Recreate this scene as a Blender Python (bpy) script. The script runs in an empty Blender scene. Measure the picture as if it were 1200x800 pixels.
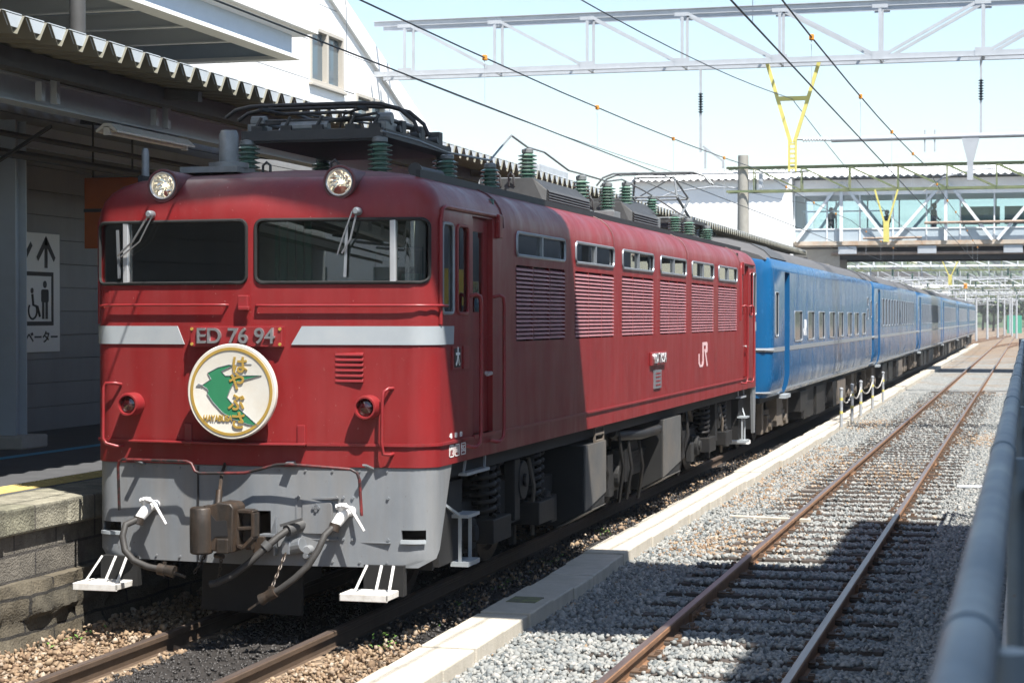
import bpy, bmesh, math, random
import numpy as np
from mathutils import Vector, Matrix, noise
R = math.radians
random.seed(7)
rng = np.random.default_rng(11)
scene = bpy.context.scene
COL = scene.collection

# ------------------------------------------------------------------ camera, sky, sun, exposure
cam = bpy.data.cameras.new('camera')
camo = bpy.data.objects.new('camera', cam)
COL.objects.link(camo)
CAM_H = 2.30
camo.location = (0, 0, CAM_H)
camo.rotation_euler = (R(90 - 0.7265), 0, R(15.168))
cam.sensor_width = 36
cam.lens = 2227.96 / 1200 * 36
cam.clip_start = 0.05
cam.clip_end = 5000
cam.dof.use_dof = True
cam.dof.focus_distance = 15.5
cam.dof.aperture_fstop = 9
scene.camera = camo

SUN = Vector((0.43, -0.40, 1.0)).normalized()          # towards the sun
EL = math.asin(SUN.z)
AZ = math.atan2(SUN.x, SUN.y)
world = bpy.data.worlds.new('World')
scene.world = world
world.use_nodes = True
wn = world.node_tree.nodes
sky = wn.new('ShaderNodeTexSky')
sky.sky_type = 'NISHITA'
sky.sun_disc = False
sky.sun_elevation = EL
sky.sun_rotation = AZ
sky.altitude = 0
sky.air_density = 1.2
sky.dust_density = 0.5
sky.ozone_density = 1.6
wn['Background'].inputs['Strength'].default_value = 0.088
world.node_tree.links.new(sky.outputs[0], wn['Background'].inputs['Color'])
sun = bpy.data.lights.new('sun', 'SUN')
sun.energy = 5.0
sun.angle = R(0.53)
sun.color = (1.0, 0.955, 0.89)
suno = bpy.data.objects.new('sun', sun)
COL.objects.link(suno)
suno.rotation_euler = SUN.to_track_quat('Z', 'Y').to_euler()
vs = scene.view_settings
vs.view_transform = 'Standard'
vs.look = 'None'
vs.gamma = 1.0
vs.use_curve_mapping = False
vs.exposure = 1.27

# ------------------------------------------------------------------ materials
def mat(name, col, rough=0.5, metal=0.0, var=0.0, vscale=6.0, bump=0.0, bscale=40.0, streak=0.0,
        dirt=None, dirt_amt=0.0, dirt_scale=2.0, spec=0.5, stretch=(1, 1, 1), coat=0.0, emit=None):
    m = bpy.data.materials.new(name)
    m.use_nodes = True
    nt = m.node_tree
    N = nt.nodes
    L = nt.links
    b = N['Principled BSDF']
    b.inputs['Roughness'].default_value = rough
    b.inputs['Metallic'].default_value = metal
    b.inputs['Specular IOR Level'].default_value = spec
    b.inputs['Coat Weight'].default_value = coat
    tc = N.new('ShaderNodeTexCoord')
    last = None
    rgb = N.new('ShaderNodeRGB')
    rgb.outputs[0].default_value = (*col, 1)
    last = rgb.outputs[0]
    if var > 0:
        mp = N.new('ShaderNodeMapping')
        mp.inputs['Scale'].default_value = stretch
        L.new(tc.outputs['Object'], mp.inputs[0])
        nz = N.new('ShaderNodeTexNoise')
        nz.inputs['Scale'].default_value = vscale
        nz.inputs['Detail'].default_value = 6
        nz.inputs['Roughness'].default_value = 0.65
        L.new(mp.outputs[0], nz.inputs['Vector'])
        mr = N.new('ShaderNodeMapRange')
        mr.inputs[1].default_value = 0.25
        mr.inputs[2].default_value = 0.75
        mr.inputs[3].default_value = 1 - var
        mr.inputs[4].default_value = 1 + var
        L.new(nz.outputs[0], mr.inputs[0])
        mx = N.new('ShaderNodeVectorMath')
        mx.operation = 'SCALE'
        L.new(last, mx.inputs[0])
        L.new(mr.outputs[0], mx.inputs['Scale'])
        last = mx.outputs[0]
    if dirt is not None:
        mp2 = N.new('ShaderNodeMapping')
        mp2.inputs['Scale'].default_value = (1, 1, 0.12) if streak > 0 else (1, 1, 1)
        L.new(tc.outputs['Object'], mp2.inputs[0])
        n2 = N.new('ShaderNodeTexNoise')
        n2.inputs['Scale'].default_value = dirt_scale
        n2.inputs['Detail'].default_value = 8
        n2.inputs['Roughness'].default_value = 0.7
        L.new(mp2.outputs[0], n2.inputs['Vector'])
        cr = N.new('ShaderNodeMapRange')
        cr.inputs[1].default_value = 0.45
        cr.inputs[2].default_value = 0.75
        cr.inputs[3].default_value = 0
        cr.inputs[4].default_value = dirt_amt
        L.new(n2.outputs[0], cr.inputs[0])
        mix = N.new('ShaderNodeMix')
        mix.data_type = 'RGBA'
        L.new(cr.outputs[0], mix.inputs['Factor'])
        L.new(last, mix.inputs[6])
        mix.inputs[7].default_value = (*dirt, 1)
        last = mix.outputs[2]
    L.new(last, b.inputs['Base Color'])
    if bump > 0:
        nb = N.new('ShaderNodeTexNoise')
        nb.inputs['Scale'].default_value = bscale
        nb.inputs['Detail'].default_value = 5
        L.new(tc.outputs['Object'], nb.inputs['Vector'])
        bp = N.new('ShaderNodeBump')
        bp.inputs['Strength'].default_value = bump
        bp.inputs['Distance'].default_value = 0.02
        L.new(nb.outputs[0], bp.inputs['Height'])
        L.new(bp.outputs[0], b.inputs['Normal'])
    if emit:
        b.inputs['Emission Color'].default_value = (*emit[0], 1)
        b.inputs['Emission Strength'].default_value = emit[1]
    return m

def weather(m, fade, fade_amt, chip, chip_amt, chip_scale=55, soot=None, soot_amt=0.0, soot_z=(3.05, 3.3), low_z=None):
    """adds faded vertical streaks, paint chips and grime to a mat() material"""
    nt = m.node_tree
    N = nt.nodes
    L = nt.links
    b = N['Principled BSDF']
    src = b.inputs['Base Color'].links[0].from_socket
    tc = N.new('ShaderNodeTexCoord')
    def noise_mask(scale, vec, lo, hi, amt, detail=6):
        mp = N.new('ShaderNodeMapping')
        mp.inputs['Scale'].default_value = vec
        L.new(tc.outputs['Object'], mp.inputs[0])
        nz = N.new('ShaderNodeTexNoise')
        nz.inputs['Scale'].default_value = scale
        nz.inputs['Detail'].default_value = detail
        nz.inputs['Roughness'].default_value = 0.68
        L.new(mp.outputs[0], nz.inputs['Vector'])
        mr = N.new('ShaderNodeMapRange')
        mr.inputs[1].default_value = lo
        mr.inputs[2].default_value = hi
        mr.inputs[3].default_value = 0
        mr.inputs[4].default_value = amt
        L.new(nz.outputs[0], mr.inputs[0])
        return mr.outputs[0]
    def blend(fac, col):
        nonlocal src
        mx = N.new('ShaderNodeMix')
        mx.data_type = 'RGBA'
        L.new(fac, mx.inputs['Factor'])
        L.new(src, mx.inputs[6])
        mx.inputs[7].default_value = (*col, 1)
        src = mx.outputs[2]
    blend(noise_mask(7, (1, 1, 0.10), 0.42, 0.72, fade_amt), fade)
    blend(noise_mask(1.3, (1, 1, 0.6), 0.45, 0.75, fade_amt * 0.8), fade)
    if soot:
        xyz = N.new('ShaderNodeSeparateXYZ')
        L.new(tc.outputs['Object'], xyz.inputs[0])
        zm = N.new('ShaderNodeMapRange')
        zm.inputs[1].default_value = soot_z[0]
        zm.inputs[2].default_value = soot_z[1]
        zm.inputs[3].default_value = 0
        zm.inputs[4].default_value = 1
        L.new(xyz.outputs[2], zm.inputs[0])
        mu = N.new('ShaderNodeMath')
        mu.operation = 'MULTIPLY'
        L.new(zm.outputs[0], mu.inputs[0])
        L.new(noise_mask(4, (1, 1, 0.3), 0.25, 0.6, soot_amt), mu.inputs[1])
        blend(mu.outputs[0], soot)
    blend(noise_mask(chip_scale, (1, 1, 0.7), 0.705, 0.73, chip_amt, 3), chip)
    L.new(src, b.inputs['Base Color'])
    # dull patches in the gloss
    rr = N.new('ShaderNodeMath')
    rr.operation = 'ADD'
    L.new(noise_mask(3.1, (1, 1, 0.35), 0.35, 0.7, 0.22), rr.inputs[0])
    rr.inputs[1].default_value = b.inputs['Roughness'].default_value - 0.06
    L.new(rr.outputs[0], b.inputs['Roughness'])

def glass(name, tint=(0.55, 0.62, 0.60), ior=1.75, rough=0.0):
    m = bpy.data.materials.new(name)
    m.use_nodes = True
    nt = m.node_tree
    N = nt.nodes
    L = nt.links
    for n in list(N):
        N.remove(n)
    out = N.new('ShaderNodeOutputMaterial')
    tr = N.new('ShaderNodeBsdfTransparent')
    tr.inputs[0].default_value = (*tint, 1)
    gl = N.new('ShaderNodeBsdfGlossy')
    gl.inputs['Roughness'].default_value = rough
    gl.inputs['Color'].default_value = (0.95, 0.97, 0.97, 1)
    fr = N.new('ShaderNodeFresnel')
    fr.inputs['IOR'].default_value = ior
    mx = N.new('ShaderNodeMixShader')
    L.new(fr.outputs[0], mx.inputs[0])
    L.new(tr.outputs[0], mx.inputs[1])
    L.new(gl.outputs[0], mx.inputs[2])
    L.new(mx.outputs[0], out.inputs[0])
    return m

def island_mat(name, cols, rough=0.85):
    m = bpy.data.materials.new(name)
    m.use_nodes = True
    nt = m.node_tree
    N = nt.nodes
    L = nt.links
    b = N['Principled BSDF']
    b.inputs['Roughness'].default_value = rough
    g = N.new('ShaderNodeNewGeometry')
    cr = N.new('ShaderNodeValToRGB')
    els = cr.color_ramp.elements
    els[0].position = 0
    els[0].color = (*cols[0], 1)
    els[1].position = 1
    els[1].color = (*cols[-1], 1)
    for i, c in enumerate(cols[1:-1]):
        e = els.new((i + 1) / (len(cols) - 1))
        e.color = (*c, 1)
    L.new(g.outputs['Random Per Island'], cr.inputs[0])
    tc = N.new('ShaderNodeTexCoord')
    nz = N.new('ShaderNodeTexNoise')
    nz.inputs['Scale'].default_value = 45
    L.new(tc.outputs['Object'], nz.inputs['Vector'])
    mr = N.new('ShaderNodeMapRange')
    mr.inputs[3].default_value = 0.7
    mr.inputs[4].default_value = 1.3
    L.new(nz.outputs[0], mr.inputs[0])
    v = N.new('ShaderNodeVectorMath')
    v.operation = 'SCALE'
    L.new(cr.outputs[0], v.inputs[0])
    L.new(mr.outputs[0], v.inputs['Scale'])
    L.new(v.outputs[0], b.inputs['Base Color'])
    return m

def ground_mat():
    m = bpy.data.materials.new('ground gravel')
    m.use_nodes = True
    nt = m.node_tree
    N = nt.nodes
    L = nt.links
    b = N['Principled BSDF']
    b.inputs['Roughness'].default_value = 0.9
    tc = N.new('ShaderNodeTexCoord')
    vo = N.new('ShaderNodeTexVoronoi')
    vo.inputs['Scale'].default_value = 17
    L.new(tc.outputs['Object'], vo.inputs['Vector'])
    sep = N.new('ShaderNodeSeparateColor')
    L.new(vo.outputs['Color'], sep.inputs[0])
    cr = N.new('ShaderNodeValToRGB')
    cr.color_ramp.elements[0].color = (0.08, 0.09, 0.09, 1)
    cr.color_ramp.elements[1].color = (0.32, 0.32, 0.30, 1)
    L.new(sep.outputs[0], cr.inputs[0])
    nz = N.new('ShaderNodeTexNoise')
    nz.inputs['Scale'].default_value = 0.45
    nz.inputs['Detail'].default_value = 9
    nz.inputs['Roughness'].default_value = 0.7
    L.new(tc.outputs['Object'], nz.inputs['Vector'])
    xyz = N.new('ShaderNodeSeparateXYZ')
    L.new(tc.outputs['Object'], xyz.inputs[0])
    far = N.new('ShaderNodeMapRange')            # the yard gets browner and weedier farther along the line
    far.inputs[1].default_value = 75
    far.inputs[2].default_value = 150
    far.inputs[3].default_value = 0.0
    far.inputs[4].default_value = 0.22
    L.new(xyz.outputs[1], far.inputs[0])
    leftm = N.new('ShaderNodeMapRange')          # rusty ballast under the train's own track
    leftm.inputs[1].default_value = -4.0
    leftm.inputs[2].default_value = -4.15
    leftm.inputs[3].default_value = 0
    leftm.inputs[4].default_value = 0.35
    L.new(xyz.outputs[0], leftm.inputs[0])
    ad = N.new('ShaderNodeMath')
    ad.operation = 'ADD'
    L.new(nz.outputs[0], ad.inputs[0])
    L.new(far.outputs[0], ad.inputs[1])
    ad2 = N.new('ShaderNodeMath')
    ad2.operation = 'ADD'
    L.new(ad.outputs[0], ad2.inputs[0])
    L.new(leftm.outputs[0], ad2.inputs[1])
    mr = N.new('ShaderNodeMapRange')
    mr.inputs[1].default_value = 0.52
    mr.inputs[2].default_value = 0.68
    L.new(ad2.outputs[0], mr.inputs[0])
    cr2 = N.new('ShaderNodeValToRGB')
    cr2.color_ramp.elements[0].color = (0.10, 0.068, 0.042, 1)
    cr2.color_ramp.elements[1].color = (0.28, 0.205, 0.135, 1)
    L.new(sep.outputs[1], cr2.inputs[0])
    mix = N.new('ShaderNodeMix')
    mix.data_type = 'RGBA'
    L.new(mr.outputs[0], mix.inputs['Factor'])
    L.new(cr.outputs[0], mix.inputs[6])
    L.new(cr2.outputs[0], mix.inputs[7])
    L.new(mix.outputs[2], b.inputs['Base Color'])
    bp = N.new('ShaderNodeBump')
    bp.inputs['Strength'].default_value = 1.0
    bp.inputs['Distance'].default_value = 0.03
    bp.invert = True
    L.new(vo.outputs['Distance'], bp.inputs['Height'])
    L.new(bp.outputs[0], b.inputs['Normal'])
    return m

def block_mat(name, c1, c2, mortar, scale, w, h, moss=None):
    m = bpy.data.materials.new(name)
    m.use_nodes = True
    nt = m.node_tree
    N = nt.nodes
    L = nt.links
    b = N['Principled BSDF']
    b.inputs['Roughness'].default_value = 0.9
    tc = N.new('ShaderNodeTexCoord')
    sx = N.new('ShaderNodeSeparateXYZ')
    L.new(tc.outputs['Object'], sx.inputs[0])
    cb = N.new('ShaderNodeCombineXYZ')
    L.new(sx.outputs[1], cb.inputs[0])
    L.new(sx.outputs[2], cb.inputs[1])
    br = N.new('ShaderNodeTexBrick')
    br.inputs['Scale'].default_value = 1
    br.inputs['Brick Width'].default_value = w
    br.inputs['Row Height'].default_value = h
    br.inputs['Mortar Size'].default_value = 0.012
    br.inputs['Color1'].default_value = (*c1, 1)
    br.inputs['Color2'].default_value = (*c2, 1)
    br.inputs['Mortar'].default_value = (*mortar, 1)
    L.new(cb.outputs[0], br.inputs['Vector'])
    nz = N.new('ShaderNodeTexNoise')
    nz.inputs['Scale'].default_value = 5
    nz.inputs['Detail'].default_value = 10
    nz.inputs['Roughness'].default_value = 0.75
    L.new(tc.outputs['Object'], nz.inputs['Vector'])
    mr = N.new('ShaderNodeMapRange')
    mr.inputs[1].default_value = 0.3
    mr.inputs[2].default_value = 0.7
    mr.inputs[3].default_value = 0.45
    mr.inputs[4].default_value = 1.4
    L.new(nz.outputs[0], mr.inputs[0])
    v = N.new('ShaderNodeVectorMath')
    v.operation = 'SCALE'
    L.new(br.outputs[0], v.inputs[0])
    L.new(mr.outputs[0], v.inputs['Scale'])
    L.new(v.outputs[0], b.inputs['Base Color'])
    bp = N.new('ShaderNodeBump')
    bp.inputs['Strength'].default_value = 0.7
    bp.inputs['Distance'].default_value = 0.02
    n3 = N.new('ShaderNodeTexNoise')
    n3.inputs['Scale'].default_value = 60
    n3.inputs['Detail'].default_value = 4
    L.new(tc.outputs['Object'], n3.inputs['Vector'])
    L.new(n3.outputs[0], bp.inputs['Height'])
    L.new(bp.outputs[0], b.inputs['Normal'])
    return m

M = {}
M['red'] = mat('loco red paint', (0.185, 0.0115, 0.0125), 0.36, var=0.16, vscale=1.6, bump=0.05, bscale=3, spec=0.3,
               dirt=(0.17, 0.05, 0.045), dirt_amt=0.35, dirt_scale=3.5, streak=1)
weather(M['red'], (0.25, 0.045, 0.048), 0.26, (0.42, 0.30, 0.27), 0.8, 60, (0.06, 0.022, 0.026), 0.5)
M['redroof'] = mat('sooty roof red', (0.115, 0.030, 0.034), 0.6, var=0.3, vscale=3, dirt=(0.05, 0.035, 0.035), dirt_amt=0.7)
M['redtrim'] = mat('red trim', (0.21, 0.016, 0.019), 0.38, var=0.15, dirt=(0.1, 0.04, 0.03), dirt_amt=0.4, dirt_scale=14)
M['pinkslat'] = mat('dusty red slats', (0.35, 0.15, 0.165), 0.5, var=0.2, vscale=9)
M['skirt'] = mat('skirt grey', (0.155, 0.17, 0.185), 0.42, var=0.12, vscale=2.5, bump=0.05, bscale=5,
                 dirt=(0.16, 0.14, 0.12), dirt_amt=0.55, dirt_scale=5, streak=1)
weather(M['skirt'], (0.24, 0.24, 0.235), 0.4, (0.07, 0.045, 0.03), 0.7, 38, None)
M['silver'] = mat('silver band', (0.30, 0.33, 0.35), 0.4, var=0.06, vscale=4, dirt=(0.4, 0.38, 0.35), dirt_amt=0.3)
M['chrome'] = mat('chrome', (0.62, 0.63, 0.64), 0.28, metal=0.6, var=0.1)
M['steel'] = mat('dull steel', (0.30, 0.32, 0.34), 0.45, metal=0.7, var=0.15)
M['rubber'] = mat('rubber', (0.022, 0.022, 0.022), 0.75, spec=0.2)
M['hose'] = mat('hose', (0.032, 0.030, 0.028), 0.65, var=0.3, vscale=20)
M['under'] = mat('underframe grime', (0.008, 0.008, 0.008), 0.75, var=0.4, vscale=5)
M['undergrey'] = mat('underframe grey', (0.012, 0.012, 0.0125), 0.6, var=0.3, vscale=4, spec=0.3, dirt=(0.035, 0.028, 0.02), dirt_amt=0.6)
M['boxgrey'] = mat('equipment box grey', (0.088, 0.088, 0.085), 0.6, var=0.25, vscale=4, dirt=(0.13, 0.10, 0.07), dirt_amt=0.6)
M['dusty'] = mat('dusty underframe', (0.11, 0.09, 0.07), 0.8, var=0.3, vscale=4)
M['black'] = mat('black', (0.012, 0.012, 0.013), 0.6)
M['roofgrime'] = mat('roof equipment', (0.032, 0.033, 0.033), 0.6, var=0.3, vscale=6)
M['roofmetal'] = mat('roof metal', (0.20, 0.21, 0.21), 0.5, metal=0.4, var=0.25, vscale=8)
M['porcelain'] = mat('green porcelain', (0.10, 0.20, 0.15), 0.2, var=0.15, vscale=12, dirt=(0.36, 0.40, 0.36), dirt_amt=0.8, dirt_scale=8)  # pale blotches paint the sun glare on the sheds
M['white'] = mat('white paint', (0.78, 0.78, 0.76), 0.5, var=0.05, dirt=(0.5, 0.47, 0.42), dirt_amt=0.4, dirt_scale=8)
M['rustcast'] = mat('rusty casting', (0.036, 0.030, 0.025), 0.5, metal=0.35, var=0.5, vscale=9, dirt=(0.105, 0.062, 0.035), dirt_amt=0.7, dirt_scale=9, streak=1, bump=0.1)
M['gold'] = mat('gold enamel', (0.34, 0.22, 0.045), 0.5, var=0.08)
M['green'] = mat('green enamel', (0.025, 0.17, 0.08), 0.4, var=0.1)
M['enamel'] = mat('white enamel', (0.58, 0.56, 0.50), 0.35, var=0.06, vscale=8, dirt=(0.45, 0.36, 0.25), dirt_amt=0.35, dirt_scale=7)
M['darkred'] = mat('dark lamp lens', (0.03, 0.004, 0.005), 0.08, coat=1.0)
M['lamp'] = mat('lamp reflector', (0.88, 0.88, 0.85), 0.22, metal=0.85, bump=0.2, bscale=22)
M['filament'] = mat('lit filament', (1, 0.8, 0.5), 0.4, emit=((1, 0.84, 0.6), 2.6))
M['lens'] = glass('lamp lens', (0.92, 0.93, 0.92), 1.5)
M['cab'] = mat('cab interior green', (0.085, 0.16, 0.135), 0.7, var=0.2)
M['curtain'] = mat('green blind', (0.02, 0.16, 0.12), 0.7, var=0.15)
M['glass'] = glass('windscreen', (0.72, 0.80, 0.76), 2.2)
M['sideglass'] = glass('side window glass', (0.38, 0.45, 0.42), 1.75)
M['bridgeglass'] = glass('bridge glazing', (0.84, 0.92, 0.95), 1.45)
M['blue'] = mat('coach blue paint', (0.006, 0.080, 0.20), 0.17, var=0.07, vscale=2, bump=0.04, bscale=1.6, coat=0.0, spec=0.42, dirt=(0.02, 0.09, 0.25), dirt_amt=0.4, dirt_scale=4, streak=1)
weather(M['blue'], (0.03, 0.11, 0.23), 0.10, (0.12, 0.16, 0.2), 0.4, 40)
M['coachroof'] = mat('coach roof grey', (0.085, 0.083, 0.082), 0.7, var=0.2, vscale=2, dirt=(0.06, 0.06, 0.06), dirt_amt=0.5)
M['coachglass'] = mat('coach window', (0.014, 0.017, 0.019), 0.10, spec=0.30)
M['belt'] = mat('coach silver line', (0.22, 0.235, 0.25), 0.4, var=0.08)
M['concrete'] = mat('concrete', (0.42, 0.40, 0.365), 0.85, var=0.16, vscale=5, bump=0.25, bscale=60, dirt=(0.25, 0.23, 0.19), dirt_amt=0.5, dirt_scale=3)
M['kerbc'] = mat('kerb concrete', (0.46, 0.425, 0.36), 0.85, var=0.1, vscale=4, bump=0.2, bscale=70, dirt=(0.36, 0.32, 0.25), dirt_amt=0.45, dirt_scale=2.5)
weather(M['kerbc'], (0.30, 0.27, 0.21), 0.5, (0.12, 0.11, 0.09), 0.6, 25)
M['coping'] = block_mat('coping stone', (0.25, 0.235, 0.18), (0.18, 0.175, 0.125), (0.12, 0.11, 0.09), 1, 0.9, 0.6)
M['blocks'] = block_mat('block wall', (0.17, 0.155, 0.13), (0.115, 0.105, 0.088), (0.06, 0.055, 0.05), 1, 0.62, 0.19)
M['rubble'] = block_mat('rubble stone', (0.12, 0.10, 0.068), (0.07, 0.062, 0.045), (0.02, 0.018, 0.015), 1, 0.8, 0.27)
M['asphalt'] = mat('platform asphalt', (0.06, 0.062, 0.066), 0.85, var=0.2, vscale=3, bump=0.2, bscale=120)
M['yellow'] = mat('tactile yellow', (0.58, 0.46, 0.17), 0.8, var=0.15, vscale=8, dirt=(0.3, 0.25, 0.13), dirt_amt=0.5)
M['blueline'] = mat('blue floor line', (0.05, 0.27, 0.43), 0.7, var=0.15)
M['siding'] = mat('grey siding', (0.25, 0.26, 0.27), 0.75, var=0.08, vscale=1.5, dirt=(0.16, 0.16, 0.16), dirt_amt=0.4, streak=1)
M['bluegrey'] = mat('blue grey steel paint', (0.46, 0.52, 0.58), 0.5, var=0.1, vscale=2, dirt=(0.15, 0.16, 0.17), dirt_amt=0.35)
M['darksteel'] = mat('dark steel', (0.055, 0.055, 0.055), 0.6, var=0.2)
M['sheet'] = mat('canopy sheet', (0.13, 0.125, 0.095), 0.65, var=0.15, vscale=1.5)
M['flash'] = mat('zinc flashing', (0.42, 0.46, 0.49), 0.45, var=0.1)
M['wall'] = mat('white cladding', (0.80, 0.80, 0.79), 0.7, var=0.03, vscale=0.6)
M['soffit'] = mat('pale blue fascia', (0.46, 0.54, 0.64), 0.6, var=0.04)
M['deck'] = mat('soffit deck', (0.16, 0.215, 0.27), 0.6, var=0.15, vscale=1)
M['winframe'] = mat('beige window frame', (0.42, 0.39, 0.34), 0.5)
M['winglass'] = mat('building window', (0.07, 0.10, 0.12), 0.05, spec=1.0)
M['galv'] = mat('galvanised steel', (0.42, 0.44, 0.46), 0.5, metal=0.35, var=0.12, vscale=3)
M['galvlight'] = mat('galvanised post', (0.62, 0.64, 0.65), 0.5, var=0.1)
M['vyellow'] = mat('yellow steel', (0.55, 0.49, 0.14), 0.5, var=0.1)
M['greensteel'] = mat('weathered green steel', (0.12, 0.15, 0.07), 0.65, var=0.3, vscale=3, dirt=(0.25, 0.20, 0.12), dirt_amt=0.5)
M['wire'] = mat('wire', (0.025, 0.035, 0.045), 0.5)
M['orange'] = mat('orange clip', (0.65, 0.27, 0.03), 0.5)
M['rusty'] = mat('rusty steel', (0.27, 0.20, 0.15), 0.7, var=0.35, vscale=4)
M['railside'] = mat('rusted rail', (0.19, 0.10, 0.05), 0.75, var=0.3, vscale=7, dirt=(0.10, 0.05, 0.03), dirt_amt=0.6, dirt_scale=5)
M['raildark'] = mat('rail in painted shade', (0.075, 0.05, 0.033), 0.65, var=0.3, vscale=7)  # darker copy of the rail rust, paints the shade under the train
M['railtop'] = mat('running surface', (0.27, 0.21, 0.18), 0.38, metal=0.75, var=0.3, vscale=4, stretch=(6, 0.3, 1))
M['wood'] = mat('sleeper wood', (0.055, 0.043, 0.035), 0.85, var=0.4, vscale=5, stretch=(1, 8, 1), bump=0.3, bscale=30)
M['ground'] = ground_mat()
M['stone'] = island_mat('grey ballast', [(0.08, 0.092, 0.095), (0.165, 0.178, 0.178), (0.25, 0.25, 0.232), (0.19, 0.20, 0.195), (0.335, 0.322, 0.295)])
M['bstone'] = island_mat('brown ballast', [(0.10, 0.062, 0.038), (0.22, 0.145, 0.085), (0.30, 0.22, 0.14), (0.17, 0.11, 0.065), (0.36, 0.30, 0.23)])
M['fence'] = mat('blue grey pipe', (0.095, 0.135, 0.165), 0.42, var=0.18, vscale=12, dirt=(0.10, 0.12, 0.13), dirt_amt=0.5, dirt_scale=15)
weather(M['fence'], (0.15, 0.19, 0.22), 0.4, (0.12, 0.075, 0.05), 0.6, 70)
M['sign'] = mat('sign white', (0.72, 0.72, 0.70), 0.6)
M['signorange'] = mat('orange panel', (0.42, 0.10, 0.02), 0.6, var=0.1)
M['signblack'] = mat('sign black', (0.015, 0.015, 0.015), 0.6)
M['leaf'] = island_mat('far foliage', [(0.03, 0.055, 0.022), (0.05, 0.08, 0.03), (0.085, 0.11, 0.045), (0.045, 0.07, 0.035)])
M['hill'] = mat('hill', (0.06, 0.09, 0.035), 0.9, var=0.3, vscale=0.05)
M['skin'] = mat('skin', (0.45, 0.28, 0.2), 0.6)
M['cloth'] = mat('dark cloth', (0.04, 0.045, 0.06), 0.8)
M['hair'] = mat('hair', (0.01, 0.009, 0.008), 0.6)
M['weed'] = mat('weed leaves', (0.10, 0.20, 0.035), 0.6)
M['net'] = mat('green net', (0.03, 0.27, 0.17), 0.7)
M['oilshade'] = mat('oily ballast', (0.03, 0.027, 0.025), 0.55, var=0.4, vscale=12, bump=0.6, bscale=30)  # oiled stones between the rails; also painted shade beside the train

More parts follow.
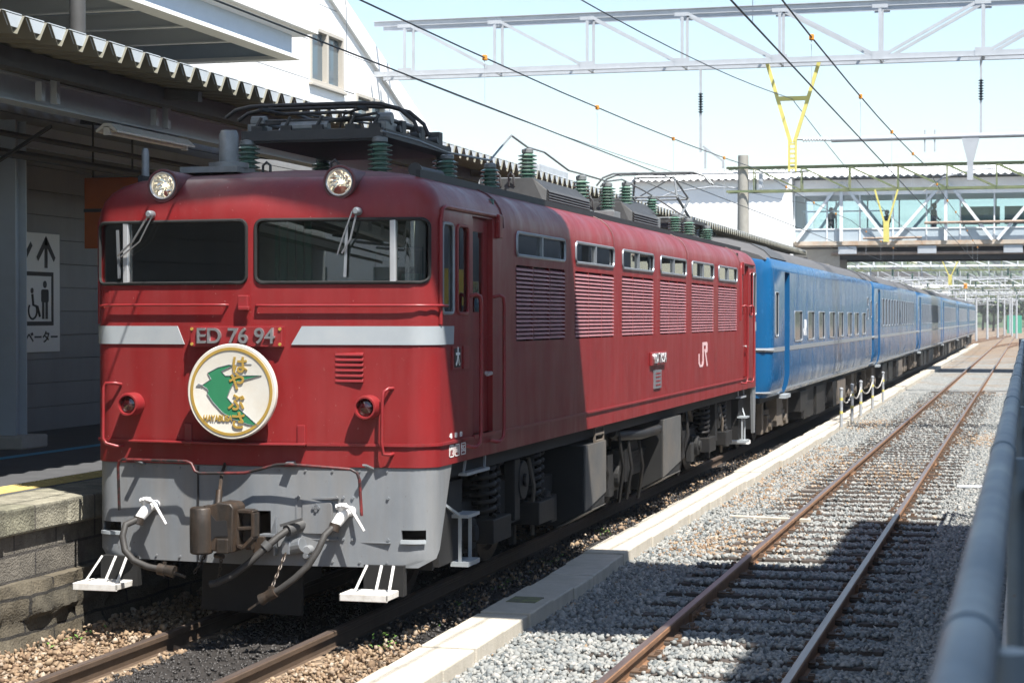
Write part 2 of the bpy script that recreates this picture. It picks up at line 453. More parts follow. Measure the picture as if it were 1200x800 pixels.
# ------------------------------------------------------------------ mesh helpers
class MB:
    def __init__(self):
        self.v = []
        self.f = []
        self.mi = []
        self.cur = 0

    def add(self, vs, fs):
        o = len(self.v)
        self.v += [tuple(p) for p in vs]
        for f in fs:
            self.f.append([i + o for i in f])
            self.mi.append(self.cur)

    def box(self, x0, x1, y0, y1, z0, z1):
        self.add([(x0, y0, z0), (x1, y0, z0), (x1, y1, z0), (x0, y1, z0), (x0, y0, z1), (x1, y0, z1), (x1, y1, z1), (x0, y1, z1)],
                 [(0, 3, 2, 1), (4, 5, 6, 7), (0, 1, 5, 4), (1, 2, 6, 5), (2, 3, 7, 6), (3, 0, 4, 7)])

    def bar(self, p0, p1, w, h, up=(0, 0, 1)):
        p0 = Vector(p0)
        p1 = Vector(p1)
        d = (p1 - p0).normalized()
        u = Vector(up)
        s = d.cross(u)
        if s.length < 1e-4:
            s = d.cross(Vector((1, 0, 0)))
        s.normalize()
        u = s.cross(d).normalized()
        vs = []
        for p in (p0, p1):
            for a, b in ((-1, -1), (1, -1), (1, 1), (-1, 1)):
                vs.append(p + s * (a * w / 2) + u * (b * h / 2))
        self.add(vs, [(0, 3, 2, 1), (4, 5, 6, 7), (0, 1, 5, 4), (1, 2, 6, 5), (2, 3, 7, 6), (3, 0, 4, 7)])

    def cyl(self, p0, p1, r0, r1=None, n=12, caps=True):
        r1 = r0 if r1 is None else r1
        p0 = Vector(p0)
        p1 = Vector(p1)
        d = (p1 - p0).normalized()
        a = d.orthogonal().normalized()
        b = d.cross(a)
        vs = []
        for p, r in ((p0, r0), (p1, r1)):
            for i in range(n):
                t = 2 * math.pi * i / n
                vs.append(p + a * (r * math.cos(t)) + b * (r * math.sin(t)))
        fs = [(i, (i + 1) % n, n + (i + 1) % n, n + i) for i in range(n)]
        if caps:
            fs += [tuple(range(n - 1, -1, -1)), tuple(range(n, 2 * n))]
        self.add(vs, fs)

    def tube(self, pts, r, n=8, closed=False):
        pts = [Vector(p) for p in pts]
        m = len(pts)
        vs = []
        prev = None
        for i, p in enumerate(pts):
            if closed:
                d = (pts[(i + 1) % m] - pts[i - 1])
            else:
                d = (pts[min(i + 1, m - 1)] - pts[max(i - 1, 0)])
            d.normalize()
            if prev is None:
                a = d.orthogonal().normalized()
            else:
                a = (prev - d * prev.dot(d))
                if a.length < 1e-5:
                    a = d.orthogonal()
                a.normalize()
            prev = a
            b = d.cross(a)
            rr = r[i] if isinstance(r, (list, tuple)) else r
            for k in range(n):
                t = 2 * math.pi * k / n
                vs.append(p + a * (rr * math.cos(t)) + b * (rr * math.sin(t)))
        fs = []
        rng_ = m if closed else m - 1
        for i in range(rng_):
            j = (i + 1) % m
            for k in range(n):
                fs.append((i * n + k, i * n + (k + 1) % n, j * n + (k + 1) % n, j * n + k))
        if not closed:
            fs += [tuple(range(n - 1, -1, -1)), tuple(range((m - 1) * n, m * n))]
        self.add(vs, fs)

    def lathe(self, prof, o=(0, 0, 0), axis='z', n=20, caps=True):
        # prof: list of (r, h) from start to end along the axis
        vs = []
        for r, h in prof:
            for k in range(n):
                t = 2 * math.pi * k / n
                c, s = r * math.cos(t), r * math.sin(t)
                p = {'z': (c, s, h), 'y': (s, h, c), 'x': (h, c, s)}[axis]
                vs.append((p[0] + o[0], p[1] + o[1], p[2] + o[2]))
        fs = []
        m = len(prof)
        for i in range(m - 1):
            for k in range(n):
                fs.append((i * n + k, i * n + (k + 1) % n, (i + 1) * n + (k + 1) % n, (i + 1) * n + k))
        if caps:
            fs += [tuple(range(n - 1, -1, -1)), tuple(range((m - 1) * n, m * n))]
        self.add(vs, fs)

    def prism(self, poly, axis, a0, a1):
        # poly in the plane perpendicular to axis; x: (y,z)  y: (x,z)  z: (x,y)
        n = len(poly)
        def P(q, a):
            return {'x': (a, q[0], q[1]), 'y': (q[0], a, q[1]), 'z': (q[0], q[1], a)}[axis]
        vs = [P(q, a0) for q in poly] + [P(q, a1) for q in poly]
        fs = [(i, (i + 1) % n, n + (i + 1) % n, n + i) for i in range(n)]
        fs += [tuple(range(n - 1, -1, -1)), tuple(range(n, 2 * n))]
        self.add(vs, fs)

    def helix(self, o, r, z0, z1, turns, wr, n=8, seg=14):
        pts = []
        k = int(turns * seg)
        for i in range(k + 1):
            t = i / k
            a = 2 * math.pi * turns * t
            pts.append((o[0] + r * math.cos(a), o[1] + r * math.sin(a), z0 + (z1 - z0) * t))
        self.tube(pts, wr, n)

    def pieces(self):
        """far-apart groups of loose islands, so each becomes an object of its own"""
        nv = len(self.v)
        par = list(range(nv))
        def find(a):
            while par[a] != a:
                par[a] = par[par[a]]
                a = par[a]
            return a
        for f in self.f:
            a = find(f[0])
            for q in f[1:]:
                b = find(q)
                if a != b:
                    par[b] = a
        root = np.array([find(i) for i in range(nv)])
        ids, isl = np.unique(root, return_inverse=True)
        k = len(ids)
        if k < 2 or k > 800:
            return None
        P = np.array([tuple(p) for p in self.v], float)
        lo = np.full((k, 3), np.inf)
        hi = np.full((k, 3), -np.inf)
        np.minimum.at(lo, isl, P)
        np.maximum.at(hi, isl, P)
        size = (hi - lo).max(1)
        gap = np.maximum(0, np.maximum(lo[:, None] - hi[None], lo[None] - hi[:, None]))
        near = np.sqrt((gap ** 2).sum(2)) <= np.maximum(0.02, 0.5 * np.maximum(size[:, None], size[None]))
        comp = -np.ones(k, int)
        n = 0
        for i in range(k):
            if comp[i] < 0:
                stack = [i]
                comp[i] = n
                while stack:
                    a = stack.pop()
                    for b in np.nonzero(near[a] & (comp < 0))[0]:
                        comp[b] = n
                        stack.append(b)
                n += 1
        return None if n < 2 else (n, comp[isl])

    def build(self, name, material, parent=None, smooth=None, bevel=0.0, fixn=True, loc=None, one=False):
        if parent is not None and not one:
            got = self.pieces()
            if got:
                n, comp = got
                first = None
                for c in range(n):
                    sub = MB()
                    idx = np.nonzero(comp == c)[0]
                    mp = {int(a): i for i, a in enumerate(idx)}
                    sub.v = [self.v[int(a)] for a in idx]
                    for f, m_ in zip(self.f, self.mi):
                        if comp[f[0]] == c:
                            sub.f.append([mp[a] for a in f])
                            sub.mi.append(m_)
                    o = sub.build(name, material, parent, smooth, bevel, fixn, loc, True)
                    first = first or o
                return first
        me = bpy.data.meshes.new(name)
        me.from_pydata(self.v, [], self.f)
        mats = material if isinstance(material, (list, tuple)) else [material]
        for m_ in mats:
            me.materials.append(m_)
        if len(mats) > 1:
            me.polygons.foreach_set('material_index', self.mi)
        if fixn:
            bm = bmesh.new()
            bm.from_mesh(me)
            bmesh.ops.recalc_face_normals(bm, faces=bm.faces)
            bm.to_mesh(me)
            bm.free()
        me.update()
        if smooth is not None:
            me.polygons.foreach_set('use_smooth', [True] * len(me.polygons))
            me.set_sharp_from_angle(angle=R(smooth))
        o = bpy.data.objects.new(name, me)
        COL.objects.link(o)
        if parent is not None:
            o.parent = parent
        if loc is not None:
            o.location = loc
        if bevel > 0:
            bv = o.modifiers.new('bevel', 'BEVEL')
            bv.width = bevel
            bv.segments = 2
            bv.limit_method = 'ANGLE'
            bv.angle_limit = R(40)
        return o

def tag(o, label=None, cat=None, group=None, kind=None):
    if label:
        o['label'] = label
    if cat:
        o['category'] = cat
    if group:
        o['group'] = group
    if kind:
        o['kind'] = kind
    return o

def empty(name, loc=(0, 0, 0), label=None, cat=None, group=None, rz=0):
    o = bpy.data.objects.new(name, None)
    COL.objects.link(o)
    o.location = loc
    o.rotation_euler = (0, 0, rz)
    o.empty_display_size = 0.2
    return tag(o, label, cat, group)

def copy_tree(o, parent=None):
    c = o.copy()
    COL.objects.link(c)
    if parent is not None:
        c.parent = parent
    for ch in list(o.children):
        copy_tree(ch, c)
    return c

def rrect(x0, x1, z0, z1, r, n=4):
    pts = []
    for cx, cz, a0 in ((x1 - r, z0 + r, -90), (x1 - r, z1 - r, 0), (x0 + r, z1 - r, 90), (x0 + r, z0 + r, 180)):
        for i in range(n + 1):
            a = R(a0 + 90 * i / n)
            pts.append((cx + r * math.cos(a), cz + r * math.sin(a)))
    return pts

def boolean_diff(obj, cutter):
    cutter.parent = obj.parent
    bpy.context.view_layer.update()
    m = obj.modifiers.new('cut', 'BOOLEAN')
    m.operation = 'DIFFERENCE'
    m.solver = 'EXACT'
    m.use_self = False
    m.object = cutter
    dg = bpy.context.evaluated_depsgraph_get()
    dg.update()
    me = bpy.data.meshes.new_from_object(obj.evaluated_get(dg))
    obj.modifiers.clear()
    old = obj.data
    obj.data = me
    bpy.data.meshes.remove(old)
    cm = cutter.data
    bpy.data.objects.remove(cutter)
    bpy.data.meshes.remove(cm)

def smooth_mesh(o, ang):
    me = o.data
    me.polygons.foreach_set('use_smooth', [True] * len(me.polygons))
    me.set_sharp_from_angle(angle=R(ang))

def text(name, s, size, depth, material, parent, mw, align='CENTER', bold=0.0, sx=1.0):
    # lettering as a solid mesh; mw is its placing matrix (x right, y up, z out of the surface)
    cu = bpy.data.curves.new(name, 'FONT')
    cu.body = s
    cu.size = size
    cu.extrude = depth
    cu.offset = bold
    cu.align_x = align
    cu.align_y = 'CENTER'
    tmp = bpy.data.objects.new(name, cu)
    COL.objects.link(tmp)
    dg = bpy.context.evaluated_depsgraph_get()
    dg.update()
    me = bpy.data.meshes.new_from_object(tmp.evaluated_get(dg))
    bpy.data.objects.remove(tmp)
    bpy.data.curves.remove(cu)
    me.transform(mw @ Matrix.Diagonal((sx, 1, 1, 1)))
    me.materials.clear()
    me.materials.append(material)
    o = bpy.data.objects.new(name, me)
    COL.objects.link(o)
    o.parent = parent
    return o

def facing(o, right, up):
    r = Vector(right).normalized()
    u = Vector(up).normalized()
    n = r.cross(u)
    m = Matrix.Identity(4)
    for i in range(3):
        m[i][0] = r[i]
        m[i][1] = u[i]
        m[i][2] = n[i]
        m[i][3] = o[i]
    return m

FRONT = lambda x, y, z: facing((x, y, z), (1, 0, 0), (0, 0, 1))      # faces -Y
SIDE = lambda x, y, z: facing((x, y, z), (0, 1, 0), (0, 0, 1))       # faces +X

# ------------------------------------------------------------------ ground, kerb, platform
GZ = -0.13
g = MB()
g.add([(-1500, -300, GZ), (1500, -300, GZ), (1500, 2500, GZ), (-1500, 2500, GZ)], [(0, 1, 2, 3)])
tag(g.build('ground', M['ground'], fixn=False), kind='structure')

TC = -5.495           # centre line of the train's track
RC = -2.031           # centre line of the empty track
HG = 0.566            # half the distance between the rail heads

def kerb_left(y):
    pts = [(8, -4.02), (14, -4.12), (20, -4.22), (40, -4.26), (155, -4.52), (175, -4.56)]
    for (a, xa), (b, xb) in zip(pts, pts[1:]):
        if y <= b:
            return xa + (xb - xa) * (y - a) / (b - a)
    return pts[-1][1]

k = MB()
y = 8.0
while y < 172:
    L_ = 0.78 if y < 60 else 2.4
    w = 0.41 if not 30 < y < 60 else 0.44
    j = random.uniform(-0.018, 0.018)
    xa, xb = kerb_left(y) + j, kerb_left(y + L_) + j
    zt = random.uniform(-0.010, 0.010)
    y1 = y + L_ - 0.011
    zb = -0.22
    k.add([(xa, y, zb), (xa + w, y, zb), (xb + w, y1, zb), (xb, y1, zb), (xa, y, zt), (xa + w, y, zt), (xb + w, y1, zt), (xb, y1, zt)],
          [(0, 3, 2, 1), (4, 5, 6, 7), (0, 1, 5, 4), (1, 2, 6, 5), (2, 3, 7, 6), (3, 0, 4, 7)])
    y += L_
tag(k.build('kerb', M['kerbc'], bevel=0.012), kind='structure')

PE, PZ = -7.05, 0.92     # platform edge and height
pl = empty('platform', (0, 0, 0))
tag(pl, kind='structure')
p = MB()
p.box(-24, PE - 0.62, -40, 120, GZ - 0.1, PZ)
p.build('platform_surface', M['asphalt'], pl)
p = MB()
yy = -40
while yy < 120:
    L_ = 0.9
    j = random.uniform(-0.012, 0.012)
    p.box(PE - 0.615, PE + j, yy, yy + L_ - 0.008, PZ - 0.2, PZ + random.uniform(0, 0.008))
    yy += L_
p.build('coping', M['coping'], pl, bevel=0.02)
p = MB()
p.box(PE - 0.6, PE - 0.07, -40, 120, 0.36, PZ - 0.2)
p.build('block_wall', M['blocks'], pl)
def rough_wall(y0, y1, step):
    p = MB()
    ny = int((y1 - y0) / step)
    nz = 12
    vs, fs = [], []
    for i in range(ny + 1):
        yv = y0 + (y1 - y0) * i / ny
        for jz in range(nz + 1):
            t = jz / nz
            zv = GZ - 0.05 + t * (0.37 - GZ + 0.05)
            big = noise.noise(Vector((yv * 1.3, zv * 2.6, 3.1))) * 0.10
            sm = noise.fractal(Vector((yv * 6, zv * 6, 1.7)), 0.8, 2.0, 4) * 0.030
            cell = noise.cell(Vector((yv * 1.25 + (0.5 if zv > 0.12 else 0), zv > 0.12, 0))) * 0.05
            vs.append((PE + 0.06 + big * 0.6 + sm + cell - 0.05 * t, yv, zv + noise.noise(Vector((yv * 2, zv, 9))) * 0.02))
    for i in range(ny):
        for jz in range(nz):
            a = i * (nz + 1) + jz
            fs.append((a, a + nz + 1, a + nz + 2, a + 1))
    base = len(vs)
    for i in range(ny + 1):
        vs.append((PE - 0.2, y0 + (y1 - y0) * i / ny, 0.37))
    for i in range(ny):
        a = i * (nz + 1) + nz
        fs.append((a, a + nz + 1, base + i + 1, base + i))
    p.add(vs, fs)
    return p
rough_wall(6, 26, 0.05).build('stone_base', M['rubble'], pl, smooth=60)
p = MB()
p.box(PE - 0.6, PE + 0.03, 26, 120, GZ - 0.05, 0.36)
p.box(PE - 0.6, PE + 0.03, -40, 6, GZ - 0.05, 0.36)
p.build('stone_footing', M['rubble'], pl)
p = MB()
for i in range(0, 200):                       # tactile strip: raised bars on 30 cm tiles
    y0 = 8 + i * 0.3
    p.box(PE - 0.98, PE - 0.685, y0, y0 + 0.294, PZ - 0.02, PZ + 0.006)
    if y0 < 30:
        for b in range(4):
            p.box(PE - 0.96 + b * 0.072, PE - 0.925 + b * 0.072, y0 + 0.015, y0 + 0.28, PZ, PZ + 0.012)
p.build('tactile_strip', M['yellow'], pl)
p = MB()
p.box(-9.76, -9.62, -40, 120, PZ - 0.01, PZ + 0.004)
p.build('blue_line', M['blueline'], pl)

# ------------------------------------------------------------------ ballast stones
def stone_templates():
    out = []
    for s in range(7):
        bm = bmesh.new()
        bmesh.ops.create_icosphere(bm, subdivisions=1, radius=1)
        for v in bm.verts:
            v.co *= 0.70 + 0.75 * noise.noise(v.co * 1.1 + Vector((s * 7.3, s * 1.7, 0))) + 0.30 * random.random()
            v.co.z *= 0.68
            v.co.x *= 1.0 + 0.22 * math.sin(s * 2.1)
            v.co.y *= 1.0 + 0.18 * math.cos(s * 1.3)
        bm.verts.ensure_lookup_table()
        V = np.array([v.co[:] for v in bm.verts])
        F = np.array([[v.index for v in f.verts] for f in bm.faces])
        out.append((V, F))
        bm.free()
    return out
TPL = stone_templates()

def scatter(name, pts, sizes, material, label):
    Vs, Fs = [], []
    off = 0
    n = len(pts)
    which = rng.integers(0, len(TPL), n)
    for t, (V, F) in enumerate(TPL):
        idx = np.where(which == t)[0]
        m_ = len(idx)
        if not m_:
            continue
        ax = rng.normal(size=(m_, 3))
        ax /= np.linalg.norm(ax, axis=1)[:, None]
        an = rng.uniform(0, 2 * np.pi, m_)
        c, s = np.cos(an), np.sin(an)
        K = np.zeros((m_, 3, 3))
        K[:, 0, 1], K[:, 0, 2] = -ax[:, 2], ax[:, 1]
        K[:, 1, 0], K[:, 1, 2] = ax[:, 2], -ax[:, 0]
        K[:, 2, 0], K[:, 2, 1] = -ax[:, 1], ax[:, 0]
        Rm = np.eye(3)[None] + s[:, None, None] * K + (1 - c)[:, None, None] * (K @ K)
        W = np.einsum('mij,vj->mvi', Rm, V) * sizes[idx][:, None, None] + pts[idx][:, None, :]
        Vs.append(W.reshape(-1, 3))
        Fs.append((F[None] + (np.arange(m_) * len(V))[:, None, None] + off).reshape(-1, 3))
        off += m_ * len(V)
    V = np.concatenate(Vs)
    F = np.concatenate(Fs)
    me = bpy.data.meshes.new(name)
    me.vertices.add(len(V))
    me.vertices.foreach_set('co', V.ravel())
    me.loops.add(F.size)
    me.loops.foreach_set('vertex_index', F.ravel())
    me.polygons.add(len(F))
    me.polygons.foreach_set('loop_start', np.arange(0, F.size, 3))
    me.polygons.foreach_set('loop_total', np.full(len(F), 3))
    me.update(calc_edges=True)
    me.materials.append(material)
    o = bpy.data.objects.new(name, me)
    COL.objects.link(o)
    tag(o, label, 'ballast', kind='stuff')
    return o

SLEEP0, SLEEPP = 8.25, 0.63
def grey_points():
    P = []
    n = 185000
    yv = 9.0 + (62 - 9.0) * rng.random(n) ** 1.7
    xv = rng.uniform(-3.95, 0.4, n)
    # keep density near 420/m2 at the front and thin it with distance
    keep = rng.random(n) < np.clip(1.0, 0, 1)
    kl = np.array([kerb_left(a) for a in yv]) + 0.40
    keep &= xv > kl
    for sgn in (-1, 1):
        keep &= np.abs(xv - (RC + sgn * HG)) > 0.062
    ph = ((yv - SLEEP0) / SLEEPP + 0.5) % 1.0 - 0.5
    onsl = (np.abs(ph) * SLEEPP < 0.10) & (np.abs(xv - RC) < 1.06)
    keep &= ~(onsl & (rng.random(n) < 0.64))
    xv, yv, onsl = xv[keep], yv[keep], onsl[keep]
    big = np.sin(xv * 1.3 + 2) * np.cos(yv * 0.7) * 0.012
    z = GZ + big + rng.uniform(-0.012, 0.02, len(xv))
    inb = np.abs(xv - RC) < 1.08
    z = np.where(inb, z - 0.011, z)
    z = np.where(onsl, -0.094, z)
    sz = rng.uniform(0.014, 0.033, len(xv)) * np.where(rng.random(len(xv)) < 0.06, 1.35, 1)
    return np.stack([xv, yv, z], 1), sz
pg, sg = grey_points()
rust = (np.sin(pg[:, 1] * 0.55 + pg[:, 0]) + np.sin(pg[:, 0] * 2.1 - pg[:, 1] * 0.23) + rng.normal(0, 0.7, len(pg)) > 1.75) & (pg[:, 1] > 19)
rust |= (pg[:, 1] > 24) & (pg[:, 1] < 36) & (pg[:, 0] < -2.7) & (rng.random(len(pg)) < 0.38)
rust |= (rng.random(len(pg)) < 0.012)
scatter('ballast', pg[~rust], sg[~rust], M['stone'], 'loose grey ballast stones round the empty track')
n = 34000
bx = rng.uniform(-7.0, -4.0, n)
by = 8.5 + 25 * rng.random(n) ** 1.8
kp = np.ones(n, bool)
for sgn in (-1, 1):
    kp &= np.abs(bx - (TC + sgn * HG)) > 0.075
kp &= bx < np.array([kerb_left(a) for a in by]) - 0.02
kp &= ~((np.abs(bx - TC) < 0.5) & (rng.random(n) < 0.35))
oily_shaded = ((np.abs(bx - TC - 0.05) < 0.42) & (by > 11.2)) | ((bx > TC + 0.6) & (by > 12.9) & (rng.random(n) < 0.8))  # second term paints the shade beside the locomotive
bz = GZ + 0.01 + rng.uniform(-0.02, 0.025, n) + np.where(np.abs(bx - TC) > 0.8, 0.03, -0.01) + np.where(bx > -4.45, 0.05, 0)
pb = np.stack([bx, by, bz], 1)
sb = rng.uniform(0.010, 0.026, n) * np.where(rng.random(n) < 0.08, 1.6, 1)
allb = np.concatenate([pb[kp & ~oily_shaded], pg[rust]])
alls = np.concatenate([sb[kp & ~oily_shaded], sg[rust] * 0.9])
scatter('rusty_ballast', allb, alls, M['bstone'], 'rusty brown stones round the train rails and scattered by the kerb')
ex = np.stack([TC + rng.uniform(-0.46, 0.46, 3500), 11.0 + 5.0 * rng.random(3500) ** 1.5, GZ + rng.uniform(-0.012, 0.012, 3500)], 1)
scatter('oily_shaded_ballast', np.concatenate([pb[kp & oily_shaded], ex]), np.concatenate([sb[kp & oily_shaded] * 0.8, rng.uniform(0.009, 0.02, 3500)]), M['oilshade'], 'oiled black stones between the rails, with others darkened as shade beside the locomotive')

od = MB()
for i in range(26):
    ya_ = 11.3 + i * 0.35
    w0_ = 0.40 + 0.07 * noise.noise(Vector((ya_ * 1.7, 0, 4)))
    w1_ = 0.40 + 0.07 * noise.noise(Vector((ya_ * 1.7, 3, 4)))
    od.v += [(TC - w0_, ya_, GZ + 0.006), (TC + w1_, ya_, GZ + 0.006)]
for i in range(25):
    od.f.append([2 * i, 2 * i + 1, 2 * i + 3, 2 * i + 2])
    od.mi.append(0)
for (xa_, y0_, y1_) in ((TC + 0.60, 13.0, 150.0),):  # dark strip paints the shade on the ground beside the train
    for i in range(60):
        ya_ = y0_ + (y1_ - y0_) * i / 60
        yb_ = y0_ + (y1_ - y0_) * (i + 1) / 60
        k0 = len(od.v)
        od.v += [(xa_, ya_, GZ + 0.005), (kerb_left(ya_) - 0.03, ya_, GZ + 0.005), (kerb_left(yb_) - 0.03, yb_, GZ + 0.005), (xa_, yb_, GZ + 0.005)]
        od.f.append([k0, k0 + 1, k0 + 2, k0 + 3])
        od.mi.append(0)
tag(od.build('oily_shaded_ground', M['oilshade'], fixn=False), kind='structure')
# weeds between the kerb and the train's rail
wd = MB()
def leaf(mb, p, d, l, w):
    d = Vector(d).normalized()
    s = d.cross(Vector((0, 0, 1)))
    s = s.normalized() if s.length > 1e-3 else Vector((1, 0, 0))
    p = Vector(p)
    mb.add([p, p + d * l * 0.5 + s * w, p + d * l + Vector((0, 0, -0.2 * l)), p + d * l * 0.5 - s * w], [(0, 1, 2, 3)])
for (cx, cy, nn, hh) in ((-4.42, 12.9, 26, 0.11), (-4.40, 14.6, 30, 0.06), (-4.38, 17.6, 36, 0.07), (-4.45, 16.4, 20, 0.05), (-6.7, 12.6, 16, 0.06), (-4.5, 20.5, 20, 0.06)):
    for i in range(nn):
        a = random.uniform(0, 6.28)
        q = (cx + random.gauss(0, 0.05), cy + random.gauss(0, 0.25 if hh < 0.1 else 0.06), GZ + 0.04 + random.random() * hh)
        leaf(wd, q, (math.cos(a), math.sin(a), random.uniform(0.2, 1)), random.uniform(0.03, 0.06), 0.011)
tag(wd.build('weeds', M['weed'], fixn=False), 'small green weeds growing between the kerb and the train rail', 'weeds', kind='stuff')

# ------------------------------------------------------------------ rails and sleepers
def rail_profile(x):
    # 153 mm high flat-bottom rail, top at z = 0
    half = [(0.0325, -0.006), (0.0325, -0.036), (0.009, -0.05), (0.008, -0.122), (0.064, -0.142), (0.064, -0.153)]
    return [(0.024, 0.0)] + half + [(-a, b) for a, b in reversed(half)] + [(-0.024, 0.0)]
def rail(name, x, y0, y1, label, joints, side='railside'):
    root = empty(name, (x, y0, 0), label, 'rail')
    prof = rail_profile(0)
    m = MB()
    edges = [y0] + joints + [y1]
    for a, b in zip(edges, edges[1:]):
        m.prism(prof, 'y', a - y0, b - y0 - 0.006)
    m.build('rail_web', M[side], root, smooth=35)
    t = MB()
    for a, b in zip(edges, edges[1:]):
        t.box(-0.0255, 0.0255, a - y0, b - y0 - 0.006, -0.003, 0.0015)
    t.build('running_surface', M['railtop'], root)
    if joints:
        for j in joints:
            f = MB()
            for s in (-1, 1):
                f.box(s * 0.022 - 0.012, s * 0.022 + 0.012, j - y0 - 0.28, j - y0 + 0.28, -0.115, -0.05)
                for q in (-0.2, -0.08, 0.08, 0.2):
                    f.cyl((s * 0.03, j - y0 + q, -0.083), (s * 0.06, j - y0 + q, -0.083), 0.014, n=6)
            f.build('fishplate', M['railside'], root)
    return root
rail('rail', RC - HG, 7.5, 260, 'rusty left rail of the empty track beside the kerb', [15.2, 29.3, 44, 59])
rail('rail', RC + HG, 7.5, 260, 'rusty right rail of the empty track nearest the pipe fence', [17.2, 31.5, 45.5, 60])
rail('rail', TC - HG, 7.5, 170, 'worn left rail under the locomotive beside the stone platform wall', [], 'raildark')
rail('rail', TC + HG, 7.5, 170, 'worn right rail under the locomotive on the kerb side', [], 'raildark')

sl = MB()
sl.box(-1.02, 1.02, -0.085, 0.085, -0.09, 0.052)
# ragged chairs and spikes show at each rail foot
s0 = sl.build('sleeper', M['wood'], bevel=0.01)
s0.location = (RC, SLEEP0, -0.153)
tag(s0, 'dark wooden sleeper half buried in grey ballast under the empty track', 'sleeper', 'wooden sleepers of the empty track')
tp = MB()
for s in (-1, 1):
    tp.box(s * HG - 0.13, s * HG + 0.13, -0.07, 0.07, 0.056, 0.066)
    for q in (-1, 1):
        tp.box(s * HG + q * 0.085 - 0.02, s * HG + q * 0.085 + 0.02, -0.045, -0.015, 0.06, 0.092)
        tp.box(s * HG + q * 0.085 - 0.02, s * HG + q * 0.085 + 0.02, 0.015, 0.045, 0.06, 0.092)
tp.build('tie_plate', mat('tie plate', (0.10, 0.06, 0.036), 0.8, var=0.3), s0)
for i in range(1, 88):
    c = copy_tree(s0)
    c.location = (RC + random.uniform(-0.06, 0.06), SLEEP0 + i * SLEEPP, -0.153 + random.uniform(-0.006, 0.004))
    c.rotation_euler = (0, 0, random.uniform(-0.012, 0.012))

# ------------------------------------------------------------------ the red electric locomotive
LL = 17.0
HW = 1.35
VC, CR = 1.15, 0.20          # where the flat of the vee nose ends, corner radius
NB = 0.12                   # set-back of the vee at that point
L1 = math.hypot(VC, NB)
LA = CR * math.pi / 2
FY = -0.06              # the nose stands this far before the local origin
def fp(s, off=0.0):
    """point on the plan outline at arc length s right of the nose (negative = left), moved outwards by off"""
    sg = 1 if s >= 0 else -1
    a = abs(s)
    if a <= L1:
        t = a / L1
        x, y = VC * t, NB * t
        n = Vector((NB, -VC)).normalized()
    elif a <= L1 + LA:
        t = (a - L1) / CR
        x, y = VC + CR * math.sin(t), NB + CR - CR * math.cos(t)
        n = Vector((math.sin(t), -math.cos(t)))
    else:
        x, y = HW, NB + CR + (a - L1 - LA)
        n = Vector((1, 0))
    return (sg * (x + n.x * off), y + FY + n.y * off)
def sx(x):
    """arc length of front abscissa x"""
    a = abs(x)
    if a <= VC:
        s = a / VC * L1
    else:
        s = L1 + CR * math.asin(min(1, (a - VC) / CR))
    return s if x >= 0 else -s
def onf(x, z, off=0.0):
    q = fp(sx(x), off)
    return (q[0], q[1], z)

def outline(inset=0.0):
    half = [fp(s) for s in (0.0, 0.3, 0.6, 0.9, L1)] + [fp(L1 + LA * i / 7) for i in range(1, 8)]
    right = half + [(HW, 1.9), (HW, 8.5)]
    back = [(x, LL - y) for x, y in reversed(half)]
    r = right + [(HW, LL - 1.9)] + back
    full = r + [(-x, y) for x, y in reversed(r[1:-1])]
    out = []
    for x, y in full:
        out.append((x * (HW - inset) / HW, LL / 2 + (y - LL / 2) * (LL / 2 - inset) / (LL / 2)))
    return out

def body_solid(grow, z0, prof_dz, mb, idx):
    mb.cur = idx
    lv = [(z0, 0.0), (2.0, 0.0), (3.02, 0.0), (3.10, 0.006), (3.17, 0.028), (3.235, 0.07), (3.29, 0.135), (3.33, 0.22), (3.36, 0.34), (3.395, 0.55), (3.43, 0.85), (3.45, 1.25)]
    vs, fs = [], []
    n = None
    for z, d in lv:
        o = outline(min(d + grow, HW - 0.02))
        n = len(o)
        vs += [(x, y, z - (prof_dz if z > 2.5 else 0)) for x, y in o]
    for l in range(len(lv) - 1):
        for i in range(n):
            fs.append((l * n + i, l * n + (i + 1) % n, (l + 1) * n + (i + 1) % n, (l + 1) * n + i))
    fs.append(tuple(range(n - 1, -1, -1)))
    fs.append(tuple(range((len(lv) - 1) * n, len(lv) * n)))
    mb.add(vs, fs)

LX, LY = TC + 0.05, 12.9
loco = empty('electric_locomotive', (LX, LY, 0), 'red electric locomotive with round white headmark standing at the platform', 'locomotive')
MR = [M['red'], M['black'], M['redroof']]
bm_ = MB()
body_solid(0.0, 1.22, 0.0, bm_, 0)
body = bm_.build('body', MR, loco)
cut = MB()
body_solid(0.05, 1.45, 0.05, cut, 1)
boolean_diff(body, cut.build('cut', MR))
cut = MB()
cut.cur = 0
WZ0, WZ1 = 2.55, 3.005
for sgn in (-1, 1):
    a, b = (0.035, 1.30) if sgn > 0 else (-1.30, -0.035)
    cut.prism(rrect(a, b, WZ0, WZ1, 0.055), 'y', -0.3, 0.9)
    for ylo, yhi, zlo, zhi in ((0.21 + 0.20, 0.56, 2.33, 2.985), (0.62, 0.90, 2.33, 2.985)):
        pass
SW = [(2.34 + 2.136 * i, 2.34 + 2.136 * i + 1.70) for i in range(6)]
boolean_diff(body, cut.build('cut', MR))
cut = MB()
x0, x1 = 1.2, 1.6
CABW = [(0.27, 0.54, 2.33, 2.985), (0.64, 0.93, 2.33, 2.985)]
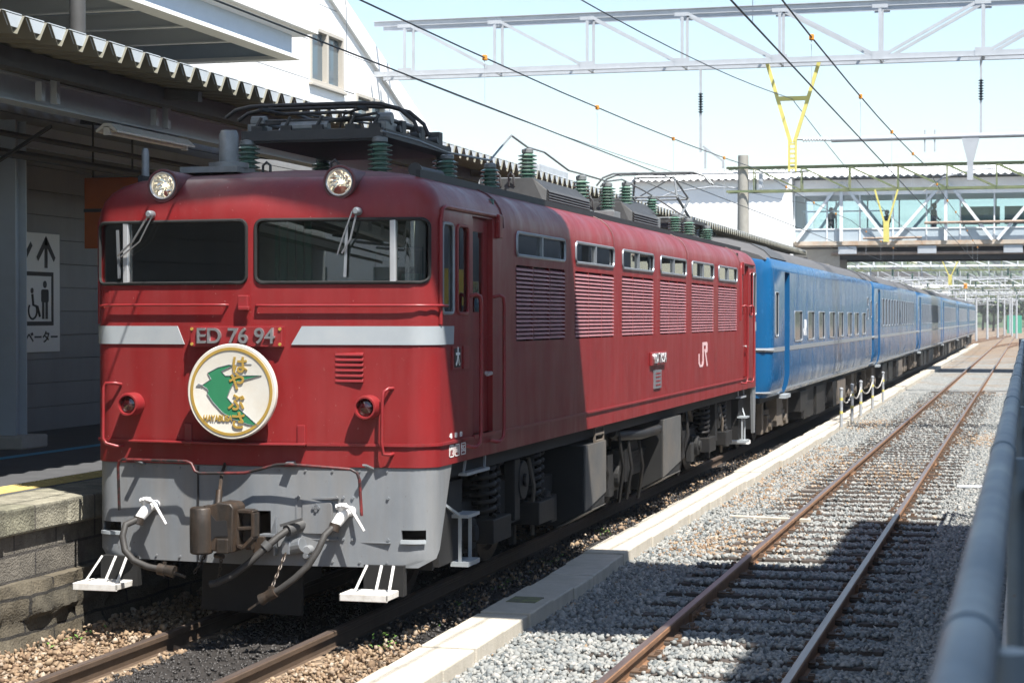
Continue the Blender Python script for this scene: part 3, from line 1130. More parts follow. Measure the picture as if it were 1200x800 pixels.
for side in (-1, 1):
    a, b = (x0, x1) if side > 0 else (-x1, -x0)
    for mir in (False, True):
        for (ya, yb, za, zb) in CABW:
            if mir:
                ya, yb = LL - yb, LL - ya
            cut.prism(rrect(ya, yb, za, zb, 0.05), 'x', a, b)
        ya, yb = (1.06, 1.62) if not mir else (LL - 1.62, LL - 1.06)
        cut.prism([(ya, 1.40), (yb, 1.40), (yb, 3.075), (ya, 3.075)], 'x', a, b)
    for (ya, yb) in SW:
        cut.prism(rrect(ya, yb, 2.815, 3.005, 0.05), 'x', a, b)
        if side > 0:
            cut.prism(rrect(ya - 0.02, yb + 0.02, 2.10, 2.735, 0.04), 'x', a, b)
boolean_diff(body, cut.build('cut', MR))
# the roof above the gutter is sooty
for pgn in body.data.polygons:
    c = pgn.center
    if pgn.material_index == 0 and c.z > 3.335 and pgn.normal.z > 0.5:
        pgn.material_index = 2
smooth_mesh(body, 32)

def band(mb, s0f, s1f, z0, z1, off, th, n=30, nz=1):
    """a plate following the front outline; s0f, s1f give its ends as functions of z"""
    rows = []
    for k_ in range(nz + 1):
        z = z0 + (z1 - z0) * k_ / nz
        a, b = s0f(z), s1f(z)
        rows.append([(fp(a + (b - a) * i / n, off), fp(a + (b - a) * i / n, off - th), z) for i in range(n + 1)])
    vs = []
    for r in rows:
        for (o_, i_, z) in r:
            vs.append((o_[0], o_[1], z))
            vs.append((i_[0], i_[1], z))
    W = 2 * (n + 1)
    fs = []
    for k_ in range(nz):
        for i in range(n):
            a = k_ * W + 2 * i
            fs.append((a, a + 2, a + W + 2, a + W))
            fs.append((a + 1, a + W + 1, a + W + 3, a + 3))
        a = k_ * W
        fs.append((a, a + W, a + W + 1, a + 1))
        a = k_ * W + 2 * n
        fs.append((a, a + 1, a + W + 1, a + W))
    for i in range(n):
        a = 2 * i
        fs.append((a, a + 1, a + 3, a + 2))
        a = nz * W + 2 * i
        fs.append((a, a + 2, a + 3, a + 1))
    mb.add(vs, fs)

# windscreens: pane, rubber frame, bright pillar, blind
for sgn in (-1, 1):
    gl = MB()
    c0, c1 = sx(0.028), sx(1.308)
    band(gl, lambda z: sgn * c0, lambda z: sgn * c1, WZ0 - 0.008, WZ1 + 0.008, -0.022, 0.006, n=70)
    pane = gl.build('windscreen', M['glass'], loco, smooth=40)
    fr = MB()
    rr = rrect(0.035, 1.30, WZ0, WZ1, 0.055, 6)
    dense = []
    for i, q in enumerate(rr):
        q2 = rr[(i + 1) % len(rr)]
        m_ = max(1, int(abs(q2[0] - q[0]) / 0.06))
        for j in range(m_):
            dense.append((q[0] + (q2[0] - q[0]) * j / m_, q[1] + (q2[1] - q[1]) * j / m_))
    fr.tube([onf(sgn * a, b, 0.004) for a, b in dense], 0.013, 6, closed=True)
    fr.build('frame', M['rubber'], pane, smooth=60)
    pi = MB()
    a = onf(sgn * 1.05, WZ0, -0.005)
    b = onf(sgn * 1.05, WZ1, -0.005)
    pi.bar(a, b, 0.045, 0.035, up=(0, -1, 0))
    pi.build('pillar', M['chrome'], pane, bevel=0.006)
    # wiper
    wp = MB()
    if sgn > 0:
        A, B, C_ = (0.80, 3.06), (0.70, 2.62), (0.68, 2.74)
    else:
        A, B, C_ = (-0.82, 3.06), (-1.10, 2.62), (-1.10, 2.80)
    off = 0.055
    wp.lathe([(0.03, 0), (0.03, 0.05), (0.018, 0.07)], (0, 0, 0), 'y', 12)
    o_ = onf(A[0], A[1], 0.01)
    wp.v = [(p_[0] + o_[0], -p_[1] + o_[1], p_[2] + o_[2]) for p_ in wp.v]
    wp.tube([onf(A[0], A[1], off), onf(B[0] * 0.5 + A[0] * 0.5, 2.86, off), onf(C_[0] * 0.8 + B[0] * 0.2, 2.76, off * 0.7)], 0.008, 6)
    wp.tube([onf(A[0] - sgn * 0.035, A[1], off), onf((B[0] + A[0]) / 2 - sgn * 0.06, 2.86, off), onf(C_[0] - sgn * 0.03, 2.75, off * 0.7)], 0.006, 6)
    wp.bar(onf(B[0] + sgn * 0.015, 2.95, 0.014), onf(B[0], WZ0 + 0.04, 0.014), 0.012, 0.02)
    wp.build('wiper', M['steel'], loco, smooth=50)

# cab interior
cb = MB()
cb.box(-1.3, 1.3, 1.80, 1.84, 1.5, 3.25)
cb.box(-1.3, 1.3, 0.55, 1.8, 1.48, 1.52)
cb.box(0.15, 1.2, 0.50, 0.75, 1.5, 2.42)
cb.box(-1.2, -0.5, 0.50, 0.72, 1.5, 2.40)
cb.build('cab_interior', M['cab'], loco)
cb = MB()
cb.box(-0.75, 0.75, 2.0, 15.0, 1.48, 3.2)
cb.box(-1.3, 1.3, 15.16, 15.2, 1.5, 3.25)
cb.build('machine_room', M['black'], loco)
cb = MB()
for k_, xx in enumerate((-0.95, 0.75)):
    cb.prism(rrect(xx - 0.22, xx + 0.22, 2.18, 2.84, 0.08), 'y', 1.12, 1.22)
    cb.prism(rrect(xx - 0.24, xx + 0.24, 1.95, 2.05, 0.03), 'y', 0.85, 1.2)
    cb.cyl((xx, 1.02, 1.5), (xx, 1.02, 1.97), 0.05)
cb.build('driver_seat', M['darksteel'], loco, bevel=0.02)
cb = MB()
for k_ in range(9):                          # pleated sun blind bunched behind the right windscreen
    xx = 0.12 + k_ * 0.032
    cb.box(xx, xx + 0.026, 0.10 + (k_ % 2) * 0.03, 0.13 + (k_ % 2) * 0.03, 2.53, 3.02)
cb.build('blind', M['curtain'], loco)
cb = MB()
for (xx, w_, h_) in ((0.5, 0.16, 0.14), (0.72, 0.2, 0.10), (1.0, 0.14, 0.2)):
    cb.box(xx, xx + w_, 0.38, 0.52, 2.42, 2.42 + h_)
cb.build('desk_instrument', M['cab'], loco, bevel=0.01)

# silver bands
st = MB()
band(st, lambda z: sx(0.30) + (z - 2.10) / 0.135 * 0.08, lambda z: 1.735 + (z - 2.1) * 0.12, 2.102, 2.236, 0.010, 0.013, n=40, nz=2)
st.build('silver_band', M['silver'], loco, smooth=40)
st = MB()
band(st, lambda z: -sx(0.55) - (z - 2.10) / 0.135 * 0.06, lambda z: -1.735 - (z - 2.1) * 0.12, 2.102, 2.236, 0.010, 0.013, n=40, nz=2)
st.build('silver_band', M['silver'], loco, smooth=40)
st = MB()
st.box(HW - 0.01, HW + 0.008, 16.5, 16.75, 2.09, 2.23)
st.build('silver_band', M['silver'], loco)

# sole-bar bead, ledge above the skirt, panel seams
bd = MB()
band(bd, lambda z: -1.95, lambda z: 1.95, 1.372, 1.392, 0.016, 0.02, n=70)
for s in (-1, 1):
    bd.box(min(s * (HW - 0.004), s * (HW + 0.016)), max(s * (HW - 0.004), s * (HW + 0.016)), 0.70, 16.3, 1.372, 1.392)
bd.build('sill_bead', M['redtrim'], loco)
ld = MB()
band(ld, lambda z: sx(-0.98), lambda z: sx(0.42), 1.376, 1.392, 0.085, 0.09, n=40)
for xx in (-0.52, 0.375):
    o_ = onf(xx, 0, 0)
    ld.box(xx - 0.03, xx + 0.03, o_[1] - 0.014, o_[1] + 0.01, 1.36, 1.52)
ld.build('front_ledge', M['redtrim'], loco, bevel=0.004)

# headlights
for xx in (-0.695, 0.695):
    hl = MB()
    o_ = onf(xx, 3.275, 0.0)
    yb = o_[1] + 0.105
    hl.lathe([(0.115, yb + 0.32), (0.118, yb - 0.03), (0.125, yb - 0.07), (0.122, yb - 0.085), (0.108, yb - 0.085), (0.104, yb - 0.03)], (xx, 0, 3.275), 'y', 28, caps=False)
    can = hl.build('headlight', M['redroof'], loco, smooth=40)
    rm = MB()
    rm.lathe([(0.1045, yb - 0.058), (0.1045, yb - 0.083), (0.098, yb - 0.093), (0.087, yb - 0.083), (0.087, yb - 0.058)], (xx, 0, 3.275), 'y', 28, caps=False)
    rm.build('rim', M['chrome'], can, smooth=50)
    rf = MB()
    vs, fs = [], []
    nn, kk = 18, 4
    for i in range(kk + 1):
        r = 0.088 * i / kk
        for a in range(nn):
            t = 2 * math.pi * a / nn
            vs.append((xx + r * math.cos(t), yb - 0.062 + 0.05 * (1 - (r / 0.088) ** 2) + (0.006 if (a + i) % 2 else -0.004) * (0 < i < kk), 3.275 + r * math.sin(t)))
    for i in range(kk):
        for a in range(nn):
            fs.append((i * nn + a, i * nn + (a + 1) % nn, (i + 1) * nn + (a + 1) % nn, (i + 1) * nn + a))
    rf.add(vs, fs)
    rf.build('reflector', M['lamp'], can)
    bl = MB()
    bl.lathe([(0.001, -0.016), (0.012, -0.010), (0.016, 0), (0.012, 0.010), (0.001, 0.016)], (xx, yb - 0.045, 3.28), 'y', 10)
    bl.build('bulb', M['filament'], can, smooth=60)
    ln = MB()
    ln.lathe([(0.001, yb - 0.092), (0.05, yb - 0.088), (0.088, yb - 0.076)], (xx, 0, 3.275), 'y', 24, caps=False)
    ln.build('lens', M['lens'], can, smooth=60)

# tail lamps
for xx in (-1.0, 0.865):
    xx = math.copysign(0.93, xx)
    tl = MB()
    yb = onf(xx, 1.655, 0)[1]
    tl.lathe([(0.088, yb + 0.02), (0.088, yb - 0.10), (0.080, yb - 0.125), (0.068, yb - 0.125), (0.064, yb - 0.09)], (xx, 0, 1.655), 'y', 24, caps=False)
    hous = tl.build('tail_lamp', M['redtrim'], loco, smooth=40)
    ln = MB()
    ln.lathe([(0.001, yb - 0.118), (0.03, yb - 0.113), (0.055, yb - 0.10), (0.066, yb - 0.092), (0.066, yb - 0.08)], (xx, 0, 1.655), 'y', 20)
    ln.build('lens', M['darkred'], hous, smooth=60)

# front ventilator
vg = MB()
for i in range(6):
    z = 1.845 + i * 0.038
    yb = onf(0.78, z)[1]
    vg.prism([(yb + 0.005, z - 0.012), (yb - 0.022, z - 0.012), (yb - 0.018, z + 0.004), (yb + 0.005, z + 0.014)], 'x', 0.675, 0.885)
vg.build('ventilator', M['redtrim'], loco, bevel=0.003)

# front handrails
def rail_tube(name, pts, r, m, parent=None):
    t = MB()
    t.tube(pts, r, 8)
    return t.build(name, m, parent or loco, smooth=60)
rail_tube('handrail', [onf(-1.04, 1.80, 0.0), onf(-1.06, 1.81, 0.05), onf(-1.14, 1.81, 0.055), onf(-1.16, 1.78, 0.06), onf(-1.165, 1.40, 0.06), onf(-1.14, 1.36, 0.055), onf(-1.05, 1.34, 0.05), onf(-1.03, 1.34, 0.0)], 0.0125, M['redtrim'])
rail_tube('handrail', [onf(1.10, 1.79, 0.0), onf(1.075, 1.79, 0.05), onf(1.045, 1.77, 0.065), onf(1.035, 1.70, 0.07), onf(1.03, 1.40, 0.07), onf(1.04, 1.32, 0.065), onf(1.085, 1.315, 0.05), onf(1.10, 1.32, 0.0)], 0.0125, M['redtrim'])
rail_tube('step_rail', [onf(-1.25, 2.375, 0.0), onf(-1.245, 2.385, 0.035)] + [onf(-1.2 + i * 0.125, 2.39, 0.035) for i in range(9)] + [onf(-0.19, 2.39, 0.0)], 0.010, M['redtrim'])
rail_tube('step_rail', [onf(0.04, 2.385, 0.0)] + [onf(0.06 + i * 0.115, 2.385, 0.035) for i in range(11)] + [fp(1.30, 0.035) + (2.385,), fp(1.40, 0.035) + (2.385,), fp(1.52, 0.03) + (2.385,)], 0.010, M['redtrim'])
hk = MB()
hk.box(-0.09, -0.01, -0.10, -0.04, 2.36, 2.46)
hk.box(-0.075, 0.01, -0.13, -0.09, 2.35, 2.38)
hk.build('marker_bracket', M['redtrim'], loco, bevel=0.006)

# number plate
nplate = MB()
nplate.box(-0.47, 0.25, -0.085, -0.02, 2.085, 2.235)
npl = nplate.build('number_plate', M['redtrim'], loco, bevel=0.004)
tx = text('number', 'ED 76 94', 0.158, 0.010, mat('worn plated letter', (0.42, 0.42, 0.43), 0.3, metal=0.75, var=0.25, vscale=14), npl, FRONT(-0.11, -0.094, 2.16), bold=0.002, sx=1.03)
bv = MB()
for xx in (-0.455, 0.235):
    for zz in (2.105, 2.215):
        bv.cyl((xx, -0.08, zz), (xx, -0.093, zz), 0.012, n=8)
bv.build('screw', M['gold'], npl)

# the round headmark
HMX, HMZ, HMY, HMR = -0.095, 1.765, -0.20, 0.345
hm = MB()
hm.lathe([(HMR - 0.02, HMY + 0.045), (HMR, HMY + 0.038), (HMR, HMY + 0.006), (HMR - 0.008, HMY - 0.002), (HMR - 0.02, HMY), (0.001, HMY)], (HMX, 0, HMZ), 'y', 64)
mark = hm.build('headmark', M['enamel'], loco, smooth=35)
rg = MB()
nn = 72
r0, r1 = HMR * 0.865, HMR * 0.925
vs, fs = [], []
for i in range(nn):
    t = 2 * math.pi * i / nn
    for r in (r0, r1):
        for yy_ in (HMY - 0.006, HMY + 0.002):
            vs.append((HMX + r * math.cos(t), yy_, HMZ + r * math.sin(t)))
for i in range(nn):
    a, b = i * 4, ((i + 1) % nn) * 4
    fs += [(a, b, b + 2, a + 2), (a, a + 1, b + 1, b), (a + 2, b + 2, b + 3, a + 3)]
rg.add(vs, fs)
rg.build('gold_ring', M['gold'], mark)
# falcon emblem: (u, v) in units of the mark's radius
FALC = [(-0.66, 0.125), (-0.50, 0.225), (-0.455, 0.255), (-0.53, 0.385), (-0.30, 0.50), (-0.05, 0.56), (0.06, 0.555), (-0.22, 0.42), (-0.13, 0.33), (0.30, 0.335), (0.68, 0.345),
        (0.30, 0.245), (0.06, 0.19), (-0.03, 0.03), (-0.09, -0.12), (0.0, -0.22), (0.20, -0.37), (0.60, -0.70), (0.38, -0.68), (0.05, -0.58), (-0.20, -0.44), (-0.42, -0.22), (-0.545, -0.05), (-0.52, 0.0), (-0.54, 0.045)]
def emblem(poly, m, name, dy, grow=0.0):
    e = MB()
    cx = sum(q[0] for q in poly) / len(poly)
    cz = sum(q[1] for q in poly) / len(poly)
    e.prism([(HMX + HMR * q[0], HMZ + HMR * q[1]) for q in poly], 'y', HMY - dy, HMY + 0.002)
    return e.build(name, m, mark)
emblem(FALC, M['green'], 'falcon_shape', 0.004)
eo = MB()
eo.tube([(HMX + HMR * q[0], HMY - 0.004, HMZ + HMR * q[1]) for q in FALC], 0.0035, 5, closed=True)
eo.tube([(HMX + HMR * q[0], HMY - 0.003, HMZ + HMR * q[1]) for q in ((0.06, 0.555), (0.30, 0.575), (0.46, 0.575))], 0.003, 5)
eo.build('falcon_outline', M['steel'], mark)
eb = MB()
eb.prism([(HMX + HMR * a, HMZ + HMR * b) for a, b in ((-0.80, 0.10), (-0.74, 0.16), (-0.66, 0.135), (-0.70, 0.09))], 'y', HMY - 0.005, HMY + 0.002)
eb.cyl((HMX - 0.655 * HMR, HMY - 0.008, HMZ + 0.118 * HMR), (HMX - 0.655 * HMR, HMY, HMZ + 0.118 * HMR), 0.007, n=10)
eb.build('falcon_beak', M['steel'], mark)
for ch, u, v_ in (('は', 0.19, 0.50), ('や', 0.13, 0.155), ('ぶ', 0.12, -0.28), ('さ', 0.16, -0.66)):
    text('kana', ch, 0.135, 0.004, M['gold'], mark, FRONT(HMX + HMR * u, HMY - 0.006, HMZ + HMR * v_ + 0.012), bold=0.003, sx=0.95)
text('lettering', 'HAYABUSA', 0.062, 0.003, M['gold'], mark, FRONT(HMX - 0.30 * HMR, HMY - 0.005, HMZ - 0.565 * HMR), bold=0.0015, sx=0.72)
br = MB()
br.box(HMX - 0.2, HMX + 0.2, HMY + 0.05, 0.0, HMZ - 0.02, HMZ + 0.02)
br.build('bracket', M['steel'], mark)

# ---- side details (right side is seen, left mirrored for the cab)
for side in (1, -1):
    for mir in (False, True):
        for (ya, yb, za, zb) in CABW:
            if mir:
                ya, yb = LL - yb, LL - ya
            w = MB()
            X_ = side * (HW - 0.016)
            w.box(min(X_, X_ + side * 0.006), max(X_, X_ + side * 0.006), ya - 0.01, yb + 0.01, za - 0.01, zb + 0.01)
            wo = w.build('cab_side_window', M['sideglass'], loco)
            f = MB()
            f.tube([(side * (HW + 0.002), a, b) for a, b in rrect(ya, yb, za, zb, 0.05, 5)], 0.013, 6, closed=True)
            f.build('frame', M['steel'] if ya < 0.6 or ya > 16.3 else M['redtrim'], wo, smooth=60)
        ya, yb = (1.06, 1.62) if not mir else (LL - 1.62, LL - 1.06)
        d = MB()
        X0, X1 = sorted((side * (HW - 0.075), side * (HW - 0.045)))
        wa, wb = (ya + 0.09, yb - 0.13)
        # leaf with a window opening
        d.box(X0, X1, ya, wa, 1.40, 3.075)
        d.box(X0, X1, wb, yb, 1.40, 3.075)
        d.box(X0, X1, wa, wb, 1.40, 2.34)
        d.box(X0, X1, wa, wb, 2.965, 3.075)
        do = d.build('cab_door', M['red'], loco)
        w = MB()
        w.box((X0 + X1) / 2 - 0.003, (X0 + X1) / 2 + 0.003, wa - 0.01, wb + 0.01, 2.33, 2.975)
        w.build('door_window', M['sideglass'], do)
        w = MB()
        w.cyl((side * (HW - 0.05), yb - 0.06, 1.86), (side * (HW + 0.01), yb - 0.06, 1.86), 0.015, n=8)
        w.bar((side * (HW + 0.005), yb - 0.18, 1.85), (side * (HW + 0.005), yb - 0.05, 1.86), 0.02, 0.02)
        w.build('handle', M['chrome'], do)
        w = MB()
        X2, X3 = sorted((side * (HW - 0.05), side * (HW + 0.02)))
        w.box(X2, X3, ya - 0.02, yb + 0.02, 1.375, 1.40)
        w.build('door_sill', M['redtrim'], do)
        for yq in (ya - 0.03, yb + 0.075):
            rail_tube('handrail', [(side * HW, yq - 0.06, 2.46), (side * (HW + 0.05), yq - 0.055, 2.475), (side * (HW + 0.07), yq - 0.01, 2.46), (side * (HW + 0.075), yq, 2.40),
                                   (side * (HW + 0.075), yq, 1.42), (side * (HW + 0.07), yq - 0.015, 1.345), (side * (HW + 0.055), yq - 0.07, 1.315), (side * (HW + 0.04), yq - 0.13, 1.32), (side * HW, yq - 0.14, 1.33)], 0.015, M['redtrim'])
        # the raised rain moulding round the cab side
        a0, b0 = (0.25, 1.86) if not mir else (LL - 1.86, LL - 0.25)
        rail_tube('rain_moulding', [(side * (HW + 0.004), a0 - 0.03, 2.25), (side * (HW + 0.006), a0 - 0.03, 3.0), (side * (HW + 0.004), a0 + 0.02, 3.085), (side * (HW + 0.004), a0 + 0.09, 3.105), (side * (HW + 0.004), b0 - 0.18, 3.105)], 0.016, M['red'])
        g_ = MB()
        X2, X3 = sorted((side * (HW - 0.004), side * (HW + 0.035)))
        ga, gb = (1.70, 1.80) if not mir else (LL - 1.80, LL - 1.70)
        g_.box(X2, X3, ga, gb, 2.93, 3.12)
        g_.build('door_track_cover', M['red'], loco, bevel=0.01)
for i, (ya, yb) in enumerate(SW):
    w = MB()
    w.box(HW - 0.018, HW - 0.012, ya - 0.01, yb + 0.01, 2.805, 3.015)
    wo = w.build('side_window', M['sideglass'], loco)
    f = MB()
    f.tube([(HW + 0.003, a, b) for a, b in rrect(ya, yb, 2.815, 3.005, 0.05, 5)], 0.014, 6, closed=True)
    ym = (ya + yb) / 2
    f.box(HW - 0.011, HW + 0.012, ym - 0.025, ym + 0.025, 2.815, 3.005)
    f.build('frame', M['steel'], wo, smooth=50)
    lv = MB()
    a_, b_ = ya - 0.012, yb + 0.012
    nsl = 17
    for c in range(3):
        y0_ = a_ + (b_ - a_) * c / 3 + 0.012
        y1_ = a_ + (b_ - a_) * (c + 1) / 3 - 0.012
        for q in range(nsl):
            z = 2.115 + q * (0.61 / nsl)
            lv.prism([(HW - 0.05, z + 0.030), (HW - 0.006, z + 0.0), (HW + 0.006, z + 0.0), (HW + 0.004, z + 0.017), (HW - 0.006, z + 0.019), (HW - 0.045, z + 0.036)], 'y', y0_, y1_)
    lo = lv.build('louvre_panel', M['pinkslat'], loco)
    mu = MB()
    for c in range(1, 3):
        y0_ = a_ + (b_ - a_) * c / 3
        mu.box(HW - 0.06, HW - 0.002, y0_ - 0.013, y0_ + 0.013, 2.10, 2.735)
    mu.build('mullion', M['red'], lo)
    bk = MB()
    bk.box(HW - 0.075, HW - 0.065, a_ - 0.02, b_ + 0.02, 2.09, 2.745)
    bk.build('black_backing', M['black'], lo)  # black panel paints the dark inside seen between the slats
# seams on the roof shoulder
for ys in (1.93, 6.2, 10.55, 15.05):
    s_ = MB()
    for sd in (-1, 1):
        s_.tube([(sd * (HW + 0.002), ys, 3.02), (sd * (HW - 0.004), ys, 3.10), (sd * (HW - 0.026), ys, 3.172), (sd * (HW - 0.068), ys, 3.238), (sd * (HW - 0.133), ys, 3.293), (sd * (HW - 0.218), ys, 3.333)], 0.009, 5)
    s_.build('roof_seam', M['redroof'], loco, smooth=60)
# small plates on the cab side
sp = MB()
sp.box(HW + 0.001, HW + 0.012, 0.50, 0.72, 1.915, 2.085)
spo = sp.build('side_plate', M['redtrim'], loco)
sp = MB()
sp.box(HW + 0.0125, HW + 0.0155, 0.535, 0.685, 1.93, 2.07)
sp.build('plate_face', M['signblack'], spo)
text('plate_kanji', '大', 0.14, 0.002, M['white'], spo, SIDE(HW + 0.018, 0.61, 2.0), bold=0.004, sx=0.75)
sp = MB()
sp.box(HW + 0.001, HW + 0.014, 0.77, 0.92, 1.915, 2.085)
sp.box(HW + 0.0145, HW + 0.0155, 0.80, 0.89, 1.935, 2.065)
sp.build('card_holder', M['redtrim'], loco)
sp = MB()
sp.box(HW + 0.001, HW + 0.03, 8.10, 9.0, 1.755, 1.905)
spo = sp.build('side_number_plate', M['redtrim'], loco, bevel=0.005)
text('number', 'ED 76 94', 0.15, 0.008, M['chrome'], spo, SIDE(HW + 0.040, 8.55, 1.83), bold=0.004, sx=1.25)
sp = MB()
sp.box(HW + 0.001, HW + 0.016, 8.33, 8.75, 1.49, 1.70)
spo = sp.build('builder_plate', M['steel'], loco)
sp = MB()
for zq in (1.53, 1.575, 1.62, 1.66):
    sp.box(HW + 0.0165, HW + 0.019, 8.40, 8.68, zq - 0.008, zq + 0.008)
sp.build('plate_lines', M['redtrim'], spo)
jr = MB()
jr.prism([(11.40, 1.83), (11.47, 1.83), (11.47, 1.72), (11.53, 1.685), (11.66, 1.685), (11.70, 1.72), (11.70, 1.975), (12.06, 1.975), (12.10, 1.95), (12.10, 1.855), (12.06, 1.835), (11.98, 1.835), (12.13, 1.655), (12.03, 1.655), (11.885, 1.835), (11.86, 1.855), (11.86, 1.885), (11.97, 1.885), (11.97, 1.93),
          (11.80, 1.93), (11.80, 1.70), (11.72, 1.655), (11.48, 1.655), (11.40, 1.70)], 'x', HW + 0.0012, HW + 0.004)
jr.build('operator_logo', mat('faded logo', (0.62, 0.42, 0.42), 0.5, var=0.1), loco)
for yq, ch in ((0.48, '48'), (0.61, '80'), (0.74, '80')):
    text('inspection_date', ch, 0.055, 0.001, M['white'], loco, SIDE(HW + 0.002, yq, 1.425), sx=1.2)
for yq, ch in ((0.50, '門'), (0.64, '司'), (0.80, 'SG')):
    fbx = MB()
    a, b, c_, d_ = yq - 0.06, yq + 0.06, 1.27, 1.36
    for q in ((a, b, c_, c_ + 0.008), (a, b, d_ - 0.008, d_), (a, a + 0.012, c_, d_), (b - 0.012, b, c_, d_)):
        fbx.box(HW + 0.001, HW + 0.003, *q)
    fbx.build('shed_mark', M['white'], loco)
    text('shed_letter', ch, 0.07, 0.001, M['white'], loco, SIDE(HW + 0.002, yq, 1.315))

# gutter strips along the roof
gt = MB()
for s in (-1, 1):
    gt.box(min(s * 1.10, s * 1.135), max(s * 1.10, s * 1.135), 0.42, 16.6, 3.325, 3.385)
gt.build('gutter', M['black'], loco)

# ---- grey skirt below the nose
sk = MB()
def s_end(z):
    t = max(0.0, min(1.0, (z - 0.50) / 0.72))
    return 1.40 + 0.36 * t + (-0.16 * (1 - min(1, (z - 0.50) / 0.10)) ** 2 if z < 0.6 else 0)
nzl = 12
band(sk, lambda z: -s_end(z), lambda z: s_end(z), 0.50, 1.216, -0.012, 0.03, n=80, nz=nzl)
skirt = sk.build('front_skirt', [M['skirt'], M['black']], loco)
cut = MB()
cut.box(-0.27, 0.14, -0.5, 0.5, 0.63, 0.895)
for s in (-1, 1):
    cut.box(s * 1.19 - 0.085, s * 1.19 + 0.085, -0.3, 0.5, 0.70, 0.77)
boolean_diff(skirt, cut.build('cut', [M['skirt'], M['black']]))
smooth_mesh(skirt, 30)
skd = MB()
skd.box(-1.25, 1.25, 0.35, 0.37, 0.45, 1.2)
skd.build('buffer_beam', M['black'], loco)
sd = MB()
for xx in (-0.395, 0.295):
    o_ = onf(xx, 0, -0.012)
    sd.box(xx - 0.006, xx + 0.006, o_[1] - 0.004, o_[1] + 0.01, 0.52, 1.21)
sd.build('skirt_seam', M['black'], loco)
sd = MB()
o_ = onf(0.54, 0, -0.012)[1]
sd.prism(rrect(0.425, 0.655, 0.735, 0.965, 0.02), 'y', o_ - 0.025, o_ + 0.01)
ho = sd.build('inspection_hatch', M['skirt'], loco, bevel=0.004)
hx = MB()
for dx, dz in ((0, 0), (0.02, 0), (-0.02, 0), (0, 0.02), (0, -0.02)):
    hx.cyl((0.535 + dx, o_ - 0.024, 0.925 + dz), (0.535 + dx, o_ - 0.036, 0.925 + dz), 0.012, n=8)
hx.build('latch', M['steel'], ho)
fr_ = MB()
for a, b, c_, d_ in ((0.38, 0.70, 0.985, 1.0), (0.38, 0.70, 0.69, 0.70), (0.375, 0.39, 0.69, 1.0), (0.69, 0.705, 0.69, 1.0), (0.72, 1.08, 0.675, 0.682)):
    yb = onf((a + b) / 2, 0, -0.012)[1]
    fr_.box(a, b, yb - 0.010, yb + 0.02, c_, d_)
for xx in (0.40, 0.68, 0.73, 0.80, 1.06):
    for zz in (1.0, 0.70):
        yb = onf(xx, 0, -0.012)[1]
        fr_.cyl((xx, yb + 0.01, zz), (xx, yb - 0.018, zz), 0.011, n=8)
fr_.build('hatch_surround', M['skirt'], loco)
rv = MB()
for xx in [-1.0 + i * 0.2 for i in range(11)]:
    for zz in (0.535, 1.19):
        if abs(xx + 0.05) < 0.3 and zz < 0.6:
            continue
        yb = onf(xx, 0, -0.012)[1]
        rv.cyl((xx, yb + 0.01, zz), (xx, yb - 0.009, zz), 0.009, n=8)
rv.build('rivet', M['skirt'], loco)
lp = MB()
for s in (-1, 1):
    band(lp, lambda z: sx(s * 1.105), lambda z: sx(s * 1.275), 0.675, 0.70, 0.014, 0.03, n=8)
lp.build('foothold_lip', M['silver'], loco)
tb = MB()
tb.lathe([(0.034, 0.06), (0.034, -0.06), (0.028, -0.07), (0.001, -0.07)], (0.43, 0.0, 0.62), 'y', 16)
tb.build('round_plug', M['skirt'], loco, smooth=40)

# red and black pipe across the top of the skirt
rail_tube('jumper_pipe', [(x_ - 0.04, y_ - 0.05, z_) for x_, y_, z_ in ((-1.025, 0.01, 0.87), (-1.02, -0.02, 1.19), (-1.005, -0.03, 1.235), (-0.97, -0.04, 1.25), (-0.44, -0.08, 1.25), (-0.40, -0.085, 1.235), (-0.37, -0.09, 1.18), (-0.33, -0.09, 1.165), (0.02, -0.09, 1.175), (0.14, -0.09, 1.205), (0.27, -0.09, 1.24), (0.36, -0.085, 1.245), (0.82, -0.05, 1.215), (0.865, -0.04, 1.19), (0.88, -0.03, 1.14), (0.885, 0.0, 0.88))],
          0.0115, mat('black and red pipe', (0.016, 0.014, 0.014), 0.5, dirt=(0.30, 0.03, 0.03), dirt_amt=1.0, dirt_scale=9))
bk = MB()
for xx in (-0.90, 0.90):
    bk.bar((xx, 0.08, 1.20), (xx - 0.03, -0.06, 1.245), 0.035, 0.012)
bk.bar((0.30, 0.04, 1.27), (0.30, -0.09, 1.24), 0.06, 0.012)
bk.build('pipe_bracket', M['skirt'], loco)

# coupler
cp = MB()
cp.box(-0.13, 0.06, -0.30, 0.4, 0.70, 0.87)
coup = cp.build('coupler', M['rustcast'], loco, bevel=0.02)
cp = MB()
cp.lathe([(0.070, 0.62), (0.082, 0.635), (0.084, 0.80), (0.082, 0.94), (0.072, 0.955)], (-0.165, -0.455, 0), 'z', 24)
cp.prism([(-0.10, 0.645), (0.075, 0.635), (0.085, 0.955), (0.06, 0.985), (-0.03, 0.99), (-0.14, 0.955)], 'y', -0.47, -0.25)
cp.box(-0.19, -0.09, -0.42, -0.26, 0.65, 0.95)
cp.build('knuckle', M['rustcast'], coup, bevel=0.010, smooth=35)
cp = MB()
cp.prism([(-0.085, 0.905), (-0.045, 0.86), (0.035, 0.865), (0.045, 0.755), (-0.05, 0.75), (-0.085, 0.715)], 'y', -0.474, -0.468)
cp.build('knuckle_pocket', M['black'], coup)
cp = MB()
cp.box(-0.04, 0.05, -0.485, -0.40, 0.63, 0.735)
cp.box(-0.15, -0.02, -0.46, -0.38, 0.955, 0.965)
cp.build('lock_block', M['rustcast'], coup, bevel=0.008)
cp = MB()
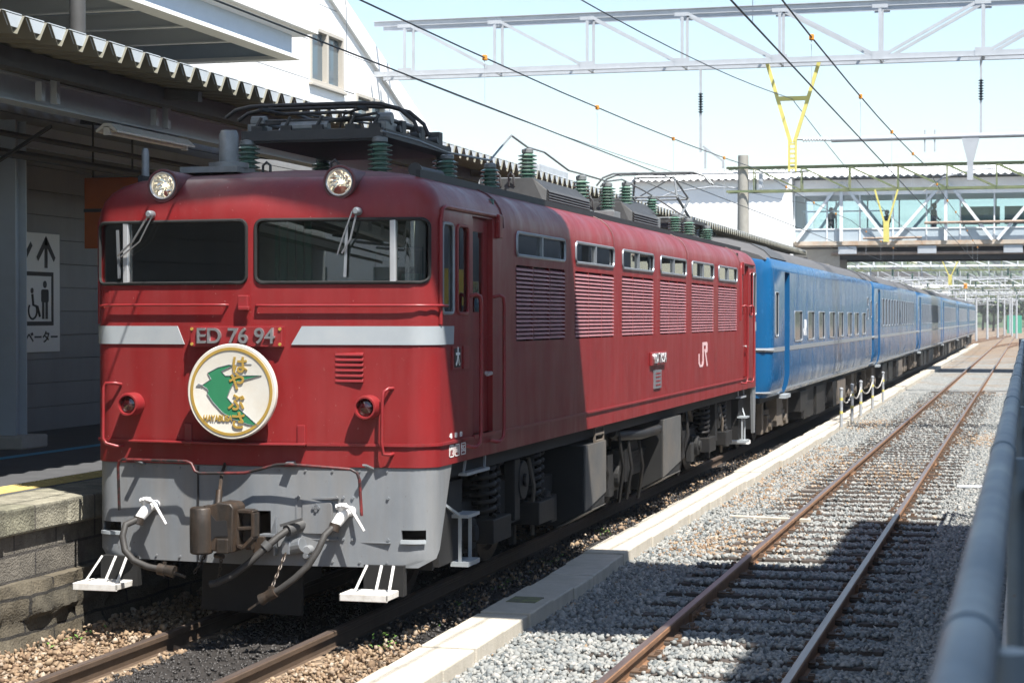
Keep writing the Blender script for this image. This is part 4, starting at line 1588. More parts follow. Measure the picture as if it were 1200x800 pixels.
ga_ = [(0.085, 0.68), (0.125, 0.665), (0.205, 0.745), (0.205, 0.915), (0.19, 0.925), (0.085, 0.925)]
for (p_, q_) in zip(ga_, ga_[1:] + ga_[:1]):
    cp.bar((p_[0], -0.36, p_[1]), (q_[0], -0.36, q_[1]), 0.10, 0.026, up=(0, 0, 1) if abs(p_[0] - q_[0]) > 0.02 else (1, 0, 0))
cp.bar((0.085, -0.36, 0.80), (0.205, -0.36, 0.81), 0.10, 0.024)
cp.box(0.09, 0.20, -0.33, -0.31, 0.70, 0.91)
cp.build('guard_arm', M['rustcast'], coup, bevel=0.005)
cp = MB()
cp.box(0.10, 0.19, -0.16, -0.02, 0.60, 0.72)
cp.box(0.07, 0.12, -0.22, -0.1, 0.63, 0.80)
cp.cyl((-0.08, -0.42, 0.61), (0.0, -0.44, 0.605), 0.018, n=10)
cp.build('coupler_carrier', M['rustcast'], coup, bevel=0.006)
cp = MB()
cp.box(0.14, 0.26, -0.13, -0.04, 0.715, 0.735)
cp.box(0.14, 0.155, -0.12, -0.05, 0.58, 0.72)
cp.box(0.24, 0.255, -0.12, -0.05, 0.58, 0.72)
cp.build('air_pipe_bracket', M['steel'], coup, bevel=0.003)
cp = MB()
cp.tube([(-0.17, -0.02, 1.24), (-0.165, -0.10, 1.16), (-0.15, -0.16, 1.08), (-0.14, -0.20, 1.03)], 0.014, 6)
cp.cyl((-0.14, -0.20, 1.05), (-0.13, -0.25, 0.93), 0.025, n=10)
cp.build('uncoupling_lever', M['rustcast'], coup, smooth=50)

# white angle cocks and hoses
def cock(x, z, pts, handle_dx):
    c = MB()
    y_ = onf(x, 0, -0.012)[1]
    c.cyl((x + 0.05, y_ + 0.02, z + 0.05), (x + 0.02, y_ - 0.10, z + 0.04), 0.036, n=12)
    c.cyl((x + 0.03, y_ - 0.07, z + 0.055), (x - 0.035, y_ - 0.13, z - 0.055), 0.046, 0.036, n=12)
    c.cyl((x + 0.01, y_ - 0.09, z + 0.05), (x + 0.01, y_ - 0.11, z + 0.105), 0.028, n=10)
    c.cyl((x - 0.03, y_ - 0.10, z + 0.085), (x + 0.05, y_ - 0.10, z + 0.095), 0.02, n=8)
    c.tube([(x + 0.02, y_ - 0.12, z + 0.10), (x + 0.09, y_ - 0.14, z + 0.085), (x + 0.15, y_ - 0.15, z - 0.0), (x + 0.20, y_ - 0.155, z - 0.075)], [0.016, 0.015, 0.012, 0.010], 8)
    co = c.build('angle_cock', M['white'], loco, smooth=45)
    h = MB()
    h.tube([(x - 0.03, y_ - 0.125, z - 0.045)] + pts, 0.025, 10)
    ho_ = h.build('air_hose', M['hose'], co, smooth=60)
    e = MB()
    e.cyl((x - 0.028, y_ - 0.12, z - 0.035), (x - 0.04, y_ - 0.135, z - 0.085), 0.042, n=12)
    a, b = Vector(pts[-2]), Vector(pts[-1])
    d = (b - a).normalized()
    e.cyl(b - d * 0.03, b + d * 0.03, 0.042, n=12)
    e.cyl(b + d * 0.02, b + d * 0.10, 0.036, 0.045, n=12)
    e.bar(b + d * 0.02 + Vector((0, 0, -0.05)), b + d * 0.02 + Vector((0, 0, 0.06)), 0.02, 0.02)
    e.bar(b + d * 0.06, b + d * 0.20 + Vector((0, -0.02, -0.02)), 0.022, 0.015)
    e.build('coupling_head', M['rustcast'], co, smooth=40)
    return co
cock(-0.80, 0.86, [(-0.885, -0.20, 0.78), (-0.895, -0.23, 0.70), (-0.86, -0.26, 0.60), (-0.78, -0.28, 0.53), (-0.66, -0.29, 0.49), (-0.55, -0.29, 0.475)], 1)
cock(0.74, 0.855, [(0.665, -0.18, 0.75), (0.63, -0.22, 0.65), (0.57, -0.26, 0.54), (0.48, -0.29, 0.45), (0.38, -0.30, 0.375), (0.31, -0.30, 0.335)], 1)
h = MB()
h.tube([(0.36, -0.10, 0.775), (0.30, -0.18, 0.72), (0.22, -0.24, 0.64), (0.12, -0.28, 0.54), (0.0, -0.30, 0.45), (-0.12, -0.30, 0.395), (-0.17, -0.30, 0.385)], 0.026, 10)
ho_ = h.build('brake_hose', M['hose'], loco, smooth=60)
h = MB()
h.cyl((0.44, 0.05, 0.81), (0.35, -0.12, 0.765), 0.045, n=12)
h.bar((0.30, -0.12, 0.80), (0.46, -0.10, 0.85), 0.03, 0.02)
h.cyl((0.255, -0.215, 0.68), (0.225, -0.235, 0.645), 0.042, n=12)
h.build('hose_joint', M['darksteel'], ho_, smooth=45)
jb = MB()
jb.cyl((0.36, -0.04, 0.64), (0.45, -0.06, 0.66), 0.055, n=14)
jb.box(0.30, 0.36, -0.10, 0.03, 0.59, 0.68)
jb.cyl((0.47, 0.0, 0.58), (0.47, -0.07, 0.58), 0.022, n=10)
jb.prism([(0.22, 0.74), (0.265, 0.87), (0.275, 0.74), (0.23, 0.66)], 'y', -0.12, -0.10)
jb.build('valve_cluster', M['steel'], loco, bevel=0.004)
cn = MB()
def chain(mb, a, b, n, sag=0.0, r=0.005, size=0.016):
    a, b = Vector(a), Vector(b)
    for i in range(n):
        t = (i + 0.5) / n
        c = a.lerp(b, t) + Vector((0, 0, -sag * 4 * t * (1 - t)))
        d = (b - a).normalized()
        s = Vector((1, 0, 0)) if i % 2 else Vector((0, 1, 0))
        s = (s - d * s.dot(d))
        if s.length < 0.1:
            s = d.orthogonal()
        s.normalize()
        ln = (b - a).length / n * 0.72
        mb.tube([c + d * ln * math.cos(q) + s * size * 0.6 * math.sin(q) for q in [i_ * math.pi / 4 for i_ in range(8)]], r, 4, closed=True)
chain(cn, (0.34, -0.12, 0.60), (0.30, -0.30, 0.36), 9)
chain(cn, (-0.22, -0.25, 0.60), (-0.30, -0.28, 0.46), 6)
chain(cn, (-0.08, -0.30, 0.60), (-0.10, -0.30, 0.40), 7)
cn.build('safety_chain', M['rustcast'], loco)

# white shunter steps
for s, cx in ((1, 0.985), (-1, -1.10)):
    t = MB()
    w_ = 0.18
    for q in range(7):
        yq = -0.26 + q * 0.042
        t.box(cx - w_ + 0.01, cx + w_ - 0.01, yq, yq + 0.012, 0.325, 0.348)
    t.box(cx - w_, cx + w_, -0.275, -0.262, 0.298, 0.350)
    t.box(cx - w_, cx - w_ + 0.012, -0.275, -0.02, 0.298, 0.350)
    t.box(cx + w_ - 0.012, cx + w_, -0.275, -0.02, 0.305, 0.350)
    so = t.build('shunter_step', mat('worn white steps', (0.58, 0.57, 0.54), 0.6, var=0.1, dirt=(0.28, 0.24, 0.19), dirt_amt=0.7, dirt_scale=12), loco, bevel=0.004)
    t = MB()
    for dx, lean in ((-0.05, -0.06), (0.06, -0.01), (0.15, 0.0)):
        t.bar((cx + dx + (lean if s > 0 else lean - 0.03), -0.15, 0.345), (cx + dx + 0.005, -0.06, 0.53), 0.018, 0.010)
    t.build('step_strut', M['sign'], so)
    t = MB()
    t.box(cx - 0.1, cx + 0.2, 0.02, 0.10, 0.30, 0.52)
    t.build('step_hanger', M['under'], so)

# snow plough and sand box shapes in the dark
pw = MB()
pw.prism([(-0.52, 0.10), (0.30, 0.08), (0.31, 0.47), (-0.50, 0.47)], 'y', 0.30, 0.34)
pw.box(-0.35, -0.28, 0.34, 0.8, 0.3, 0.6)
pw.box(0.20, 0.27, 0.34, 0.8, 0.3, 0.6)
pw.build('snow_plough', M['under'], loco, bevel=0.01)

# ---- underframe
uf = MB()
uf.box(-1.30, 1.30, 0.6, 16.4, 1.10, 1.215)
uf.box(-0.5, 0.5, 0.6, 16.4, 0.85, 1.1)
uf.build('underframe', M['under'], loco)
def wheel_mb(mb, x, y, r):
    s = 1 if x > 0 else -1
    mb.lathe([(0.07, 0.10 * s), (0.12, 0.07 * s), (0.13, 0.03 * s), (r * 0.74, 0.0), (r * 0.80, 0.03 * s), (r * 0.98, 0.03 * s), (r, -0.02 * s), (r, -0.07 * s), (r + 0.028, -0.085 * s), (r + 0.028, -0.105 * s), (r * 0.8, -0.105 * s), (r * 0.7, -0.05 * s), (0.1, -0.06 * s)], (x, y, r), 'x', 28)
def make_bogie(yc, wb, powered=True):
    b = MB()
    for s in (-1, 1):
        b.box(s * 1.02 - 0.07, s * 1.02 + 0.07, -wb / 2 - 0.55, wb / 2 + 0.55, 0.62, 0.80)
        for q in (-1, 1):
            b.box(s * 1.04 - 0.09, s * 1.04 + 0.09, q * wb / 2 - 0.17, q * wb / 2 + 0.17, 0.40, 0.70)
            b.cyl((s * 1.10, q * wb / 2, 0.56), (s * 1.19, q * wb / 2, 0.56), 0.13, n=18)
            b.cyl((s * 1.18, q * wb / 2, 0.56), (s * 1.22, q * wb / 2, 0.56), 0.07, n=14)
            b.box(s * 1.0 - 0.03, s * 1.0 + 0.03, q * (wb / 2 - 0.62) - 0.05, q * (wb / 2 - 0.62) + 0.05, 0.25, 0.66)
            b.box(s * 1.12 - 0.04, s * 1.12 + 0.04, q * (wb / 2 + 0.33) - 0.11, q * (wb / 2 + 0.33) + 0.11, 0.36, 0.62)
        b.box(s * 1.05 - 0.1, s * 1.05 + 0.1, -0.35, 0.35, 0.5, 0.9)
    b.box(-1.0, 1.0, -0.25, 0.25, 0.5, 0.8)
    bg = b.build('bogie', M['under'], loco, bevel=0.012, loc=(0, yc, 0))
    for q in (-1, 1):
        for s in (-1, 1):
            w = MB()
            wheel_mb(w, s * (HG + 0.0), q * wb / 2, 0.55)
            w.build('wheel', M['rustcast'], bg, smooth=35)
            if powered:
                c = MB()
                yq = q * (wb / 2 - 0.50)
                for k_, (dy, rr_) in enumerate(((-0.13, 0.12), (0.13, 0.075))):
                    c.helix((s * 1.16, yq + dy, 0), rr_ * 0.8, 0.66, 1.10, 6.5, 0.020, 6)
                c.cyl((s * 1.16, yq - 0.13, 0.64), (s * 1.16, yq - 0.13, 1.12), 0.05, n=10)
                c.build('coil_spring', M['undergrey'], bg, smooth=60)
                c = MB()
                c.box(s * 1.16 - 0.14, s * 1.16 + 0.14, yq - 0.3, yq + 0.26, 0.45, 0.65)
                c.build('spring_seat', M['undergrey'], bg, bevel=0.01)
    if powered:
        for s in (-1, 1):
            c = MB()
            c.box(s * 1.19 - 0.05, s * 1.19 + 0.05, -0.16, 0.02, 0.55, 1.08)
            c.cyl((s * 1.25, 0.12, 0.88), (s * 1.17, 0.12, 0.88), 0.17, n=18)
            c.cyl((s * 1.28, 0.12, 0.88), (s * 1.25, 0.12, 0.88), 0.06, n=12)
            c.build('traction_link', M['undergrey'], bg, bevel=0.01)
            c = MB()
            c.tube([(s * 1.2, 0.45, 1.05), (s * 1.24, 0.5, 0.8), (s * 1.22, 0.52, 0.55), (s * 1.2, 0.6, 0.35)], 0.02, 6)
            c.cyl((s * 1.2, 0.52, 0.62), (s * 1.2, 0.62, 0.5), 0.06, n=10)
            c.build('sand_pipe', M['dusty'], bg, smooth=50)
    else:
        for s in (-1, 1):
            c = MB()
            for q in range(6):
                z = 0.78 - q * 0.03
                hl_ = 0.55 - q * 0.07
                c.box(s * 1.12 - 0.05, s * 1.12 + 0.05, -hl_, hl_, z - 0.026, z)
            c.build('leaf_spring', M['undergrey'], bg)
    return bg
make_bogie(3.05, 2.5)
make_bogie(8.5, 1.9, False)
make_bogie(13.95, 2.5)
# equipment boxes
for (ya, yb, z0_, z1_, m_) in ((4.95, 5.90, 0.30, 1.06, M['boxgrey']), (9.05, 10.20, 0.30, 1.10, M['boxgrey'])):
    t = MB()
    t.prism([(ya, z0_ + 0.02), (yb - 0.05, z0_ + 0.0), (yb, z0_ + 0.06), (yb, z1_), (ya, z1_)], 'x', -1.36, -0.9)
    t.v += []
    t2 = MB()
    vs = []
    for xx, zb in ((0.85, z0_ - 0.18 + 0.2), (1.37, z0_ + 0.17)):
        pass
    # side face vertical, underside chamfered up towards the outside
    q = [(0.86, z0_ - 0.02), (1.10, z0_ - 0.02), (1.37, z0_ + 0.12), (1.37, z1_), (0.86, z1_)]
    t2.prism(q, 'y', ya, yb)
    eo_ = t2.build('equipment_box', M['under'], loco, bevel=0.01)  # near-black body paints the shade on the box front; only the outer face is grey
    t3 = MB()
    t3.prism([(ya + 0.02, z0_ + 0.13), (yb, z0_ + 0.24), (yb, z1_), (ya + 0.02, z1_)], 'x', 1.371, 1.385)
    t3.prism([(1.372, z0_ + 0.118), (1.10, z0_ - 0.03), (1.10, z0_ - 0.045), (1.385, z0_ + 0.118)], 'y', ya + 0.02, yb)
    t3.build('lit_box_face', m_, eo_)
    t.build('equipment_box', M['under'], loco, bevel=0.01)
lad = MB()
for yq in (5.48, 5.86):
    lad.bar((1.36, yq, 1.06), (1.36, yq, 1.24), 0.03, 0.02)
for zq in (1.07, 1.14, 1.21):
    lad.bar((1.36, 5.48, zq), (1.36, 5.86, zq), 0.03, 0.02)
lad.build('ladder', M['dusty'], loco)
pp = MB()
pp.tube([(1.2, 7.0, 1.07), (1.22, 7.2, 1.02), (1.30, 8.1, 0.985), (1.33, 9.0, 0.995)], 0.055, 12)
pp.build('air_pipe', M['undergrey'], loco, smooth=50)
cab_ = MB()
for (ya, z0_, yb, z1_) in ((6.3, 0.9, 6.5, 0.45), (7.1, 1.1, 7.3, 0.3), (7.6, 1.0, 7.7, 0.3), (8.2, 1.0, 8.35, 0.25), (10.8, 1.1, 10.9, 0.3), (11.3, 1.1, 11.2, 0.5)):
    cab_.tube([(1.25, ya, z0_), (1.30, (ya + yb) / 2 - 0.05, (z0_ + z1_) / 2), (1.22, yb, z1_)], 0.022, 6)
for yq in (6.6, 7.5, 10.6, 11.0):
    cab_.box(1.1, 1.25, yq, yq + 0.25, 0.5, 0.85)
cab_.build('pipework', M['undergrey'], loco, smooth=40)
# side steps under the cab doors
for ys, sgn in ((0, 1), (LL, -1)):
    for side in (-1, 1):
        st_ = MB()
        Y_ = lambda v: ys + sgn * v
        x_ = side * 1.33
        for a in (0.95, 1.22):
            st_.bar((x_, Y_(a), 0.42), (x_, Y_(a), 0.80), 0.022, 0.022)
        st_.box(min(x_ - 0.07, x_ + 0.07), max(x_ - 0.07, x_ + 0.07), min(Y_(0.93), Y_(1.25)), max(Y_(0.93), Y_(1.25)), 0.405, 0.44)
        st_.box(min(x_ - 0.07, x_ + 0.07), max(x_ - 0.07, x_ + 0.07), min(Y_(0.93), Y_(1.25)), max(Y_(0.93), Y_(1.25)), 0.775, 0.80)
        st_.bar((x_, Y_(0.95), 0.79), (side * 1.2, Y_(0.55), 1.0), 0.02, 0.02)
        st_.bar((x_, Y_(1.02), 1.10), (x_, Y_(1.66), 1.10), 0.07, 0.022)
        st_.bar((x_, Y_(1.04), 1.10), (x_, Y_(1.10), 1.22), 0.015, 0.02)
        st_.bar((x_, Y_(1.62), 1.10), (x_, Y_(1.64), 1.22), 0.015, 0.02)
        st_.build('side_step', M['silver'], loco)
        st_ = MB()
        xa, xb = sorted((side * 1.16, side * 1.27))
        st_.box(xa, xb, min(Y_(0.6), Y_(1.2)), max(Y_(0.6), Y_(1.2)), 0.44, 1.05)
        st_.build('step_back_plate', M['under'] if sgn > 0 else M['undergrey'], loco)
# rear skirt seen edge-on
rs = MB()
for side in (-1, 1):
    rs.prism([(16.55, 1.215), (16.9, 1.215), (16.82, 0.5), (16.68, 0.5)], 'x', min(side * 1.34, side * 1.38), max(side * 1.34, side * 1.38))
rs.box(-1.3, 1.3, 16.84, 16.88, 0.55, 1.21)
rs.build('rear_skirt', M['skirt'], loco)
rs = MB()
rs.box(0.75, 1.25, 17.0, 17.25, 0.30, 0.35)
rs.build('rear_shunter_step', M['white'], loco)

# ---- roof equipment
SHED = [(0.05, 0.0), (0.055, 0.03)]
def insul(mb, x, y, z0, h, r, n_shed, seg=18):
    prof = [(r * 0.75, 0.0), (r * 0.75, h * 0.08), (r * 0.5, h * 0.10)]
    a, b = h * 0.12, h * 0.86
    st_ = (b - a) / n_shed
    for i in range(n_shed):
        z = a + i * st_
        prof += [(r * 0.55, z), (r * 0.98, z + st_ * 0.22), (r, z + st_ * 0.36), (r * 0.80, z + st_ * 0.55), (r * 0.55, z + st_ * 0.85)]
    mb.lathe(prof, (x, y, z0), 'z', seg)
def insulator(x, y, z0, h, r, n_shed=6, cap=True):
    m_ = MB()
    insul(m_, x, y, z0, h, r, n_shed)
    io = m_.build('roof_insulator', M['porcelain'], loco, smooth=30)
    c = MB()
    c.lathe([(r * 0.55, 0.86 * h), (r * 0.62, 0.88 * h), (r * 0.62, 0.98 * h), (r * 0.4, 1.02 * h), (0.02, 1.02 * h)], (x, y, z0), 'z', 16)
    c.lathe([(r * 0.85, -0.03), (r * 0.85, 0.01), (r * 0.7, 0.05 * h)], (x, y, z0), 'z', 16)
    c.build('cap', M['roofmetal'], io, smooth=40)
    return io
# front pantograph, folded, on a tray carried by four insulators
for (x_, y_) in ((0.56, 1.32), (-0.56, 1.32), (0.56, 3.0), (-0.56, 3.0)):
    insulator(x_, y_, 3.42, 0.30, 0.10, 6)
pt = MB()
pt.prism([(-0.60, 3.72), (-0.55, 3.695), (0.55, 3.695), (0.62, 3.72), (0.62, 3.785), (0.605, 3.785), (0.595, 3.73), (-0.575, 3.73), (-0.585, 3.785), (-0.60, 3.785)], 'y', 1.30, 3.05)
pt.box(-0.60, 0.60, 1.28, 1.30, 3.71, 3.79)
panto = pt.build('pantograph', M['roofgrime'], loco)
pt = MB()
for yq in (1.15, 1.45, 1.75):
    pt.cyl((-0.56, yq, 3.80), (0.55, yq, 3.80), 0.022 if yq != 1.45 else 0.03, n=10)
pt.cyl((-0.42, 1.3, 3.80), (0.0, 1.3, 3.80), 0.055, n=12)
pt.cyl((-0.30, 1.05, 3.83), (0.10, 1.05, 3.83), 0.045, n=12)
for xx in (-0.54, 0.54):
    pt.box(xx - 0.05, xx + 0.05, 1.02, 1.30, 3.72, 3.86)
    pt.cyl((xx - 0.06, 1.15, 3.89), (xx + 0.06, 1.15, 3.89), 0.05, n=12)
pt.build('base_frame', M['roofmetal'], panto, bevel=0.004)
pt = MB()
for s in (-1, 1):
    pt.tube([(s * 0.58, 1.15, 3.88), (s * 0.50, 2.0, 3.90), (s * 0.42, 2.75, 3.91)], 0.020, 8)
    pt.tube([(s * 0.42, 2.75, 3.915), (s * 0.30, 1.9, 3.945), (s * 0.22, 1.1, 3.95)], 0.015, 8)
    pt.tube([(s * 0.50, 2.0, 3.90), (-s * 0.42, 2.75, 3.91)], 0.010, 6)
    pt.tube([(-s * 0.22, 1.1, 3.95), (s * 0.40, 2.6, 3.93)], 0.009, 6)
pt.tube([(-0.42, 2.75, 3.91), (0.42, 2.75, 3.91)], 0.016, 8)
pt.tube([(-0.60, 1.15, 3.89), (0.58, 1.15, 3.89)], 0.018, 8)
pt.tube([(-0.36, 1.05, 3.94), (0.30, 1.05, 3.94)], 0.014, 8)
pt.build('pantograph_arm', M['roofgrime'], panto, smooth=50)
pt = MB()
for yq in (0.85, 1.10):
    pt.tube([(-0.70, yq, 3.90), (-0.62, yq, 3.955), (-0.50, yq, 3.98), (-0.4, yq, 3.985), (0.4, yq, 3.985), (0.60, yq, 3.975), (0.76, yq, 3.93), (0.88, yq, 3.83), (0.92, yq, 3.74)], 0.016, 8)
for xx in (-0.40, 0.40):
    pt.bar((xx, 0.84, 3.965), (xx, 1.11, 3.965), 0.03, 0.03)
    pt.tube([(xx, 0.98, 3.96), (xx * 0.6, 1.05, 3.93)], 0.012, 6)
pt.build('collector_head', M['black'], panto, smooth=50)
pt = MB()
for xq in (-0.5, -0.25, 0.02, 0.3, 0.5):
    pt.box(xq - 0.04, xq + 0.05, 0.98, 1.10, 3.77, 3.84)
    pt.cyl((xq, 1.0, 3.84), (xq + 0.03, 1.02, 3.91), 0.014, n=8)
for yq in (1.3, 1.8, 2.3):
    pt.cyl((0.45, yq, 3.80), (0.62, yq, 3.82), 0.03, n=10)
    pt.box(0.50, 0.60, yq + 0.1, yq + 0.2, 3.76, 3.90)
pt.tube([(0.2, 1.1, 3.90), (0.45, 1.5, 3.93), (0.5, 2.2, 3.88)], 0.014, 6)
pt.tube([(-0.5, 1.05, 3.86), (0.1, 1.05, 3.87), (0.5, 1.08, 3.93)], 0.012, 6)
pt.build('pantograph_gear', M['roofgrime'], panto, smooth=40, one=True)
for o_ in list(panto.children):
    o_.location = (0, 0.36, -0.005)
# rear pantograph, raised to the contact wire
pt = MB()
Yp = 15.9
pt.box(-0.70, 0.70, Yp - 1.0, Yp + 0.35, 3.70, 3.75)
pr = pt.build('pantograph', M['roofgrime'], loco)
pt = MB()
hz = 4.49
for s in (-1, 1):
    pt.tube([(s * 0.50, Yp - 0.85, 3.78), (s * 0.44, Yp + 0.30, 4.12)], 0.022, 8)
    pt.tube([(s * 0.44, Yp + 0.30, 4.12), (s * 0.30, Yp - 0.25, hz - 0.06)], 0.016, 8)
    pt.tube([(s * 0.50, Yp + 0.15, 3.78), (s * 0.44, Yp - 0.75, 4.10)], 0.022, 8)
    pt.tube([(s * 0.44, Yp - 0.75, 4.10), (s * 0.30, Yp - 0.20, hz - 0.06)], 0.016, 8)
    pt.tube([(s * 0.44, Yp + 0.30, 4.12), (-s * 0.30, Yp - 0.25, hz - 0.06)], 0.009, 6)
for yq, zq, hw_ in ((Yp + 0.30, 4.12, 0.44), (Yp - 0.75, 4.10, 0.44), (Yp - 0.22, hz - 0.06, 0.30), (Yp - 0.85, 3.78, 0.6), (Yp + 0.15, 3.78, 0.6)):
    pt.tube([(-hw_, yq, zq), (hw_, yq, zq)], 0.014, 8)
pt.build('pantograph_arm', M['roofmetal'], pr, smooth=50)
pt = MB()
for yq in (Yp - 0.35, Yp - 0.08):
    pt.tube([(-0.88, yq, hz - 0.18), (-0.78, yq, hz - 0.06), (-0.62, yq, hz), (0.62, yq, hz), (0.78, yq, hz - 0.06), (0.88, yq, hz - 0.18)], 0.016, 8)
for xx in (-0.55, 0.55):
    pt.bar((xx, Yp - 0.35, hz - 0.015), (xx, Yp - 0.08, hz - 0.015), 0.03, 0.02)
pt.build('collector_head', M['roofmetal'], pr, smooth=50)
for (x_, y_) in ((0.66, Yp - 0.95), (0.66, Yp + 0.28), (-0.66, Yp - 0.95), (-0.66, Yp + 0.28)):
    insulator(x_, y_, 3.40, 0.30, 0.10, 6)
# bus-bar insulators along the right of the roof
insulator(0.86, 2.15, 3.38, 0.26, 0.090, 5)
i3 = insulator(0.86, 3.45, 3.38, 0.29, 0.090, 6)
i4 = insulator(0.72, 5.30, 3.66, 0.30, 0.095, 6)
insulator(0.80, 7.30, 3.48, 0.36, 0.095, 7)
insulator(0.80, 8.62, 3.53, 0.32, 0.10, 7)
insulator(0.55, 10.9, 3.66, 0.36, 0.095, 7)
insulator(0.40, 13.4, 3.70, 0.30, 0.095, 6)
insulator(0.78, 13.1, 3.45, 0.28, 0.095, 6)
insulator(0.80, 14.1, 3.41, 0.30, 0.095, 6)
insulator(0.80, 15.75, 3.41, 0.27, 0.09, 6)
insulator(-0.3, 7.6, 3.5, 0.30, 0.09, 6)
sb_ = MB()
sb_.box(0.68, 0.92, 8.45, 8.80, 3.36, 3.52)
sb_.box(0.70, 0.90, 7.18, 7.42, 3.36, 3.47)
sb_.box(0.45, 0.66, 10.78, 11.02, 3.42, 3.65)
sb_.box(0.30, 0.50, 13.28, 13.52, 3.42, 3.69)
sb_.build('insulator_stand', M['roofmetal'], loco, bevel=0.006)
bb = MB()
bb.tube([(0.70, 0.95, 3.73), (0.82, 1.5, 3.70), (0.86, 2.15, 3.66), (0.86, 3.45, 3.70), (0.84, 3.9, 3.86), (0.80, 4.4, 4.01), (0.72, 5.3, 3.98), (0.74, 5.9, 3.98), (0.78, 6.8, 3.86), (0.80, 7.3, 3.86), (0.80, 8.62, 3.87), (0.60, 10.4, 4.02), (0.55, 10.9, 4.03), (0.45, 12.6, 4.02), (0.40, 13.4, 4.01), (0.7, 13.9, 3.78), (0.80, 14.1, 3.72)], 0.011, 6)
bb.build('bus_bar', M['roofmetal'], loco, smooth=60)
def roof_box(xa, xb, ya, yb, z0_, z1_, louv=True):
    b = MB()
    zt = 0.06
    b.add([(xa, ya, z0_), (xb, ya, z0_), (xb, yb, z0_), (xa, yb, z0_), (xa, ya + 0.05, z1_), (xb - 0.14, ya + 0.05, z1_), (xb - 0.14, yb - 0.05, z1_), (xa, yb - 0.05, z1_), (xb, ya + 0.05, z1_ - 0.12), (xb, yb - 0.05, z1_ - 0.12)],
          [(0, 3, 2, 1), (4, 5, 6, 7), (0, 1, 8, 5, 4), (2, 3, 7, 6, 9), (1, 2, 9, 8), (8, 9, 6, 5), (3, 0, 4, 7)])
    bo = b.build('roof_box', M['roofgrime'], loco, bevel=0.008)
    if louv:
        l_ = MB()
        for q in range(5):
            z = z0_ + 0.03 + q * (z1_ - 0.15 - z0_) / 5
            l_.prism([(xb - 0.002, z + 0.028), (xb + 0.016, z), (xb + 0.02, z + 0.006), (xb - 0.002, z + 0.036)], 'y', ya + 0.08, yb - 0.08)
        l_.build('louvre', M['darksteel'], bo)
    e = MB()
    for q in (0.25, 0.45):
        xq = xa + (xb - xa) * q
        e.tube([(xq, ya + 0.03, z1_ - 0.08), (xq, ya - 0.0, z1_ + 0.02), (xq + 0.025, ya - 0.0, z1_ + 0.05), (xq + 0.05, ya, z1_ + 0.02), (xq + 0.05, ya + 0.03, z1_ - 0.08)], 0.011, 6)
    e.build('lifting_eye', M['darksteel'], bo, smooth=50)
    return bo
roof_box(0.30, 0.98, 5.0, 6.95, 3.38, 3.66)
roof_box(0.25, 0.95, 9.3, 11.0, 3.38, 3.68)
roof_box(-0.3, 0.52, 11.5, 13.1, 3.42, 3.86)
roof_box(-0.9, -0.2, 5.35, 6.9, 3.38, 3.62)
rb = MB()
rb.cyl((-0.3, 7.2, 3.68), (0.25, 7.2, 3.68), 0.15, n=18)
rb.box(-0.5, 0.5, 7.0, 7.4, 3.42, 3.56)
rb.build('circuit_breaker', M['roofmetal'], loco, smooth=40)
vc = MB()
vc.lathe([(0.155, 0), (0.155, 0.04), (0.075, 0.05), (0.075, 0.26), (0.06, 0.29), (0.001, 0.295)], (-0.42, 0.62, 3.44), 'z', 20)
vc.box(-0.75, -0.28, 0.45, 0.80, 3.40, 3.445)
vc.build('roof_vent', M['roofmetal'], loco, smooth=40)
wh = MB()
wh.cyl((1.0, 0.95, 3.42), (1.02, 1.45, 3.42), 0.035, n=12)
wh.cyl((1.0, 0.93, 3.42), (1.0, 0.86, 3.42), 0.045, 0.055, n=12)
wh.build('whistle', M['roofgrime'], loco, smooth=40)
ae = MB()
ae.lathe([(0.06, 0), (0.05, 0.03), (0.03, 0.06), (0.028, 0.30), (0.018, 0.33), (0.001, 0.33)], (-1.12, 0.62, 3.28), 'z', 14)
ae.build('antenna', M['roofmetal'], loco, smooth=40)
ey = MB()
for (x_, y_) in ((0.47, 0.55), (-0.1, 0.6)):
    ey.tube([(x_ - 0.03, y_, 3.40), (x_ - 0.03, y_, 3.455), (x_, y_, 3.48), (x_ + 0.03, y_, 3.455), (x_ + 0.03, y_, 3.40)], 0.011, 6)
ey.build('lifting_eye', M['roofgrime'], loco, smooth=50)

for o_ in list(loco.children):
    if o_.name.split('.')[0] in ('equipment_box', 'ladder', 'air_pipe', 'pipework', 'side_step', 'step_back_plate', 'rear_skirt', 'underframe', 'bogie', 'roof_insulator', 'pantograph', 'bus_bar', 'insulator_stand', 'roof_box', 'circuit_breaker', 'roof_vent', 'whistle', 'antenna', 'lifting_eye', 'snow_plough', 'coupling', 'coupler', 'angle_cock', 'brake_hose', 'valve_cluster', 'uncoupling_lever', 'safety_chain', 'shunter_step', 'rear_shunter_step', 'tail_lamp', 'headlight', 'handrail', 'inspection_hatch', 'hatch_surround', 'skirt_seam', 'ventilator'):
        if o_.name.split('.')[0] == 'handrail' and max(v.co.y for v in o_.data.vertices) > 0.35:
            continue
        o_.location.x -= 0.05
